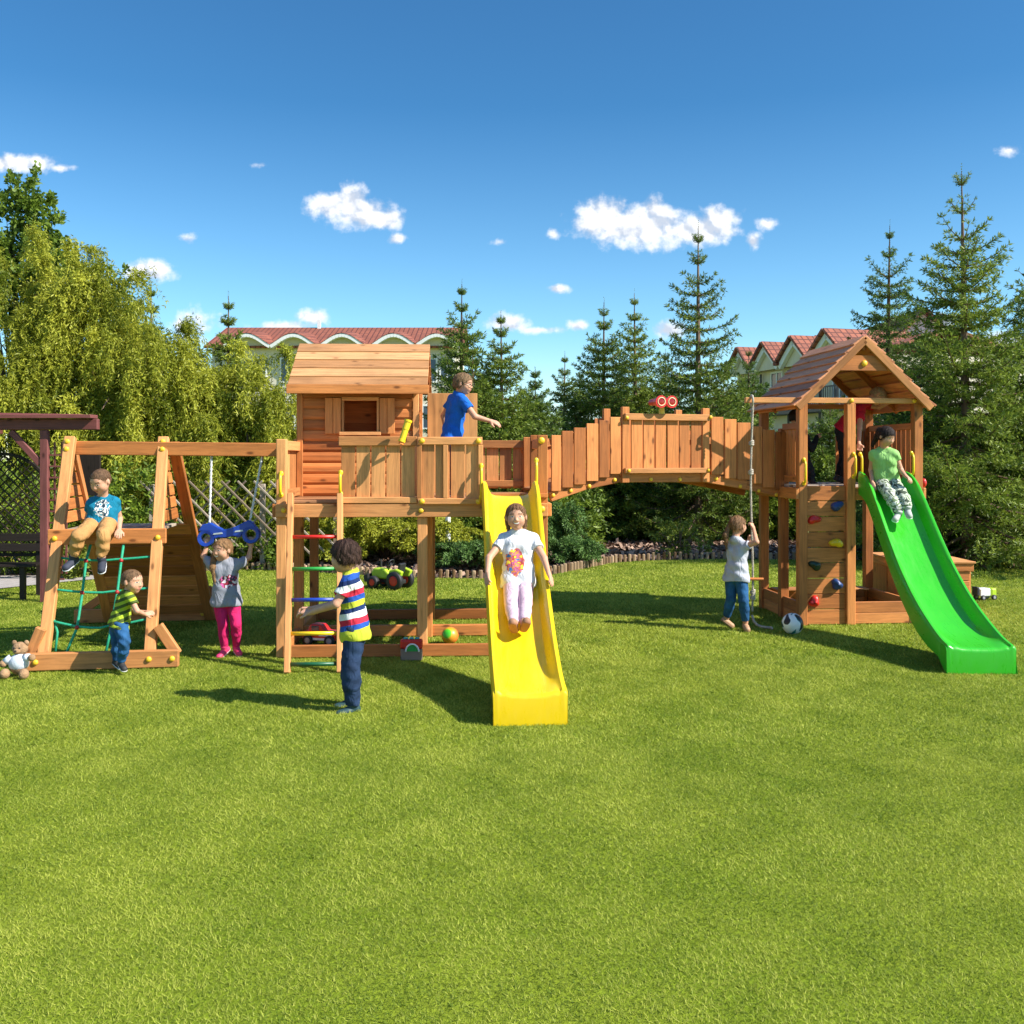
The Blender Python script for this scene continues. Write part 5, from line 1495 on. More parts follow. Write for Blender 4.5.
# ================================================================== pergola, trellis, fence, toys
def pergola():
    Y = 12.4; t = thing('pergola', (-6.1, Y, 0), 'maroon wooden pergola with a flat board roof at the left edge', 'pergola')
    z1 = EYE - (419 - HZ) * Y / 1000; z0 = EYE - (430 - HZ) * Y / 1000
    xr = SX(99, Y)
    mb = MB(); mb.box(-9.5, xr, Y - .05, Y + .03, z0, z1); mb.build('beam', W_MAROON, t, .01)
    mb = MB(); mb.box(-9.5, xr - 2.4, Y + 2.3, Y + 2.38, z0, z1); mb.build('beam', W_MAROON, t, .01)
    mb = MB()
    for i in range(12): mb.box(-9.5, xr - .04 - .24 * i, Y - .15 + i * .225, Y - .15 + i * .225 + .21, z1 + .005 + .004 * (i % 2) + .012 * i, z1 + .05 + .004 * (i % 2) + .012 * i)
    mb.build('roof', W_MAROON, t, .004)
    px = SX(45, Y); pz = SX(68, Y + 2.3)
    mb = MB(); mb.box(px - .05, px + .05, Y - .04, Y + .03, 0, z0 - .003); mb.build('post', W_MAROON, t, .008)
    mb = MB(); mb.box(-8.15, -8.05, Y + 2.3, Y + 2.37, 0, z0 - .003); mb.build('post', W_MAROON, t, .008)
    mb = MB(); mb.beam((px - .05, Y - .005, z0 - .42), (px - .42, Y - .005, z0 - .02), .05, .08, (0, 0, 1)); mb.build('brace', W_MAROON, t, .006)
    mb = MB()
    x = px + .09
    for i in range(13): mb.box(px + .052, px + .24, Y - .005, Y + .012, z0 - .32 - i * .14, z0 - .30 - i * .14)
    for xx in (px + .10, px + .19, px + .245): mb.box(xx, xx + .02, Y + .014, Y + .03, .35, z0 - .15)
    mb.build('side_trellis', W_MAROON, t)
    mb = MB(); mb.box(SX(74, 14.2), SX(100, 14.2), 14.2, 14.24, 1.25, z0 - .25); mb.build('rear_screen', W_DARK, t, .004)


pergola()


def trellis():
    Y = 13.0; t = thing('trellis_panel', (SX(22, Y), Y, 0), 'black diamond lattice trellis with an arched top beside the pergola post', 'trellis')
    xl, xr = SX(-40, Y), SX(47, Y); zb = .55
    top = lambda x: EYE - (454 - HZ) * Y / 1000 - .30 * max(0, (x - SX(4, Y)) / (xr - SX(4, Y))) ** 2 - .30 * max(0, (SX(4, Y) - x) / (SX(4, Y) - xl)) ** 2
    mb = MB(); sp = .115
    def clip(x0, z0, dx, y):
        pts = []
        for i in range(400):
            x = x0 + dx * i * .01; z = z0 + i * .01
            if xl <= x <= xr and zb <= z <= top(x): pts.append((x, y, z))
        if len(pts) > 3: mb.beam(pts[0], pts[-1], .012, .017, (0, -1, 0))
    k = -14
    for k in range(-22, 24): clip(xl + k * sp, zb, 1, Y); clip(xl + k * sp, zb, -1, Y + .013)
    mb.build('lattice', W_DARK, t)
    mb = MB(); n = 16; pts = [(xl + (xr - xl) * i / n, Y + .006, top(xl + (xr - xl) * i / n)) for i in range(n + 1)]
    for a, b in zip(pts, pts[1:]): mb.beam(a, b, .04, .04, (0, 0, 1))
    mb.box(xl - .02, xl + .02, Y - .014, Y + .026, 0, top(xl)); mb.box(xr - .02, xr + .02, Y - .014, Y + .026, 0, top(xr)); mb.box(xl + .02, xr - .02, Y - .014, Y + .026, zb - .04, zb)
    mb.build('frame', W_DARK, t, .004)
    b = thing('garden_bench', (SX(10, 12.9) , 12.75, 0), 'low dark garden bench standing on the paving under the trellis', 'bench')
    x0, x1 = SX(-30, 12.7), SX(39, 12.7)
    mb = MB()
    for i in range(3): mb.box(x0, x1, 12.5 + i * .13, 12.6 + i * .13, .42, .45)
    mb.build('seat', W_DARK, b, .004)
    mb = MB()
    for i in range(2): mb.box(x0, x1, 12.93, 12.95, .58 + i * .13, .68 + i * .13)
    mb.build('backrest', W_DARK, b, .004)
    for x in (x0 + .1, x1 - .16):
        mb = MB(); mb.box(x, x + .06, 12.52, 12.58, 0, .418); mb.build('leg', W_DARK, b); mb = MB(); mb.box(x, x + .06, 12.955, 13.0, 0, .82); mb.build('leg', W_DARK, b)


trellis()


def lattice_fence():
    Y = 16.0; t = thing('lattice_fence', (SX(245, Y), Y, 0), 'fence of pale crossed diagonal sticks behind the hanging swing', 'fence')
    x0, x1 = SX(150, Y), SX(335, Y); zt = EYE - (481 - HZ) * Y / 1000; zb = .25
    mb = MB(); k = x0 - 1.2
    while k < x1:
        L = zt - zb; a = (k, Y, zt); b = (k + L * 1.0, Y, zb)
        if a[0] > x0 - .2 and b[0] < x1 + .3: mb.beam(a, b, .03, .040, (0, -1, 0))
        c = (k, Y + .035, zb); d = (k + L, Y + .035, zt)
        if c[0] > x0 - .2 and d[0] < x1 + .3: mb.beam(c, d, .03, .026, (0, -1, 0))
        k += .26
    mb.build('lattice', wood('old grey sticks', (.27, .215, .16), tintvar=.4), t, .004)
    for x in (x0, (x0 + x1) / 2 + .3, x1):
        mb = MB(); mb.box(x - .04, x + .04, Y + .055, Y + .13, 0, zt - .05); mb.build('post', W_GREY, t, .005)


lattice_fence()

# slim white pole standing in the bed
p = P(448, 560, 16.2); t = thing('white_pole', (p.x, 16.2, 0), 'slim white pole standing among the junipers under the deck', 'pole')
mb = MB(); mb.tube([(p.x, 16.2, 0), (p.x, 16.2, 1.05)], .042, 10); mb.build('shaft', M_WHITE, t, smooth=False)
mb = MB(); mb.tube([(p.x, 16.2, 1.052), (p.x, 16.2, 1.07), (p.x, 16.2, 1.10)], .05, 10, rs=[.055, .055, .03]); mb.build('top_cap', M_GREYP, t)


def soccer_ball():
    c = P(792.5, 620.5, 10.15); r = .108; c.z = r
    m, nt, b = _mat('football skin'); L = nt.links
    tc = N(nt, 'ShaderNodeTexCoord'); wv = N(nt, 'ShaderNodeTexNoise', inp={'Scale': 5.5, 'Detail': 0.0, 'Distortion': 1.6}); L.new(tc.outputs['Object'], wv.inputs['Vector'])
    rp = rampnode(nt, [(0, (.01, .012, .014)), (.42, (.02, .17, .20)), (.455, (.74, .75, .74)), (.64, (.012, .014, .016))], 'CONSTANT'); L.new(wv.outputs['Fac'], rp.inputs['Fac']); L.new(rp.outputs[0], b.inputs['Base Color']); b.inputs['Roughness'].default_value = .35
    mb = MB(); mb.ball(c, r, 28, 18); o = mb.build('football', m, None, smooth=True)
    o.data.transform(Matrix.Translation(-c)); o.location = c; o.rotation_euler = (.4, .2, .9)
    tag(o, 'white football with dark curved panels lying at the left post of the roofed tower', 'ball')
    c = P(450, 630.5, 9.62); r = .082; c.z = r + .0
    m, nt, b = _mat('rubber ball skin'); L = nt.links
    tc = N(nt, 'ShaderNodeTexCoord'); sb = N(nt, 'ShaderNodeVectorMath', operation='DISTANCE'); sb.inputs[1].default_value = (-.03, -.07, .035); L.new(tc.outputs['Object'], sb.inputs[0])
    rp = rampnode(nt, [(0, (.03, .45, .03)), (.042, (.10, .55, .03)), (.058, (.75, .35, .02)), (.12, (.80, .19, .03))]); L.new(sb.outputs['Value'], rp.inputs['Fac']); L.new(rp.outputs[0], b.inputs['Base Color']); b.inputs['Roughness'].default_value = .4
    mb = MB(); mb.ball(c, r, 24, 16); o = mb.build('rubber_ball', m, None, smooth=True); o.data.transform(Matrix.Translation(-c)); o.location = c
    tag(o, 'orange rubber ball with a green spot on the grass under the deck', 'ball')


soccer_ball()


def wheel(parent, M, x, y, z, r, w, tyre, rim):
    mb = MB(M); n = 20; rows = []
    for rr, yy in ((r * .55, -w / 2), (r * .92, -w / 2), (r, -w * .28), (r, w * .28), (r * .92, w / 2), (r * .55, w / 2)):
        rows.append([Vector((x + rr * math.cos(6.283 * i / n), y + yy, z + rr * math.sin(6.283 * i / n))) for i in range(n)])
    mb.grid(rows, closed=True); o = mb.build('wheel', tyre, parent, smooth=True)
    mb = MB(M); mb.tube([(x, y - w * .52, z), (x, y - w * .40, z), (x, y + w * .40, z), (x, y + w * .52, z)], r * .5, 14, rs=[r * .42, r * .57, r * .57, r * .42]); mb.build('rim', rim, o)


def toy_truck():
    M = frame(SX(322, 9.6), 9.6, -12)
    t = thing('toy_truck', tuple(M @ Vector((0, 0, 0))), 'red toy car with black wheels parked under the deck behind the ladder', 'toy car')
    mb = MB(M); prof = [(-.17, .05), (.16, .05), (.17, .11), (.15, .13), (.06, .14), (.02, .20), (-.09, .205), (-.12, .14), (-.17, .135)]
    n = len(prof); vs = [(x, -.075, z) for x, z in prof] + [(x, .075, z) for x, z in prof]
    mb.add(vs, [tuple(range(n)), tuple(range(2 * n - 1, n - 1, -1))] + [(i, n + i, n + (i + 1) % n, (i + 1) % n) for i in range(n)]); mb.build('body', M_RED, t, .012, seg=2)
    mb = MB(M); mb.box(-.075, .0, -.079, -.0755, .145, .190); mb.build('window', B_GLASS, t)
    mb = MB(M); mb.box(-.15, .15, -.082, -.0755, .055, .075); mb.box(.0, .13, -.082, -.0755, .095, .11); mb.build('trim', M_WHITE, t)
    for x in (-.11, .11):
        for y in (-.085, .085): wheel(t, M, x, y, .052, .052, .035, M_BLACK, M_GREYP)


toy_truck()


def bucket():
    Y = 8.88; c = SX(412, Y)
    t = thing('toy_box', (c, Y, 0), 'small red topped toy box with a round window in front of the middle tower post', 'toy box')
    mb = MB(); mb.box(c - .095, c + .095, Y - .07, Y + .0, .004, .105); mb.build('box', plain('grey brown plastic', (.23, .16, .12), .5), t, .008)
    mb = MB(); mb.box(c - .098, c + .098, Y - .074, Y + .0, .108, .19); mb.build('lid', M_RED, t, .015, seg=2)
    mb = MB(); pts = [(c + .01 + .058 * math.cos(math.pi * i / 14), Y - .078, .085 + .068 * math.sin(math.pi * i / 14)) for i in range(15)]; mb.tube(pts, .008, 6); mb.build('arch', M_WHITE, t, smooth=True)
    mb = MB(); mb.board([(c + .01 + .050 * math.cos(math.pi * i / 14), Y - .0765, .088 + .058 * math.sin(math.pi * i / 14)) for i in range(15)], (0, -1, 0), .004, (1, 0, 0)); mb.build('window', printed('toy picture', (.05, .35, .08), (c, Y, .1), (1, 1, 1), [(.75, .7, .1), (.05, .35, .08), (.75, .75, .7), (.7, .3, .1)], scale=30), t)
    mb = MB()
    for i, x in enumerate((-.05, .0, .05)): mb.box(c + x - .02, c + x + .02, Y - .055, Y - .02, .191, .205)
    mb.build('button', plain('turquoise plastic', (.05, .35, .35), .4), t, .004)


bucket()


def tractor():
    M = frame(SX(390, 13.7), 13.7, -28) @ Matrix.Scale(.84, 4)
    t = thing('toy_tractor', tuple(M @ Vector((0, 0, 0))), 'lime green ride on toy tractor with red rims parked before the junipers', 'toy tractor')
    mb = MB(M); prof = [(-.30, .16), (-.02, .16), (.02, .20), (.02, .26), (-.05, .32), (-.27, .33), (-.32, .26)]
    def pris(mb, prof, y0, y1):
        n = len(prof); vs = [(x, y0, z) for x, z in prof] + [(x, y1, z) for x, z in prof]; mb.add(vs, [tuple(range(n)), tuple(range(2 * n - 1, n - 1, -1))] + [(i, n + i, n + (i + 1) % n, (i + 1) % n) for i in range(n)])
    pris(mb, prof, -.085, .085); mb.build('bonnet', M_LIME, t, .02, seg=2)
    mb = MB(M); pris(mb, [(.06, .20), (.30, .20), (.34, .30), (.22, .34), (.10, .32)], -.17, -.09); pris(mb, [(.06, .20), (.30, .20), (.34, .30), (.22, .34), (.10, .32)], .09, .17); mb.build('mudguard', M_LIME, t, .015, seg=2)
    mb = MB(M); pris(mb, [(-.30, .09), (.28, .09), (.28, .158), (-.30, .158)], -.06, .06); mb.build('chassis', M_BLACK, t, .01)
    mb = MB(M); pris(mb, [(.08, .26), (.24, .26), (.27, .42), (.22, .43), (.19, .31), (.08, .30)], -.085, .085); mb.build('seat', M_BLACK, t, .015, seg=2)
    mb = MB(M); mb.tube([(-.03, 0, .30), (.02, 0, .42)], .012, 6); mb.tube([(.02 + .025 * math.sin(6.283 * i / 16), .075 * math.cos(6.283 * i / 16), .42 + .05 * math.sin(6.283 * i / 16)) for i in range(16)], .011, 6, closed=True); mb.build('steering_wheel', M_BLACK, t, smooth=True)
    mb = MB(M); mb.tube([(-.22, .06, .33), (-.22, .06, .46)], .018, 8); mb.build('exhaust', M_BLACK, t)
    for x, r in ((-.22, .105), (.20, .15)):
        for y in (-.16, .16): wheel(t, M, x, y, r, r, .09, M_BLACK, M_RED)
    mb = MB(M); mb.tube([(-.22, -.16, .105), (-.22, .16, .105)], .012, 6); mb.tube([(.20, -.16, .15), (.20, .16, .15)], .012, 6); mb.build('axle', M_BLACK, t)
    mb = MB(M); pris(mb, [(-.42, .10), (-.33, .10), (-.34, .24), (-.44, .20)], -.14, .14); mb.build('front_loader', M_BLACK, t, .01)


tractor()


def sand_chest():
    Y0, Y1 = 11.45, 12.55; x0, x1 = 4.50, 5.27
    t = thing('wooden_chest', (4.9, 12, 0), 'wooden play counter with a board lid standing behind the green slide', 'chest')
    zt = .59
    mb = MB(); n = 2
    for i in range(n): mb.box(x0, x0 + .02, Y0 + .06 + i * (Y1 - Y0 - .12) / n, Y0 + .06 + (i + 1) * (Y1 - Y0 - .12) / n - .012, .01, zt - .09)
    mb.build('side_panel', W_RED, t, .004)
    mb = MB()
    for i in range(4): mb.box(x0 + .03, x1 - .03, Y0, Y0 + .02, .01 + i * .125, .01 + i * .125 + .118)
    mb.build('front_panel', W_ORANGE, t, .004)
    mb = MB(); mb.box(x1 - .02, x1, Y0 + .06, Y1 - .06, .01, zt - .09); mb.build('side_panel', W_ORANGE, t, .004)
    mb = MB(); mb.box(x0 + .03, x1 - .03, Y1 - .02, Y1, .01, zt - .09); mb.build('rear_panel', W_ORANGE, t, .004)
    mb = MB(); mb.box(x0 - .012, x0 - .002, Y0 + .01, Y1 - .01, zt - .10, zt - .012); mb.box(x0 - .012, x1 + .012, Y0 - .014, Y0 - .002, zt - .10, zt - .012); mb.build('frame', W_ORANGE, t, .004)
    mb = MB()
    for i in range(6): mb.box(x0 - .03, x1 + .03, Y0 - .03 + i * .193, Y0 - .03 + i * .193 + .185, zt - .01, zt + .014)
    mb.build('lid', W_LIGHT, t, .004)
    for x in (x0 + .035, x1 - .035):
        for y in (Y0 + .035, Y1 - .035):
            mb = MB(); mb.box(x - .025, x + .025, y - .025, y + .025, 0, zt - .011); mb.build('leg', W_ORANGE, t, .004)
    # toy lying on the chest
    c = Vector((4.64, 12.1, zt + .014)); q = thing('plush_toy', c, 'small red and white soft toy lying on the lid of the wooden counter', 'toy')
    mb = MB(); mb.ball(c + Vector((0, 0, .05)), (.09, .06, .05), 14, 8); mb.build('body', plain('white plush', (.7, .66, .6), .9, bump=.5), q, smooth=True)
    mb = MB(); mb.ball(c + Vector((.10, -.01, .055)), (.052, .05, .055), 12, 8); mb.ball(c + Vector((.02, -.055, .03)), (.05, .02, .025), 10, 6); mb.build('head', plain('red plush', (.5, .03, .04), .9, bump=.5), q, smooth=True)
    mb = MB()
    for dx in (-.08, -.05): mb.ball(c + Vector((dx, -.055, .018)), (.02, .03, .018), 8, 6)
    mb.build('foot', plain('dark plush', (.08, .05, .04), .9), q, smooth=True)
    # bottle-like toy on the lawn
    M = frame(SX(980, 12.7), 12.6, 15); q = thing('toy_lorry', tuple(M @ Vector((0, 0, 0))), 'small white and lime green toy lorry on the lawn right of the green slide', 'toy car')
    mb = MB(M); mb.box(-.10, .06, -.06, .06, .05, .15); mb.build('cargo_box', M_WHITE, q, .012)
    mb = MB(M); mb.box(.066, .15, -.058, .058, .04, .15); mb.build('cab', M_LIME, q, .02, seg=2)
    mb = MB(M); mb.box(-.14, -.105, -.05, .05, .06, .17); mb.build('tailgate', M_BLACK, q, .008)
    for x in (-.06, .10):
        for y in (-.065, .065): wheel(q, M, x, y, .035, .035, .025, M_BLACK, M_GREYP)


sand_chest()


def teddy():
    b = G(14, 679); b.y += .05
    t = thing('teddy_bear', b, 'brown teddy bear in a pale shirt sitting against the corner of the climbing frame', 'teddy bear')
    fur = plain('brown plush', (.36, .22, .12), .95, .1, noise=.3, nscale=25, bump=.8, bscale=120); cloth = plain('pale blue knit', (.58, .62, .68), .9, .1, noise=.15, bump=.4)
    s = 1.0; lean = Vector((.03, .05, 0))
    mb = MB(); hc = b + Vector((-.005, .06, .225))
    mb.ball(hc, (.062, .058, .056), 18, 12); mb.ball(hc + Vector((.0, -.05, -.012)), (.030, .026, .024), 12, 8)
    for dx in (-.05, .05): mb.ball(hc + Vector((dx, .005, .048)), (.022, .012, .022), 10, 7)
    for dx, dy in ((-.075, -.05), (.085, -.06)): mb.ball(b + Vector((dx, dy, .042)), (.038, .05, .042), 14, 9)
    mb.ball(b + Vector((0, .03, .10)), (.074, .062, .085), 16, 10)
    for dx in (-.11, .125): mb.ball(b + Vector((dx, -.01, .115 + (.05 if dx > 0 else 0))), (.03, .03, .03), 10, 7)
    mb.build('body', fur, t, smooth=True)
    mb = MB(); mb.ball(b + Vector((0, .027, .115)), (.081, .068, .075), 18, 11)
    for sx in (-1, 1): mb.tube([b + Vector((sx * .055, .02, .16)), b + Vector((sx * .10, 0, .125 + (.04 if sx > 0 else 0)))], .03, 10, rs=[.032, .030])
    mb.build('shirt', cloth, t, smooth=True)
    mb = MB()
    for dx in (-.022, .022): mb.ball(hc + Vector((dx, -.054, .014)), .0065, 8, 6)
    mb.ball(hc + Vector((0, -.077, -.006)), (.009, .006, .007), 8, 6)
    mb.build('eyes_and_nose', M_BLACK, t, smooth=True)


teddy()
# ================================================================== people
def vnp(p): return np.array(tuple(p), dtype=np.float32)


class Field:
    """signed distance grid; primitives are blended into it, then skinned as one continuous surface"""
    def __init__(s, lo, hi, h):
        s.h = h; s.lo = np.array(lo, np.float32) - 3 * h; n = np.ceil((np.array(hi) - np.array(lo)) / h).astype(int) + 7
        s.n = n; s.d = np.full(n, 1.0, np.float32)
        s.ax = [s.lo[i] + h * np.arange(n[i], dtype=np.float32) for i in range(3)]

    def sub(s, lo, hi, m):
        a = np.maximum(np.floor((np.array(lo) - m - s.lo) / s.h).astype(int), 0); b = np.minimum(np.ceil((np.array(hi) + m - s.lo) / s.h).astype(int) + 1, s.n)
        if (b <= a).any(): return None
        sl = tuple(slice(a[i], b[i]) for i in range(3))
        X = s.ax[0][sl[0]][:, None, None]; Y = s.ax[1][sl[1]][None, :, None]; Z = s.ax[2][sl[2]][None, None, :]
        return sl, X, Y, Z

    def put(s, sl, q, k):
        d = s.d[sl]
        if k > 0:
            hh = np.clip(.5 + .5 * (d - q) / k, 0, 1); s.d[sl] = d + (q - d) * hh - k * hh * (1 - hh)
        else: s.d[sl] = np.minimum(d, q)

    def prim(s, pr, k, infl=0.0, cut=None):
        kind = pr[0]
        if kind == 'c':
            _, a, b, ra, rb = pr[:5]; a = vnp(a); b = vnp(b); ra += infl; rb += infl; R_ = max(ra, rb)
            g = s.sub(np.minimum(a, b) - R_, np.maximum(a, b) + R_, .03 + k)
            if g is None: return
            sl, X, Y, Z = g; ba = b - a; L2 = float(ba @ ba) + 1e-12
            px, py, pz = X - a[0], Y - a[1], Z - a[2]
            t = np.clip((px * ba[0] + py * ba[1] + pz * ba[2]) / L2, 0, 1)
            q = np.sqrt((px - t * ba[0]) ** 2 + (py - t * ba[1]) ** 2 + (pz - t * ba[2]) ** 2) - (ra + (rb - ra) * t)
        else:
            _, c, A, r = pr[:4]; c = vnp(c); r = np.array(r, np.float32) + infl; R_ = float(max(r))
            g = s.sub(c - R_, c + R_, .03 + k)
            if g is None: return
            sl, X, Y, Z = g; px, py, pz = X - c[0], Y - c[1], Z - c[2]
            q0 = sum(((px * A[i][0] + py * A[i][1] + pz * A[i][2]) / r[i]) ** 2 for i in range(3)); q1 = sum(((px * A[i][0] + py * A[i][1] + pz * A[i][2]) / (r[i] ** 2)) ** 2 for i in range(3))
            k0 = np.sqrt(q0); q = k0 * (k0 - 1) / (np.sqrt(q1) + 1e-6)
        if cut is not None:
            for (p0, n) in cut:
                q = np.maximum(q, (X - p0[0]) * n[0] + (Y - p0[1]) * n[1] + (Z - p0[2]) * n[2])
        s.put(sl, q.astype(np.float32), k)

    def coords(s): return s.ax[0][:, None, None], s.ax[1][None, :, None], s.ax[2][None, None, :]

    def plane(s, p0, n):
        X, Y, Z = s.coords(); n = vnp(Vector(n).normalized()); s.d = np.maximum(s.d, (X - p0[0]) * n[0] + (Y - p0[1]) * n[1] + (Z - p0[2]) * n[2])

    def carve(s, c, r):
        X, Y, Z = s.coords(); s.d = np.maximum(s.d, r - np.sqrt((X - c[0]) ** 2 + (Y - c[1]) ** 2 + (Z - c[2]) ** 2))

    def wrinkle(s, amp, f, seed):
        X, Y, Z = s.coords(); a = seed * 1.37
        s.d = s.d + amp * (np.sin(X * f + 1.7 * np.sin(Z * f * .7 + a) + a) * np.cos(Z * f * 1.25 + 1.3 * np.sin(Y * f * .8 + X * f * .5 + a * 2)) + .6 * np.sin(Z * f * 2.1 + X * f * 1.1 + 1.9 * np.sin(Y * f + a)))

    def mesh(s):
        """naive surface nets"""
        d = s.d; ins = d < 0
        c = [ins[i:d.shape[0] - 1 + i, j:d.shape[1] - 1 + j, k:d.shape[2] - 1 + k] for i in (0, 1) for j in (0, 1) for k in (0, 1)]
        cnt = sum(x.astype(np.int8) for x in c); act = (cnt > 0) & (cnt < 8)
        idx = np.argwhere(act); ids = np.full(act.shape, -1, np.int32); ids[act] = np.arange(len(idx))
        acc = np.zeros((len(idx), 3), np.float32); num = np.zeros(len(idx), np.float32)
        offs = [(i, j, k) for i in (0, 1) for j in (0, 1) for k in (0, 1)]
        val = {o: d[idx[:, 0] + o[0], idx[:, 1] + o[1], idx[:, 2] + o[2]] for o in offs}
        for o in offs:
            for ax in range(3):
                if o[ax] == 0:
                    p = list(o); p[ax] = 1; p = tuple(p); a, b = val[o], val[p]; m = (a < 0) != (b < 0)
                    t = np.where(m, a / np.where(m, a - b, 1), 0); e = np.tile(np.array(o, np.float32), (len(idx), 1)); e[:, ax] = t
                    acc += e * m[:, None]; num += m
        V = s.lo + s.h * (idx + acc / np.maximum(num, 1)[:, None]); F = []
        for ax in range(3):
            u, v = (ax + 1) % 3, (ax + 2) % 3
            a = np.take(ins, range(0, ins.shape[ax] - 1), ax); b = np.take(ins, range(1, ins.shape[ax]), ax); e = np.argwhere(a != b); sg = a[tuple(e.T)]
            ok = (e[:, u] > 0) & (e[:, v] > 0) & (e[:, u] < ins.shape[u] - 1) & (e[:, v] < ins.shape[v] - 1); e = e[ok]; sg = sg[ok]
            def g(du, dv):
                q = e.copy(); q[:, u] += du; q[:, v] += dv; return ids[tuple(q.T)]
            f = np.stack([g(-1, -1), g(0, -1), g(0, 0), g(-1, 0)], 1); f[~sg] = f[~sg][:, ::-1]; F.append(f)
        return V, np.concatenate(F)


def relax(V, F, it):
    """light laplacian smoothing"""
    n = len(V); src = np.concatenate([F[:, i] for i in range(4)] + [F[:, i] for i in range(4)]); dst = np.concatenate([F[:, (i + 1) % 4] for i in range(4)] + [F[:, (i - 1) % 4] for i in range(4)])
    deg = np.bincount(src, minlength=n).astype(np.float32)
    for _ in range(it):
        A = np.stack([np.bincount(src, V[dst, i], minlength=n) for i in range(3)], 1) / np.maximum(deg, 1)[:, None]
        V = V + .5 * (A - V)
    return V.astype(np.float32)


SKIN = plain('skin', (0.57, 0.30, 0.19), .55, .3, noise=.07, nscale=14)
SKIN.node_tree.nodes['Principled BSDF'].inputs['Subsurface Weight'].default_value = .12
SKIN.node_tree.nodes['Principled BSDF'].inputs['Subsurface Radius'].default_value = (.012, .005, .003)
LIPS = plain('lips', (0.45, 0.15, 0.13), .45, .4); EYEW = plain('eye white', (.75, .73, .70), .3, .5); IRIS = plain('iris', (.03, .022, .018), .15, .6); BROW = plain('brow', (.16, .09, .05), .8, .2); TEETH = plain('teeth', (.78, .76, .70), .3, .5)


def haircol(name, c): return plain(name, c, .6, .22, noise=.35, nscale=45, bump=.6, bscale=190)


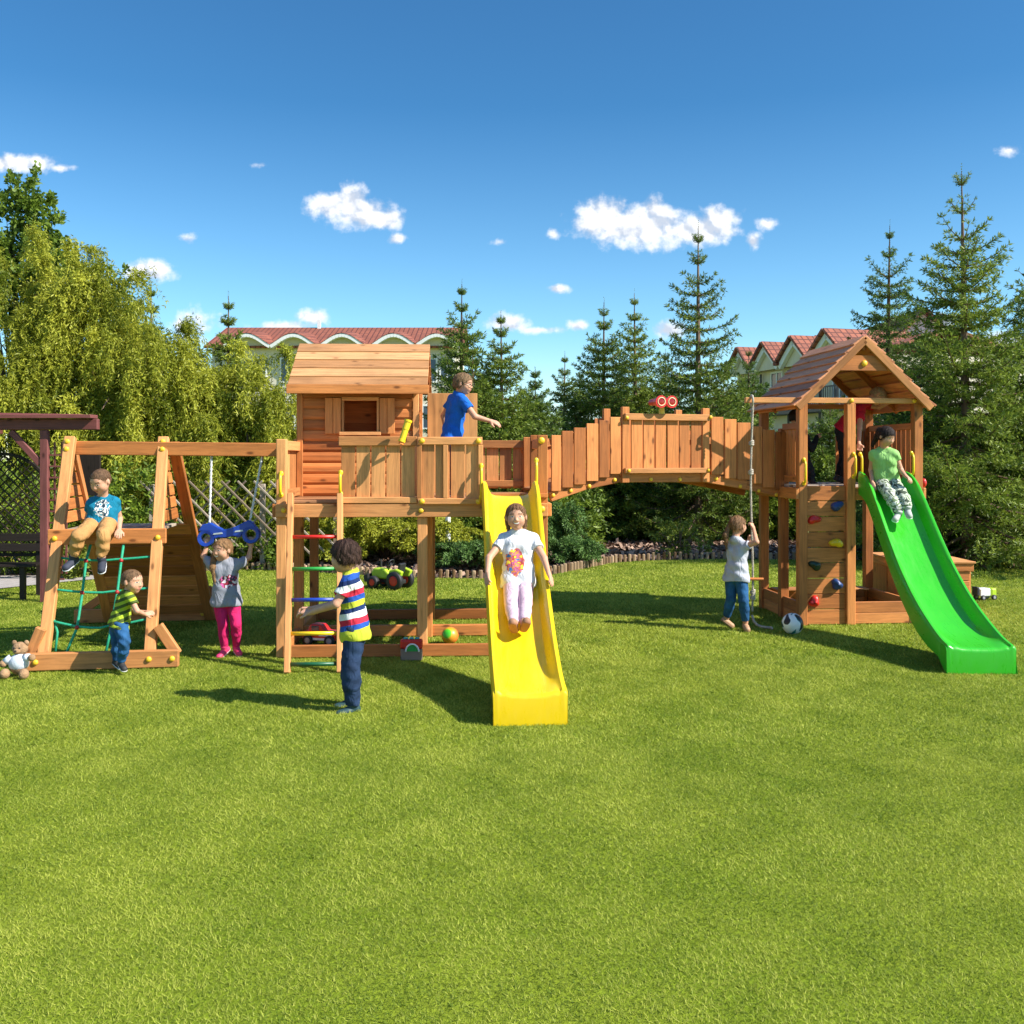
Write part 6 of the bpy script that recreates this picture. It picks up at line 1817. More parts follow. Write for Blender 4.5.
class Person:
    def __init__(s, label, base, S, H=.0045):
        s.S = S; s.h = H; s.t = thing('person', base, label, 'person'); s.base = Vector(base)

    # ---- primitive lists -------------------------------------------------
    def setup(s, J):
        """J: joints in world space"""
        S = s.S; s.J = J = {k: (v if isinstance(v, (int, float)) else Vector(v)) for k, v in J.items()}
        shm = (J['shL'] + J['shR']) / 2; hpm = (J['hipL'] + J['hipR']) / 2
        lat = (J['shR'] - J['shL']).normalized(); up = (shm - hpm).normalized(); fw = up.cross(lat)
        hlat = (J['hipR'] - J['hipL']); hlat = hlat.normalized() if hlat.length > .01 else lat
        s.up, s.lat = up, lat
        s.shm, s.hpm = shm, hpm
        ch = shm - up * .07 * S; wa = hpm + up * .10 * S
        T = [('c', J['shL'] - up * .018 * S + lat * .012 * S, J['shR'] - up * .018 * S - lat * .012 * S, .041 * S, .041 * S)]
        for g in 'LR': T.append(('c', J['neck'] - up * .012 * S, J['sh' + g] - up * .006 * S, .040 * S, .033 * S))
        for g in (-1, 1):
            T.append(('c', ch + lat * g * .048 * S, wa + lat * g * .035 * S, .074 * S, .066 * S)); T.append(('c', wa + lat * g * .034 * S, hpm + hlat * g * .038 * S, .066 * S, .076 * S))
        s.torso = T; s.waist = wa
        s.arm = {}; s.leg = {}
        for g in 'LR':
            s.arm[g] = [('c', J['sh' + g] - up * .004, J['el' + g], .036 * S, .028 * S), ('c', J['el' + g], J['wr' + g], .028 * S, .019 * S)]
            s.leg[g] = [('c', J['hip' + g], J['kn' + g], .068 * S, .047 * S), ('c', J['kn' + g], J['kn' + g].lerp(J['an' + g], .4), .046 * S, .046 * S), ('c', J['kn' + g].lerp(J['an' + g], .4), J['an' + g], .046 * S, .030 * S)]
        # head frame
        c = J['head']; f = J['face'].normalized(); u = J.get('crown', Vector((0, 0, 1))); u = (u - f * u.dot(f)).normalized(); r = f.cross(u)
        s.hc, s.hf, s.hu, s.hr = c, f, u, r

    def hand(s, F, g, k=.004):
        """palm, four bent fingers of different lengths and an opposed thumb"""
        J = s.J; S = s.S; w = J['wr' + g]; d = J.get('hd' + g); d = (d if d is not None else (w - J['el' + g])).normalized()
        n = J.get('hn' + g, Vector((0, 0, -1))); n = (n - d * n.dot(d)).normalized()          # palm side
        sd = n.cross(d) * (1 if g == 'R' else -1)          # thumb side
        curl = J.get('curl' + g, .35)
        L = .062 * S
        kn = []
        for i in range(4):
            off = (1.5 - i) * .0150 * S; b = w + d * (.012 * S) + sd * off * .6; e = w + d * (L * (1 - .04 * abs(i - 1.2))) + sd * off
            F.prim(('c', b, e, .0125 * S, .0105 * S), .012); kn.append(e)
        ln = [.052, .058, .054, .042]
        for i, e in enumerate(kn):
            fan = d + sd * (1.5 - i) * .07
            p = e; a = 0.0; r = .0082 * S
            for j, (fr, cu) in enumerate(((.46, .8), (.32, 1.1), (.22, .9))):
                a += curl * cu * (1 + .12 * (i - 1)); q = p + (fan * math.cos(a) + n * math.sin(a)).normalized() * (ln[i] * S * fr); F.prim(('c', p, q, r, r * .92), k); p = q; r *= .92
        b = w + d * .016 * S + sd * .016 * S; m = b + (d * .55 + sd * .75 + n * .35).normalized() * .030 * S; e = m + (d * .85 + sd * .2 + n * (.25 + curl * .5)).normalized() * .028 * S
        F.prim(('c', b, m, .0125 * S, .0095 * S), .008); F.prim(('c', m, e, .0095 * S, .0075 * S), .004)

    def box(s, prims, pad):
        lo = np.full(3, 9e9); hi = np.full(3, -9e9)
        for p in prims:
            pts = [p[1], p[2]] if p[0] == 'c' else [p[1]]; r = max(p[3], p[4]) if p[0] == 'c' else max(p[3])
            for q in pts: lo = np.minimum(lo, vnp(q) - r); hi = np.maximum(hi, vnp(q) + r)
        return lo - pad, hi + pad

    def finish(s, F, name, mat, parent=None, it=1, mats=None, midx=None, label=None):
        V, Q = F.mesh(); V = relax(V, Q, it) if it else V
        mi = midx(V[Q].mean(1)) if midx else None
        me = np_mesh(name, V - vnp(s.base), Q, mat, smooth=True, mats=mats, midx=mi)
        o = link(name, me, parent or s.t)
        if label: o['label'] = label
        return o

    def headprims(s):
        c, f, u, r = s.hc, s.hf, s.hu, s.hr; k = s.hsz; A = [tuple(r), tuple(f), tuple(u)]
        P_ = [('e', c + u * .10 * k - f * .05 * k, A, (.385 * k, .46 * k, .40 * k)), ('e', c - u * .13 * k + f * .09 * k, A, (.315 * k, .335 * k, .35 * k)),
              ('c', c - u * .38 * k + f * .24 * k, c - u * .35 * k + f * .15 * k, .09 * k, .13 * k)]
        for g in (-1, 1):
            P_.append(('c', c - u * .13 * k + f * .23 * k + r * g * .175 * k, c - u * .20 * k + f * .16 * k + r * g * .18 * k, .14 * k, .12 * k))
        s.fine = [('c', c + u * .03 * k + f * .385 * k, c - u * .10 * k + f * .445 * k, .035 * k, .052 * k), ('c', c - u * .125 * k + f * .42 * k - r * .045 * k, c - u * .125 * k + f * .42 * k + r * .045 * k, .04 * k, .04 * k),
                  ('c', c - u * .235 * k + f * .37 * k - r * .09 * k, c - u * .235 * k + f * .37 * k + r * .09 * k, .035 * k, .035 * k), ('c', c - u * .275 * k + f * .365 * k - r * .06 * k, c - u * .275 * k + f * .365 * k + r * .06 * k, .034 * k, .034 * k)]
        for g in (-1, 1):
            s.fine.append(('c', c + u * .125 * k + f * .345 * k + r * g * .07 * k, c + u * .13 * k + f * .30 * k + r * g * .23 * k, .04 * k, .035 * k))
            s.fine.append(('e', c - u * .03 * k - f * .03 * k + r * g * .385 * k, A, (.045 * k, .085 * k, .12 * k)))
        return P_

    def body(s, hsz, smile=False, mats=None):
        s.hsz = hsz; S = s.S; J = s.J; hp = s.headprims()
        neck = [('c', J['neck'] - s.up * .02 * S, s.hc - s.hu * .22 * hsz - s.hf * .10 * hsz, .042 * S, .038 * S)]
        allp = s.torso + neck + hp + s.arm['L'] + s.arm['R'] + s.leg['L'] + s.leg['R']
        lo, hi = s.box(allp, .14 * S); F = Field(lo, hi, s.h)
        for p in s.torso: F.prim(p, .03 * S)
        for p in neck: F.prim(p, .02 * S)
        for p in hp: F.prim(p, .022 * S)
        for p in s.fine: F.prim(p, .009 * S)
        for g in 'LR':
            for p in s.arm[g]: F.prim(p, .012 * S)
            for p in s.leg[g]: F.prim(p, .012 * S)
            s.hand(F, g)
        c, f, u, r, k = s.hc, s.hf, s.hu, s.hr, hsz
        def midx(M):
            q = M - vnp(c); a = q @ vnp(r) / k; b = q @ vnp(f) / k; z = q @ vnp(u) / k; m = np.zeros(len(M), np.int32); fr = b > .2
            e = np.minimum(((np.abs(a) - .155) / .055) ** 2 + ((z - .035) / .026) ** 2, 9); m[fr & (e < 1)] = 2
            e = ((np.abs(a) - .155) / .032) ** 2 + ((z - .035) / .030) ** 2; m[fr & (e < 1)] = 3
            m[fr & (np.abs(np.abs(a) - .16) < .085) & (np.abs(z - .135 + .25 * (np.abs(a) - .15) ** 2) < .020)] = 4
            w = .15 if smile else .095; m[fr & (np.abs(a) < w) & (np.abs(z + .255 - (.10 * (np.abs(a) / w) ** 2 * (.5 if smile else .1))) < (.042 if smile else .034))] = 1
            if smile: m[fr & (np.abs(a) < .115) & (np.abs(z + .248 - .045 * (np.abs(a) / .115) ** 2) < .022)] = 5
            return m
        return s.finish(F, 'body', SKIN, it=1, mats=mats or [SKIN, LIPS, EYEW, IRIS, BROW, TEETH], midx=midx)

    # ---- clothes ---------------------------------------------------------
    def shirt(s, mat, name='tshirt', hem=-.02, sleeve=.55, infl=.011, neck=.054, wr=.0042, seed=1, hemn=None, wide=.006):
        S = s.S; J = s.J; pr = list(s.torso) + [p for g in 'LR' for p in s.arm[g][:1]]; lo, hi = s.box(pr, .05); F = Field(lo, hi, s.h)
        for p in s.torso: F.prim(p, .03 * S, infl * S)
        # a looser lower part
        hv = (J['hipR'] - J['hipL']) * .40
        for g in (-1, 1): F.prim(('c', s.waist + s.lat * g * .042 * S, s.hpm + hv * g - s.up * .02 * S, .068 * S, .086 * S), .03 * S, wide * S + infl * S)
        hd = s.up if hemn is None else hemn
        F.plane(s.hpm + s.up * hem * S, -hd)
        for g in 'LR':
            a, b = J['sh' + g], J['el' + g]; d = (b - a).normalized(); L = (b - a).length
            cuts = [(a + d * L * min(sleeve, 1), d)]
            F.prim(('c', a - s.up * .004, b, .037 * S, .037 * S), .014 * S, infl * S, cuts)
            if sleeve > 1: F.prim(('c', b, J['wr' + g], .037 * S, .028 * S), .012 * S, infl * S)
        F.wrinkle(wr, 26 / S, seed); F.carve(J['neck'] + s.up * .035 * S + s.hf * .012 * S, neck * S)
        return s.finish(F, name, mat, it=1)

    def trousers(s, mat, name='trousers', leg=.93, infl=.012, waist=.075, wr=.0044, seed=3, flare=0.0):
        S = s.S; J = s.J; pr = list(s.torso[1:]) + [p for g in 'LR' for p in s.leg[g]]; lo, hi = s.box(pr, .05); F = Field(lo, hi, s.h)
        for p in s.torso[1:]: F.prim(p, .03 * S, .007 * S)
        F.plane(s.hpm + s.up * waist * S, s.up)
        for g in 'LR':
            hp, kn, an = J['hip' + g], J['kn' + g], J['an' + g]; e = kn.lerp(an, leg); d = (an - kn).normalized()
            F.prim(s.leg[g][0], .016 * S, infl * S)
            if leg > 0:
                for p in s.leg[g][1:]: F.prim(p, .012 * S, infl * S + flare, [(e, d)])
        F.wrinkle(wr if infl > .009 else .0012, 30 / S, seed)
        return s.finish(F, name, mat, it=1)

    def shoes(s, mat, sole=None, low=False, size=1.0):
        S = s.S; J = s.J
        for g in 'LR':
            an = J['an' + g]; toe = J['toe' + g]; fd = (toe - an); kd = (J['kn' + g] - an).normalized()
            upv = J.get('fu' + g); fdn = fd.normalized()
            un = (upv if upv is not None else kd); un = (un - fdn * un.dot(fdn)).normalized()
            L = .165 * S * size; heel = an - un * .035 * S - fdn * .030 * S; tip = heel + fdn * L
            lo = np.minimum(vnp(heel), vnp(tip)) - .09; hi = np.maximum(vnp(heel), vnp(tip)) + .09; F = Field(lo, hi, s.h * .9)
            mid = heel.lerp(tip, .45); sl = un.cross(fdn)
            F.prim(('c', heel + fdn * .018 * S, mid, .031 * S, .032 * S), .01); F.prim(('c', mid, tip - fdn * .03 * S, .032 * S, .033 * S), .012)
            if not low: F.prim(('c', heel + fdn * .022 * S + un * .01 * S, an + un * .012 * S, .034 * S, .036 * S), .014)
            F.plane(heel - un * .014 * S, -un)
            F.plane(an + un * .030 * S, un)
            o = s.finish(F, 'shoe', mat, it=1)
            if sole is not None:
                F = Field(lo, hi, s.h * .9); F.prim(('c', heel + fdn * .018 * S, mid, .035 * S, .036 * S), .01); F.prim(('c', mid, tip - fdn * .03 * S, .036 * S, .037 * S), .012)
                F.plane(heel - un * .010 * S, un); F.plane(heel - un * .026 * S, -un); s.finish(F, 'sole', sole, parent=o, it=0)

    def hair(s, mat, front=.30, nape=-.25, thick=.03, seed=5, rough=.006, extra=None, ear=-.05, strands=900, name='hair', slen=.05, hang=.7):
        """cap of hair cut off along a hairline, plus extra locks, plus fine loose strands"""
        k = s.hsz; c, f, u, r = s.hc, s.hf, s.hu, s.hr; A = [tuple(r), tuple(f), tuple(u)]
        pr = [('e', c + u * .11 * k - f * .06 * k, A, ((.385 + thick * 1.0) * k, (.465 + thick) * k, (.40 + thick * 1.5) * k)), ('e', c - u * .10 * k - f * .12 * k, A, ((.345 + thick) * k, (.36 + thick) * k, (.34) * k))]
        lo, hi = s.box(pr + (extra or []), .03); F = Field(lo, hi, s.h * .9)
        for p in pr: F.prim(p, .02)
        p0 = c + u * front * k + f * .36 * k; p1 = c + u * nape * k + f * ear * k; dv = (p1 - p0).normalized(); nrm = r.cross(dv)
        if nrm.dot(f) < 0: nrm = -nrm
        F.plane(p0, nrm); F.plane(c + u * nape * k, -u)
        for e in (extra or []): F.prim(e, .012)
        X, Y, Z = F.coords(); q = [(X - c[0]) * v[0] + (Y - c[1]) * v[1] + (Z - c[2]) * v[2] for v in (r, f, u)]
        an = np.arctan2(q[0], q[1]); F.d = F.d + rough * (np.sin(an * 13 + 3 * np.sin(q[2] * 40 + seed) + seed) + .7 * np.sin(an * 29 + q[2] * 70 + seed * 2) + .5 * np.sin(q[1] * 160 + q[0] * 90))
        V, Q = F.mesh(); V = relax(V, Q, 1)
        cen = V[Q].mean(1); nr = unit(np.cross(V[Q[:, 1]] - V[Q[:, 0]], V[Q[:, 2]] - V[Q[:, 0]])); rg = np.random.default_rng(seed)
        pick = rg.integers(0, len(Q), strands); b = cen[pick]; n = nr[pick]
        fl = np.array([0, 0, -1.0]) * hang + unit(b - vnp(c + u * .42 * k)) * .6 + rg.normal(0, .16, b.shape); fl = unit(fl - n * (fl * n).sum(1, keepdims=True) * .97); L = slen * k / .2 * (.5 + rg.random(len(b)))[:, None]
        sdv = unit(np.cross(fl, n)) * .0016; t0 = b - n * .003; t1 = b + fl * L * .5 + n * .0025; t2 = b + fl * L - n * .001
        SV = np.stack([t0 - sdv, t0 + sdv, t1 + sdv * .8, t1 - sdv * .8, t1 - sdv * .8, t1 + sdv * .8, t2 + sdv * .2, t2 - sdv * .2], 1).reshape(-1, 3)
        SQ = np.arange(len(SV)).reshape(-1, 4) + len(V)
        me = np_mesh(name, np.concatenate([V, SV]) - vnp(s.base), np.concatenate([Q, SQ]), mat, smooth=True); return link(name, me, s.t)


DENIM = cloth('blue denim', (.035, .085, .20), .45, 8.0)
DENIM2 = cloth('bright denim', (.020, .085, .20), .45, 8.0)
V3 = Vector


def people():
    # --- boy on the seat beam
    p = Person('boy in teal printed shirt and tan trousers sitting on the beam of the climbing frame', P(102, 530, 8.78), 1.0)
    p.setup(dict(head=P(100.5, 481.5, 8.76), face=V3((-.28, -.82, -.46)), neck=P(103, 497, 8.86), shL=P(114.5, 501, 8.86), shR=P(91.5, 502, 8.84), elL=P(119.5, 519, 8.93), wrL=P(119, 530.5, 8.76), hdL=V3((.25, -.9, -.35)), hnL=V3((0, -.3, -1)), curlL=.45,
                 elR=P(88, 518, 8.95), wrR=P(86, 529.5, 8.78), hdR=V3((-.3, -.8, -.5)), hnR=V3((0, -.3, -1)), hipL=P(108.5, 523, 8.86), hipR=P(95.5, 523, 8.84), knL=P(103.5, 535, 8.55), knR=P(79, 536, 8.55), anL=P(101.5, 559.5, 8.60), anR=P(73.5, 557.5, 8.62),
                 toeL=P(100, 573, 8.45), toeR=P(62, 567, 8.50), fuL=V3((0, -.5, .86)), fuR=V3((0, -.5, .86))))
    p.body(.205); b = vnp(p.base)
    q = P(101, 509, 8.75) - p.base
    p.shirt(printed('teal printed jersey', (.007, .17, .28), tuple(q), (.075, .2, .085), [(.75, .75, .72), (.02, .06, .10), (.70, .70, .68), (.03, .25, .36)], scale=16), hem=-.035, seed=2, infl=.008, wide=.001)
    p.trousers(cloth('tan cotton', (.46, .24, .085)), leg=.80, seed=4, infl=.0092, flare=.003)
    p.shoes(plain('dark sneaker canvas', (.03, .035, .055), .8), M_WHITE)
    p.hair(haircol('light brown hair', (.125, .068, .034)), front=.34, nape=-.10, thick=.005, rough=.0006, seed=5, ear=.0, strands=500, slen=.02)

    # --- small boy on the ground beam
    p = Person('small boy in lime striped shirt and jeans climbing onto the low beam of the frame', P(119, 664, 8.35), .78)
    p.setup(dict(head=P(132.5, 581.5, 8.36), face=V3((.93, -.36, -.10)), neck=P(127, 591.5, 8.37), shR=P(130, 596.5, 8.28), shL=P(122.5, 595.5, 8.47), elR=P(137, 611, 8.24), wrR=P(145, 614.5, 8.36), hdR=V3((.7, .7, .1)), hnR=V3((0, .5, -.3)), curlR=.7,
                 elL=P(136, 612, 8.52), wrL=P(146.5, 612, 8.50), hdL=V3((.8, -.4, .1)), curlL=.7, hipR=P(120.5, 625.5, 8.29), hipL=P(116.5, 625, 8.41), knR=P(124.5, 642.5, 8.24), knL=P(117.5, 643, 8.40), anR=P(121.5, 661.5, 8.30), anL=P(116.5, 660, 8.42), toeR=P(126.5, 669, 8.20), toeL=P(122, 664.5, 8.37), fuR=V3((0, 0, 1)), fuL=V3((0, 0, 1))))
    p.body(.195)
    p.shirt(stripes('lime striped jersey', [(i / 12.0, (.36, .46, .03) if i % 2 == 0 else (.07, .10, .02)) for i in range(13)], .26, .60, tilt=-.35), hem=-.02, seed=7)
    p.trousers(DENIM2, leg=.97, seed=8); p.shoes(plain('black trainer', (.03, .03, .03), .7), M_WHITE)
    p.hair(haircol('dark blond hair', (.15, .085, .042)), front=.34, nape=-.16, thick=.006, rough=.0006, seed=6, ear=.0, strands=450, slen=.02)

    # --- girl hanging on the swing
    p = Person('girl in grey shirt and pink leggings holding the hanging blue swing with both hands', P(229, 656, 9.05), .9)
    p.setup(dict(head=P(222.5, 550, 9.02), face=V3((-.5, -.86, -.08)), neck=P(225, 560, 9.06), shR=P(211, 564, 9.05), shL=P(239, 563, 9.05), elR=P(203.5, 556, 9.12), wrR=P(207, 545.5, 9.13), hdR=V3((.05, 0, 1)), hnR=V3((0, 1, .2)), curlR=.75, elL=P(249, 557.5, 9.13), wrL=P(251, 546, 9.14), hdL=V3((0, 0, 1)), hnL=V3((0, 1, .2)), curlL=.75,
                 hipR=P(219.5, 600, 9.04), hipL=P(233, 600, 9.04), knR=P(223, 624.5, 9.0), knL=P(236, 624, 8.99), anR=P(224.5, 647.5, 9.03), anL=P(236.5, 645.5, 9.10), toeR=P(216.5, 655.5, 8.96), toeL=P(241, 653, 8.99), fuR=V3((0, 0, 1)), fuL=V3((0, 0, 1))))
    p.body(.19, smile=True)
    p.shirt(printed('grey printed jersey', (.25, .26, .30), tuple(P(228, 582, 8.95) - p.base), (.085, .2, .06), [(.65, .62, .66), (.38, .03, .06), (.05, .05, .06), (.60, .10, .30)], scale=18), hem=-.06, seed=11, wide=.012)
    p.trousers(cloth('pink leggings', (.56, .018, .115)), leg=.97, infl=.006, seed=12); p.shoes(plain('pink sneaker', (.66, .035, .13), .6), plain('pale pink sole', (.75, .5, .52), .5))
    k = .19; e = [('c', p.hc - p.hu * .02 + p.hr * .085 + p.hf * .01, p.hc - p.hu * .15 + p.hf * .07 + p.hr * .055, .024, .030), ('c', p.hc - p.hu * .15 + p.hf * .07 + p.hr * .055, p.hc - p.hu * .27 + p.hf * .085 + p.hr * .03, .030, .010)]
    p.hair(haircol('blond hair', (.23, .125, .055)), front=.31, nape=-.15, thick=.02, rough=.0014, seed=8, ear=-.02, extra=e, strands=900, slen=.035)

    # --- striped boy at the ladder
    p = Person('older boy in multicoloured striped shirt and jeans standing at the ladder seen from behind', P(351, 708, 7.15), 1.06)
    p.setup(dict(head=P(344.5, 557, 7.14), face=V3((-.93, .28, -.14)), neck=P(351, 571, 7.18), shL=P(349.5, 580, 7.06), shR=P(351, 578, 7.33), elL=P(336, 604, 7.02), wrL=P(311, 612.5, 7.17), hdL=V3((-.95, .3, .05)), hnL=V3((.1, .3, -1)), curlL=.5, elR=P(335, 604, 7.42), wrR=P(311.5, 609, 7.42), hdR=V3((-.95, .2, .0)), hnR=V3((0, -.3, -1)), curlR=.5,
                 hipL=P(355, 631, 7.10), hipR=P(355, 630, 7.25), knL=P(350.5, 668, 7.06), knR=P(350.5, 665, 7.24), anL=P(353, 704.5, 7.09), anR=P(351, 698, 7.27), toeL=P(336, 711, 7.02), toeR=P(334, 704, 7.22), fuL=V3((0, 0, 1)), fuR=V3((0, 0, 1))))
    p.body(.215)
    nv, wh, rd, lm, bl = (.012, .03, .11), (.72, .72, .70), (.50, .025, .05), (.48, .52, .04), (.02, .08, .34)
    seq = [(lm, .10), (bl, .075), (rd, .08), (wh, .085), (nv, .07), (lm, .085), (bl, .075), (rd, .085), (wh, .095), (nv, .06), (bl, .08), (lm, .06), (nv, .2)]
    st = []; a = 0
    for c, w in seq: st.append((a, c)); a += w
    mt = stripes('striped jersey', st, .52, 1.02, tilt=-.22); p.shirt(mt, hem=-.06, sleeve=.62, seed=13)
    p.trousers(cloth('dark denim', (.018, .036, .080), .45, 8.0), leg=1.0, infl=.012, seed=14, flare=.006)
    p.shoes(plain('dark teal trainer', (.015, .05, .055), .6), plain('teal sole', (.02, .10, .11), .6))
    p.hair(haircol('dark brown hair', (.045, .022, .014)), front=.20, nape=-.24, thick=.06, rough=.0018, seed=9, ear=-.06, strands=1600, slen=.028)

    # --- boy in blue on the deck
    p = Person('boy in bright blue shirt walking along the deck with one arm stretched out', P(451, 497, 9.9), 1.02)
    p.setup(dict(head=P(463.5, 384, 9.86), face=V3((.92, -.28, -.16)), neck=P(458.5, 394.5, 9.88), shR=P(463, 400, 9.76), shL=P(453, 398.5, 10.02), elR=P(475, 416.5, 9.70), wrR=P(490, 421, 9.72), hdR=V3((.93, -.1, -.3)), hnR=V3((0, .5, -.8)), curlR=.25, elL=P(443.5, 416, 10.1), wrL=P(446, 432, 10.12), curlL=.4,
                 hipR=P(452, 441, 9.82), hipL=P(450.5, 441, 9.97), knR=P(456, 467, 9.78), knL=P(450, 468, 9.98), anR=P(454, 491, 9.84), anL=P(444, 490, 10.0), toeR=P(466, 496, 9.80), toeL=P(455, 495, 9.98), fuR=V3((0, 0, 1)), fuL=V3((0, 0, 1))))
    p.body(.20)
    p.shirt(cloth('bright blue jersey', (.012, .12, .50)), hem=-.01, seed=15); p.trousers(cloth('dark plum cotton', (.04, .025, .06)), leg=.95, seed=16); p.shoes(plain('grey trainer', (.10, .10, .11), .7), M_WHITE)
    p.hair(haircol('ash blond hair', (.20, .12, .06)), front=.24, nape=-.22, thick=.03, rough=.002, seed=10, ear=-.03, strands=900, slen=.025)
    g = MB()
    for sx in (-1, 1):
        cc = p.hc + p.hf * .096 + p.hr * .031 * sx + p.hu * .008; g.tube([cc + p.hr * (.022 * math.cos(6.283 * i / 14)) + p.hu * (.017 * math.sin(6.283 * i / 14)) for i in range(14)], .0025, 5, closed=True)
        g.tube([cc + p.hr * .022 * sx, p.hc + p.hr * sx * .083 + p.hu * .012 + p.hf * .01], .0025, 5)
    g.build('glasses', M_BLACK, p.t, smooth=True)

    # --- girl on the yellow slide
    p = Person('smiling girl in printed white top and pale leggings sliding down the yellow slide', P(518, 590, 8.0), 1.0)
    p.setup(dict(head=P(516, 517, 8.14), face=V3((.02, -.99, .02)), crown=V3((-.04, 0, 1)), neck=P(517.5, 531, 8.19), shR=P(503.5, 538.5, 8.17), shL=P(533, 538.5, 8.17), elR=P(489.0, 558, 8.03), wrR=P(487.5, 573, 7.92), hdR=V3((-.05, -.55, -.65)), hnR=V3((.3, -.2, -.6)), curlR=.35, elL=P(544, 558.5, 8.02), wrL=P(548.5, 573, 7.90), hdL=V3((.25, -.55, -.6)), hnL=V3((-.3, -.2, -.6)), curlL=.25,
                 hipR=P(511.5, 582, 8.04), hipL=P(525, 582, 8.04), knR=P(511, 603.5, 7.80), knL=P(525.5, 603.5, 7.80), anR=P(514, 624, 7.55), anL=P(524, 623, 7.56), toeR=P(511.5, 614, 7.40), toeL=P(528.5, 613, 7.41), fuR=V3((0, .6, .8)), fuL=V3((0, .6, .8))))
    p.body(.205, smile=True)
    p.shirt(printed('white printed jersey', (.62, .62, .64), tuple(P(515.5, 563, 8.05) - p.base), (.078, .2, .115), [(.75, .55, .05), (.50, .08, .05), (.45, .12, .22), (.65, .25, .05), (.05, .18, .45)], scale=15), hem=-.055, sleeve=.5, seed=17, wide=.010)
    p.trousers(cloth('pale pink leggings', (.60, .43, .50)), leg=.93, infl=.005, seed=18)
    p.shoes(plain('tan sandal', (.34, .17, .09), .7), plain('brown sole', (.30, .14, .075), .8), low=True)
    k = .205
    p.hair(haircol('brown hair', (.17, .085, .04)), front=.36, nape=-.70, thick=.022, rough=.002, seed=11, ear=-.04, strands=900, slen=.03, extra=[('c', p.hc + p.hr * g * .074 - p.hf * .035, p.hc + p.hr * g * .062 - p.hf * .05 - p.hu * .135, .022, .013) for g in (-1, 1)])

    # --- girl at the rope
    p = Person('girl in grey shirt and blue jeans seen from behind gripping the hanging rope', P(736, 629, 10.4), .93)
    p.setup(dict(head=P(738, 525.5, 10.44), face=V3((.80, .58, -.02)), neck=P(735.5, 538, 10.42), shR=P(745, 546, 10.36), shL=P(730, 545, 10.52), elR=P(756.5, 542, 10.26), wrR=P(753.5, 528.5, 10.56), hdR=V3((-.3, .35, .8)), hnR=V3((-.6, .7, 0)), curlR=.85, elL=P(740, 553, 10.70), wrL=P(749, 541, 10.74), hdL=V3((.3, -.3, .9)), hnL=V3((0, -1, 0)), curlL=.85,
                 hipR=P(741, 577.5, 10.36), hipL=P(731.5, 577, 10.45), knR=P(743.5, 600.5, 10.31), knL=P(731, 599, 10.42), anR=P(745.5, 622.5, 10.36), anL=P(726.5, 618, 10.50), toeR=P(749, 629.5, 10.20), toeL=P(735, 624.5, 10.52), fuR=V3((0, 0, 1)), fuL=V3((.2, 0, 1))))
    p.body(.195)
    p.shirt(cloth('light grey jersey', (.42, .43, .48)), hem=-.05, sleeve=.38, seed=19, wide=.012); p.trousers(DENIM2, leg=.90, infl=.009, seed=20)
    p.shoes(plain('tan leather sandal', (.42, .24, .13), .6), plain('tan sole', (.30, .18, .10), .7), low=True)
    p.hair(haircol('brown hair with light streaks', (.20, .105, .05)), front=.30, nape=-.2, thick=.02, rough=.0014, seed=12, ear=-.02, strands=1000, slen=.035,
           extra=[('c', p.hc - p.hf * .08 - p.hr * .05, p.hc - p.hf * .125 - p.hr * .055 - p.hu * .10, .022, .028), ('c', p.hc - p.hf * .125 - p.hr * .055 - p.hu * .10, p.hc - p.hf * .105 - p.hr * .06 - p.hu * .24, .028, .010)])

    # --- girl on the green slide
    p = Person('dark haired girl in light green shirt and camouflage trousers sitting on the green slide', P(888, 482, 10.42), .95)
    p.setup(dict(head=P(886.5, 436.5, 10.34), face=V3((.42, -.80, -.42)), neck=P(884, 448.5, 10.42), shR=P(873.5, 453, 10.42), shL=P(894.5, 453.5, 10.36), elR=P(871, 470, 10.50), wrR=P(872.5, 483, 10.38), hdR=V3((-.1, -.5, -.6)), hnR=V3((.3, 0, -.8)), curlR=.5, elL=P(901, 470.5, 10.36), wrL=P(905.5, 476, 10.20), hdL=V3((.3, -.7, -.4)), hnL=V3((-.2, -.2, -1)), curlL=.5,
                 hipR=P(881, 481.5, 10.44), hipL=P(892.5, 482, 10.42), knR=P(889, 494, 10.20), knL=P(900, 492, 10.20), anR=P(899, 512.5, 10.03), anL=P(908, 508, 10.02), toeR=P(893, 521.5, 9.88), toeL=P(912, 518, 9.86), fuR=V3((0, -.6, .8)), fuL=V3((0, -.6, .8))))
    p.body(.19)
    p.shirt(cloth('light green jersey', (.28, .52, .16)), hem=-.02, sleeve=.42, seed=21)
    m, nt, b = _mat('camouflage cotton'); L = nt.links; tc = N(nt, 'ShaderNodeTexCoord'); nz = N(nt, 'ShaderNodeTexNoise', inp={'Scale': 15.0, 'Detail': 1.5, 'Distortion': .8}); L.new(tc.outputs['Object'], nz.inputs['Vector'])
    rp = rampnode(nt, [(0, (.05, .07, .04)), (.42, (.55, .58, .45)), (.52, (.14, .20, .09)), (.60, (.60, .62, .54))], 'CONSTANT'); L.new(nz.outputs['Fac'], rp.inputs['Fac']); L.new(rp.outputs[0], b.inputs['Base Color']); b.inputs['Roughness'].default_value = .85
    p.trousers(m, leg=.98, infl=.014, seed=22, flare=.006); p.shoes(plain('grey canvas shoe', (.38, .40, .36), .7), M_WHITE)
    p.hair(haircol('black brown hair', (.022, .013, .010)), front=.20, nape=-.22, thick=.03, rough=.0014, seed=13, ear=-.04, strands=1000, slen=.035, extra=[('c', p.hc - p.hf * .10 + p.hu * .02, p.hc - p.hf * .13 - p.hu * .16, .04, .018)])

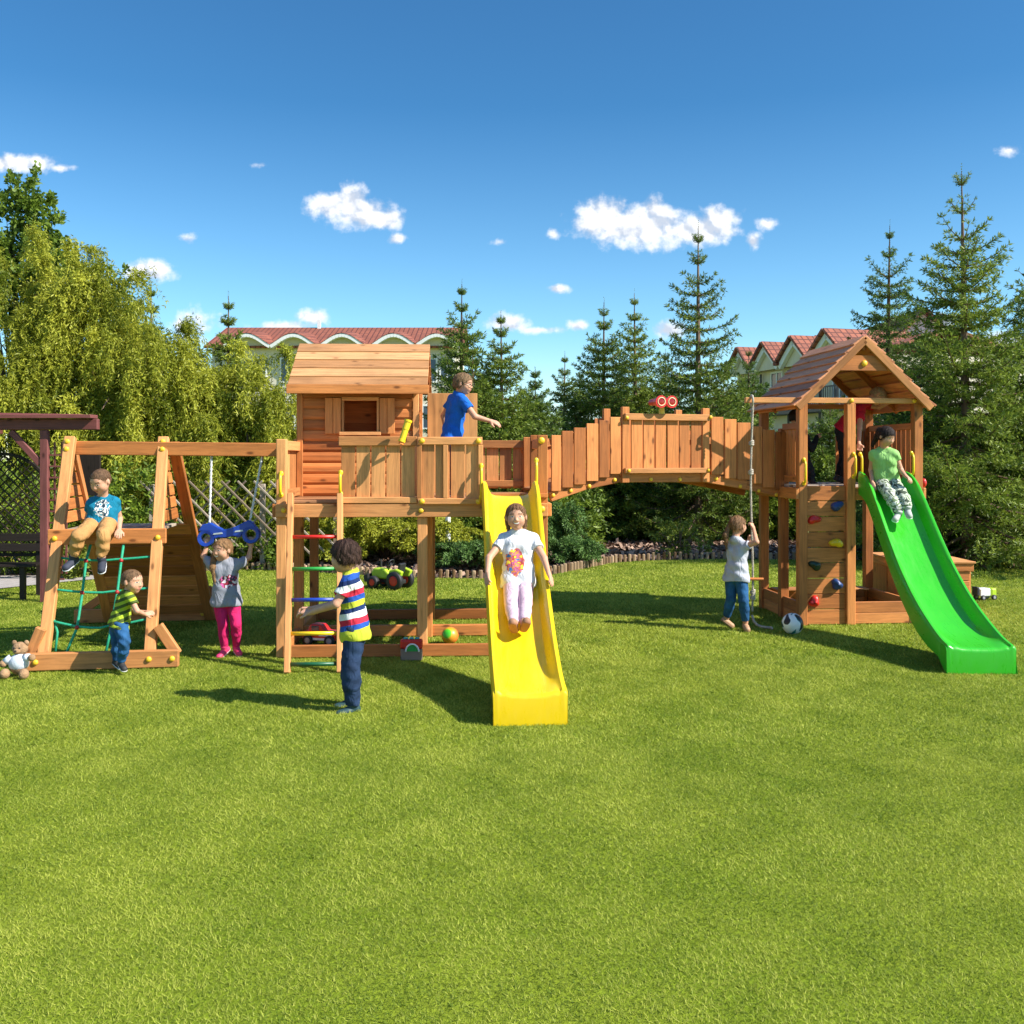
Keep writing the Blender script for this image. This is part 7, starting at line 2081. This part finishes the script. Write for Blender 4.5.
    # --- child in red inside the roofed tower
    p = Person('child in red shirt bending forward inside the roofed tower behind its middle post', P(846, 483.5, 11.35), .98)
    p.setup(dict(head=P(878, 396.5, 11.22), face=V3((.55, -.35, -.75)), crown=V3((.75, 0, .6)), neck=P(867.5, 401, 11.28), shR=P(861, 408, 11.18), shL=P(862, 404.5, 11.42), elR=P(859.5, 428, 11.02), wrR=P(859, 444, 10.84), hdR=V3((0, -.3, -1)), hnR=V3((-.3, -.8, 0)), curlR=.7, elL=P(879, 407, 11.28), wrL=P(893, 400.5, 11.02), hdL=V3((.6, -.7, .2)), hnL=V3((0, -.2, -1)), curlL=.7,
                 hipR=P(842, 430, 11.30), hipL=P(842, 429, 11.44), knR=P(848, 457, 11.24), knL=P(845, 458, 11.44), anR=P(844, 477.5, 11.34), anL=P(838, 477, 11.50), toeR=P(856, 482, 11.24), toeL=P(850, 481.5, 11.42), fuR=V3((0, 0, 1)), fuL=V3((0, 0, 1))))
    p.body(.195); p.shirt(cloth('red jersey', (.50, .015, .035)), hem=-.02, sleeve=.6, seed=23); p.trousers(cloth('black cotton', (.018, .018, .022)), leg=.9, seed=24); p.shoes(plain('dark shoe', (.03, .03, .035), .7))
    p.hair(haircol('pale blond hair', (.36, .26, .16)), front=.30, nape=-.2, thick=.02, rough=.0014, seed=14, strands=800, slen=.03)

    # --- child in dark clothes behind the front post
    p = Person('child in dark clothes standing half hidden behind the left front post of the roofed tower', P(806, 483.5, 11.4), .80)
    p.setup(dict(head=P(796, 418, 11.46), face=V3((.5, .8, -.1)), neck=P(798, 430, 11.43), shL=P(791, 436, 11.50), shR=P(805, 436, 11.38), elL=P(790, 450, 11.48), wrL=P(797, 458, 11.56), elR=P(812, 449, 11.36), wrR=P(817, 438, 11.44), hipL=P(795, 458, 11.48), hipR=P(804, 458, 11.42), knL=P(798, 469, 11.44), knR=P(810, 469, 11.36), anL=P(799, 479.5, 11.50), anR=P(812, 479.5, 11.36), toeL=P(801, 483, 11.36), toeR=P(818, 483, 11.28), fuL=V3((0, 0, 1)), fuR=V3((0, 0, 1))))
    p.body(.185); p.shirt(cloth('black jersey', (.016, .017, .022)), hem=-.03, sleeve=1.2, seed=25); p.trousers(cloth('dark grey cotton', (.025, .026, .03)), leg=.97, seed=26); p.shoes(plain('black shoe', (.02, .02, .022), .6), M_GREYP)
    p.hair(haircol('very dark hair', (.02, .013, .010)), front=.28, nape=-.2, thick=.03, rough=.0014, seed=15, strands=800, slen=.03)


people()
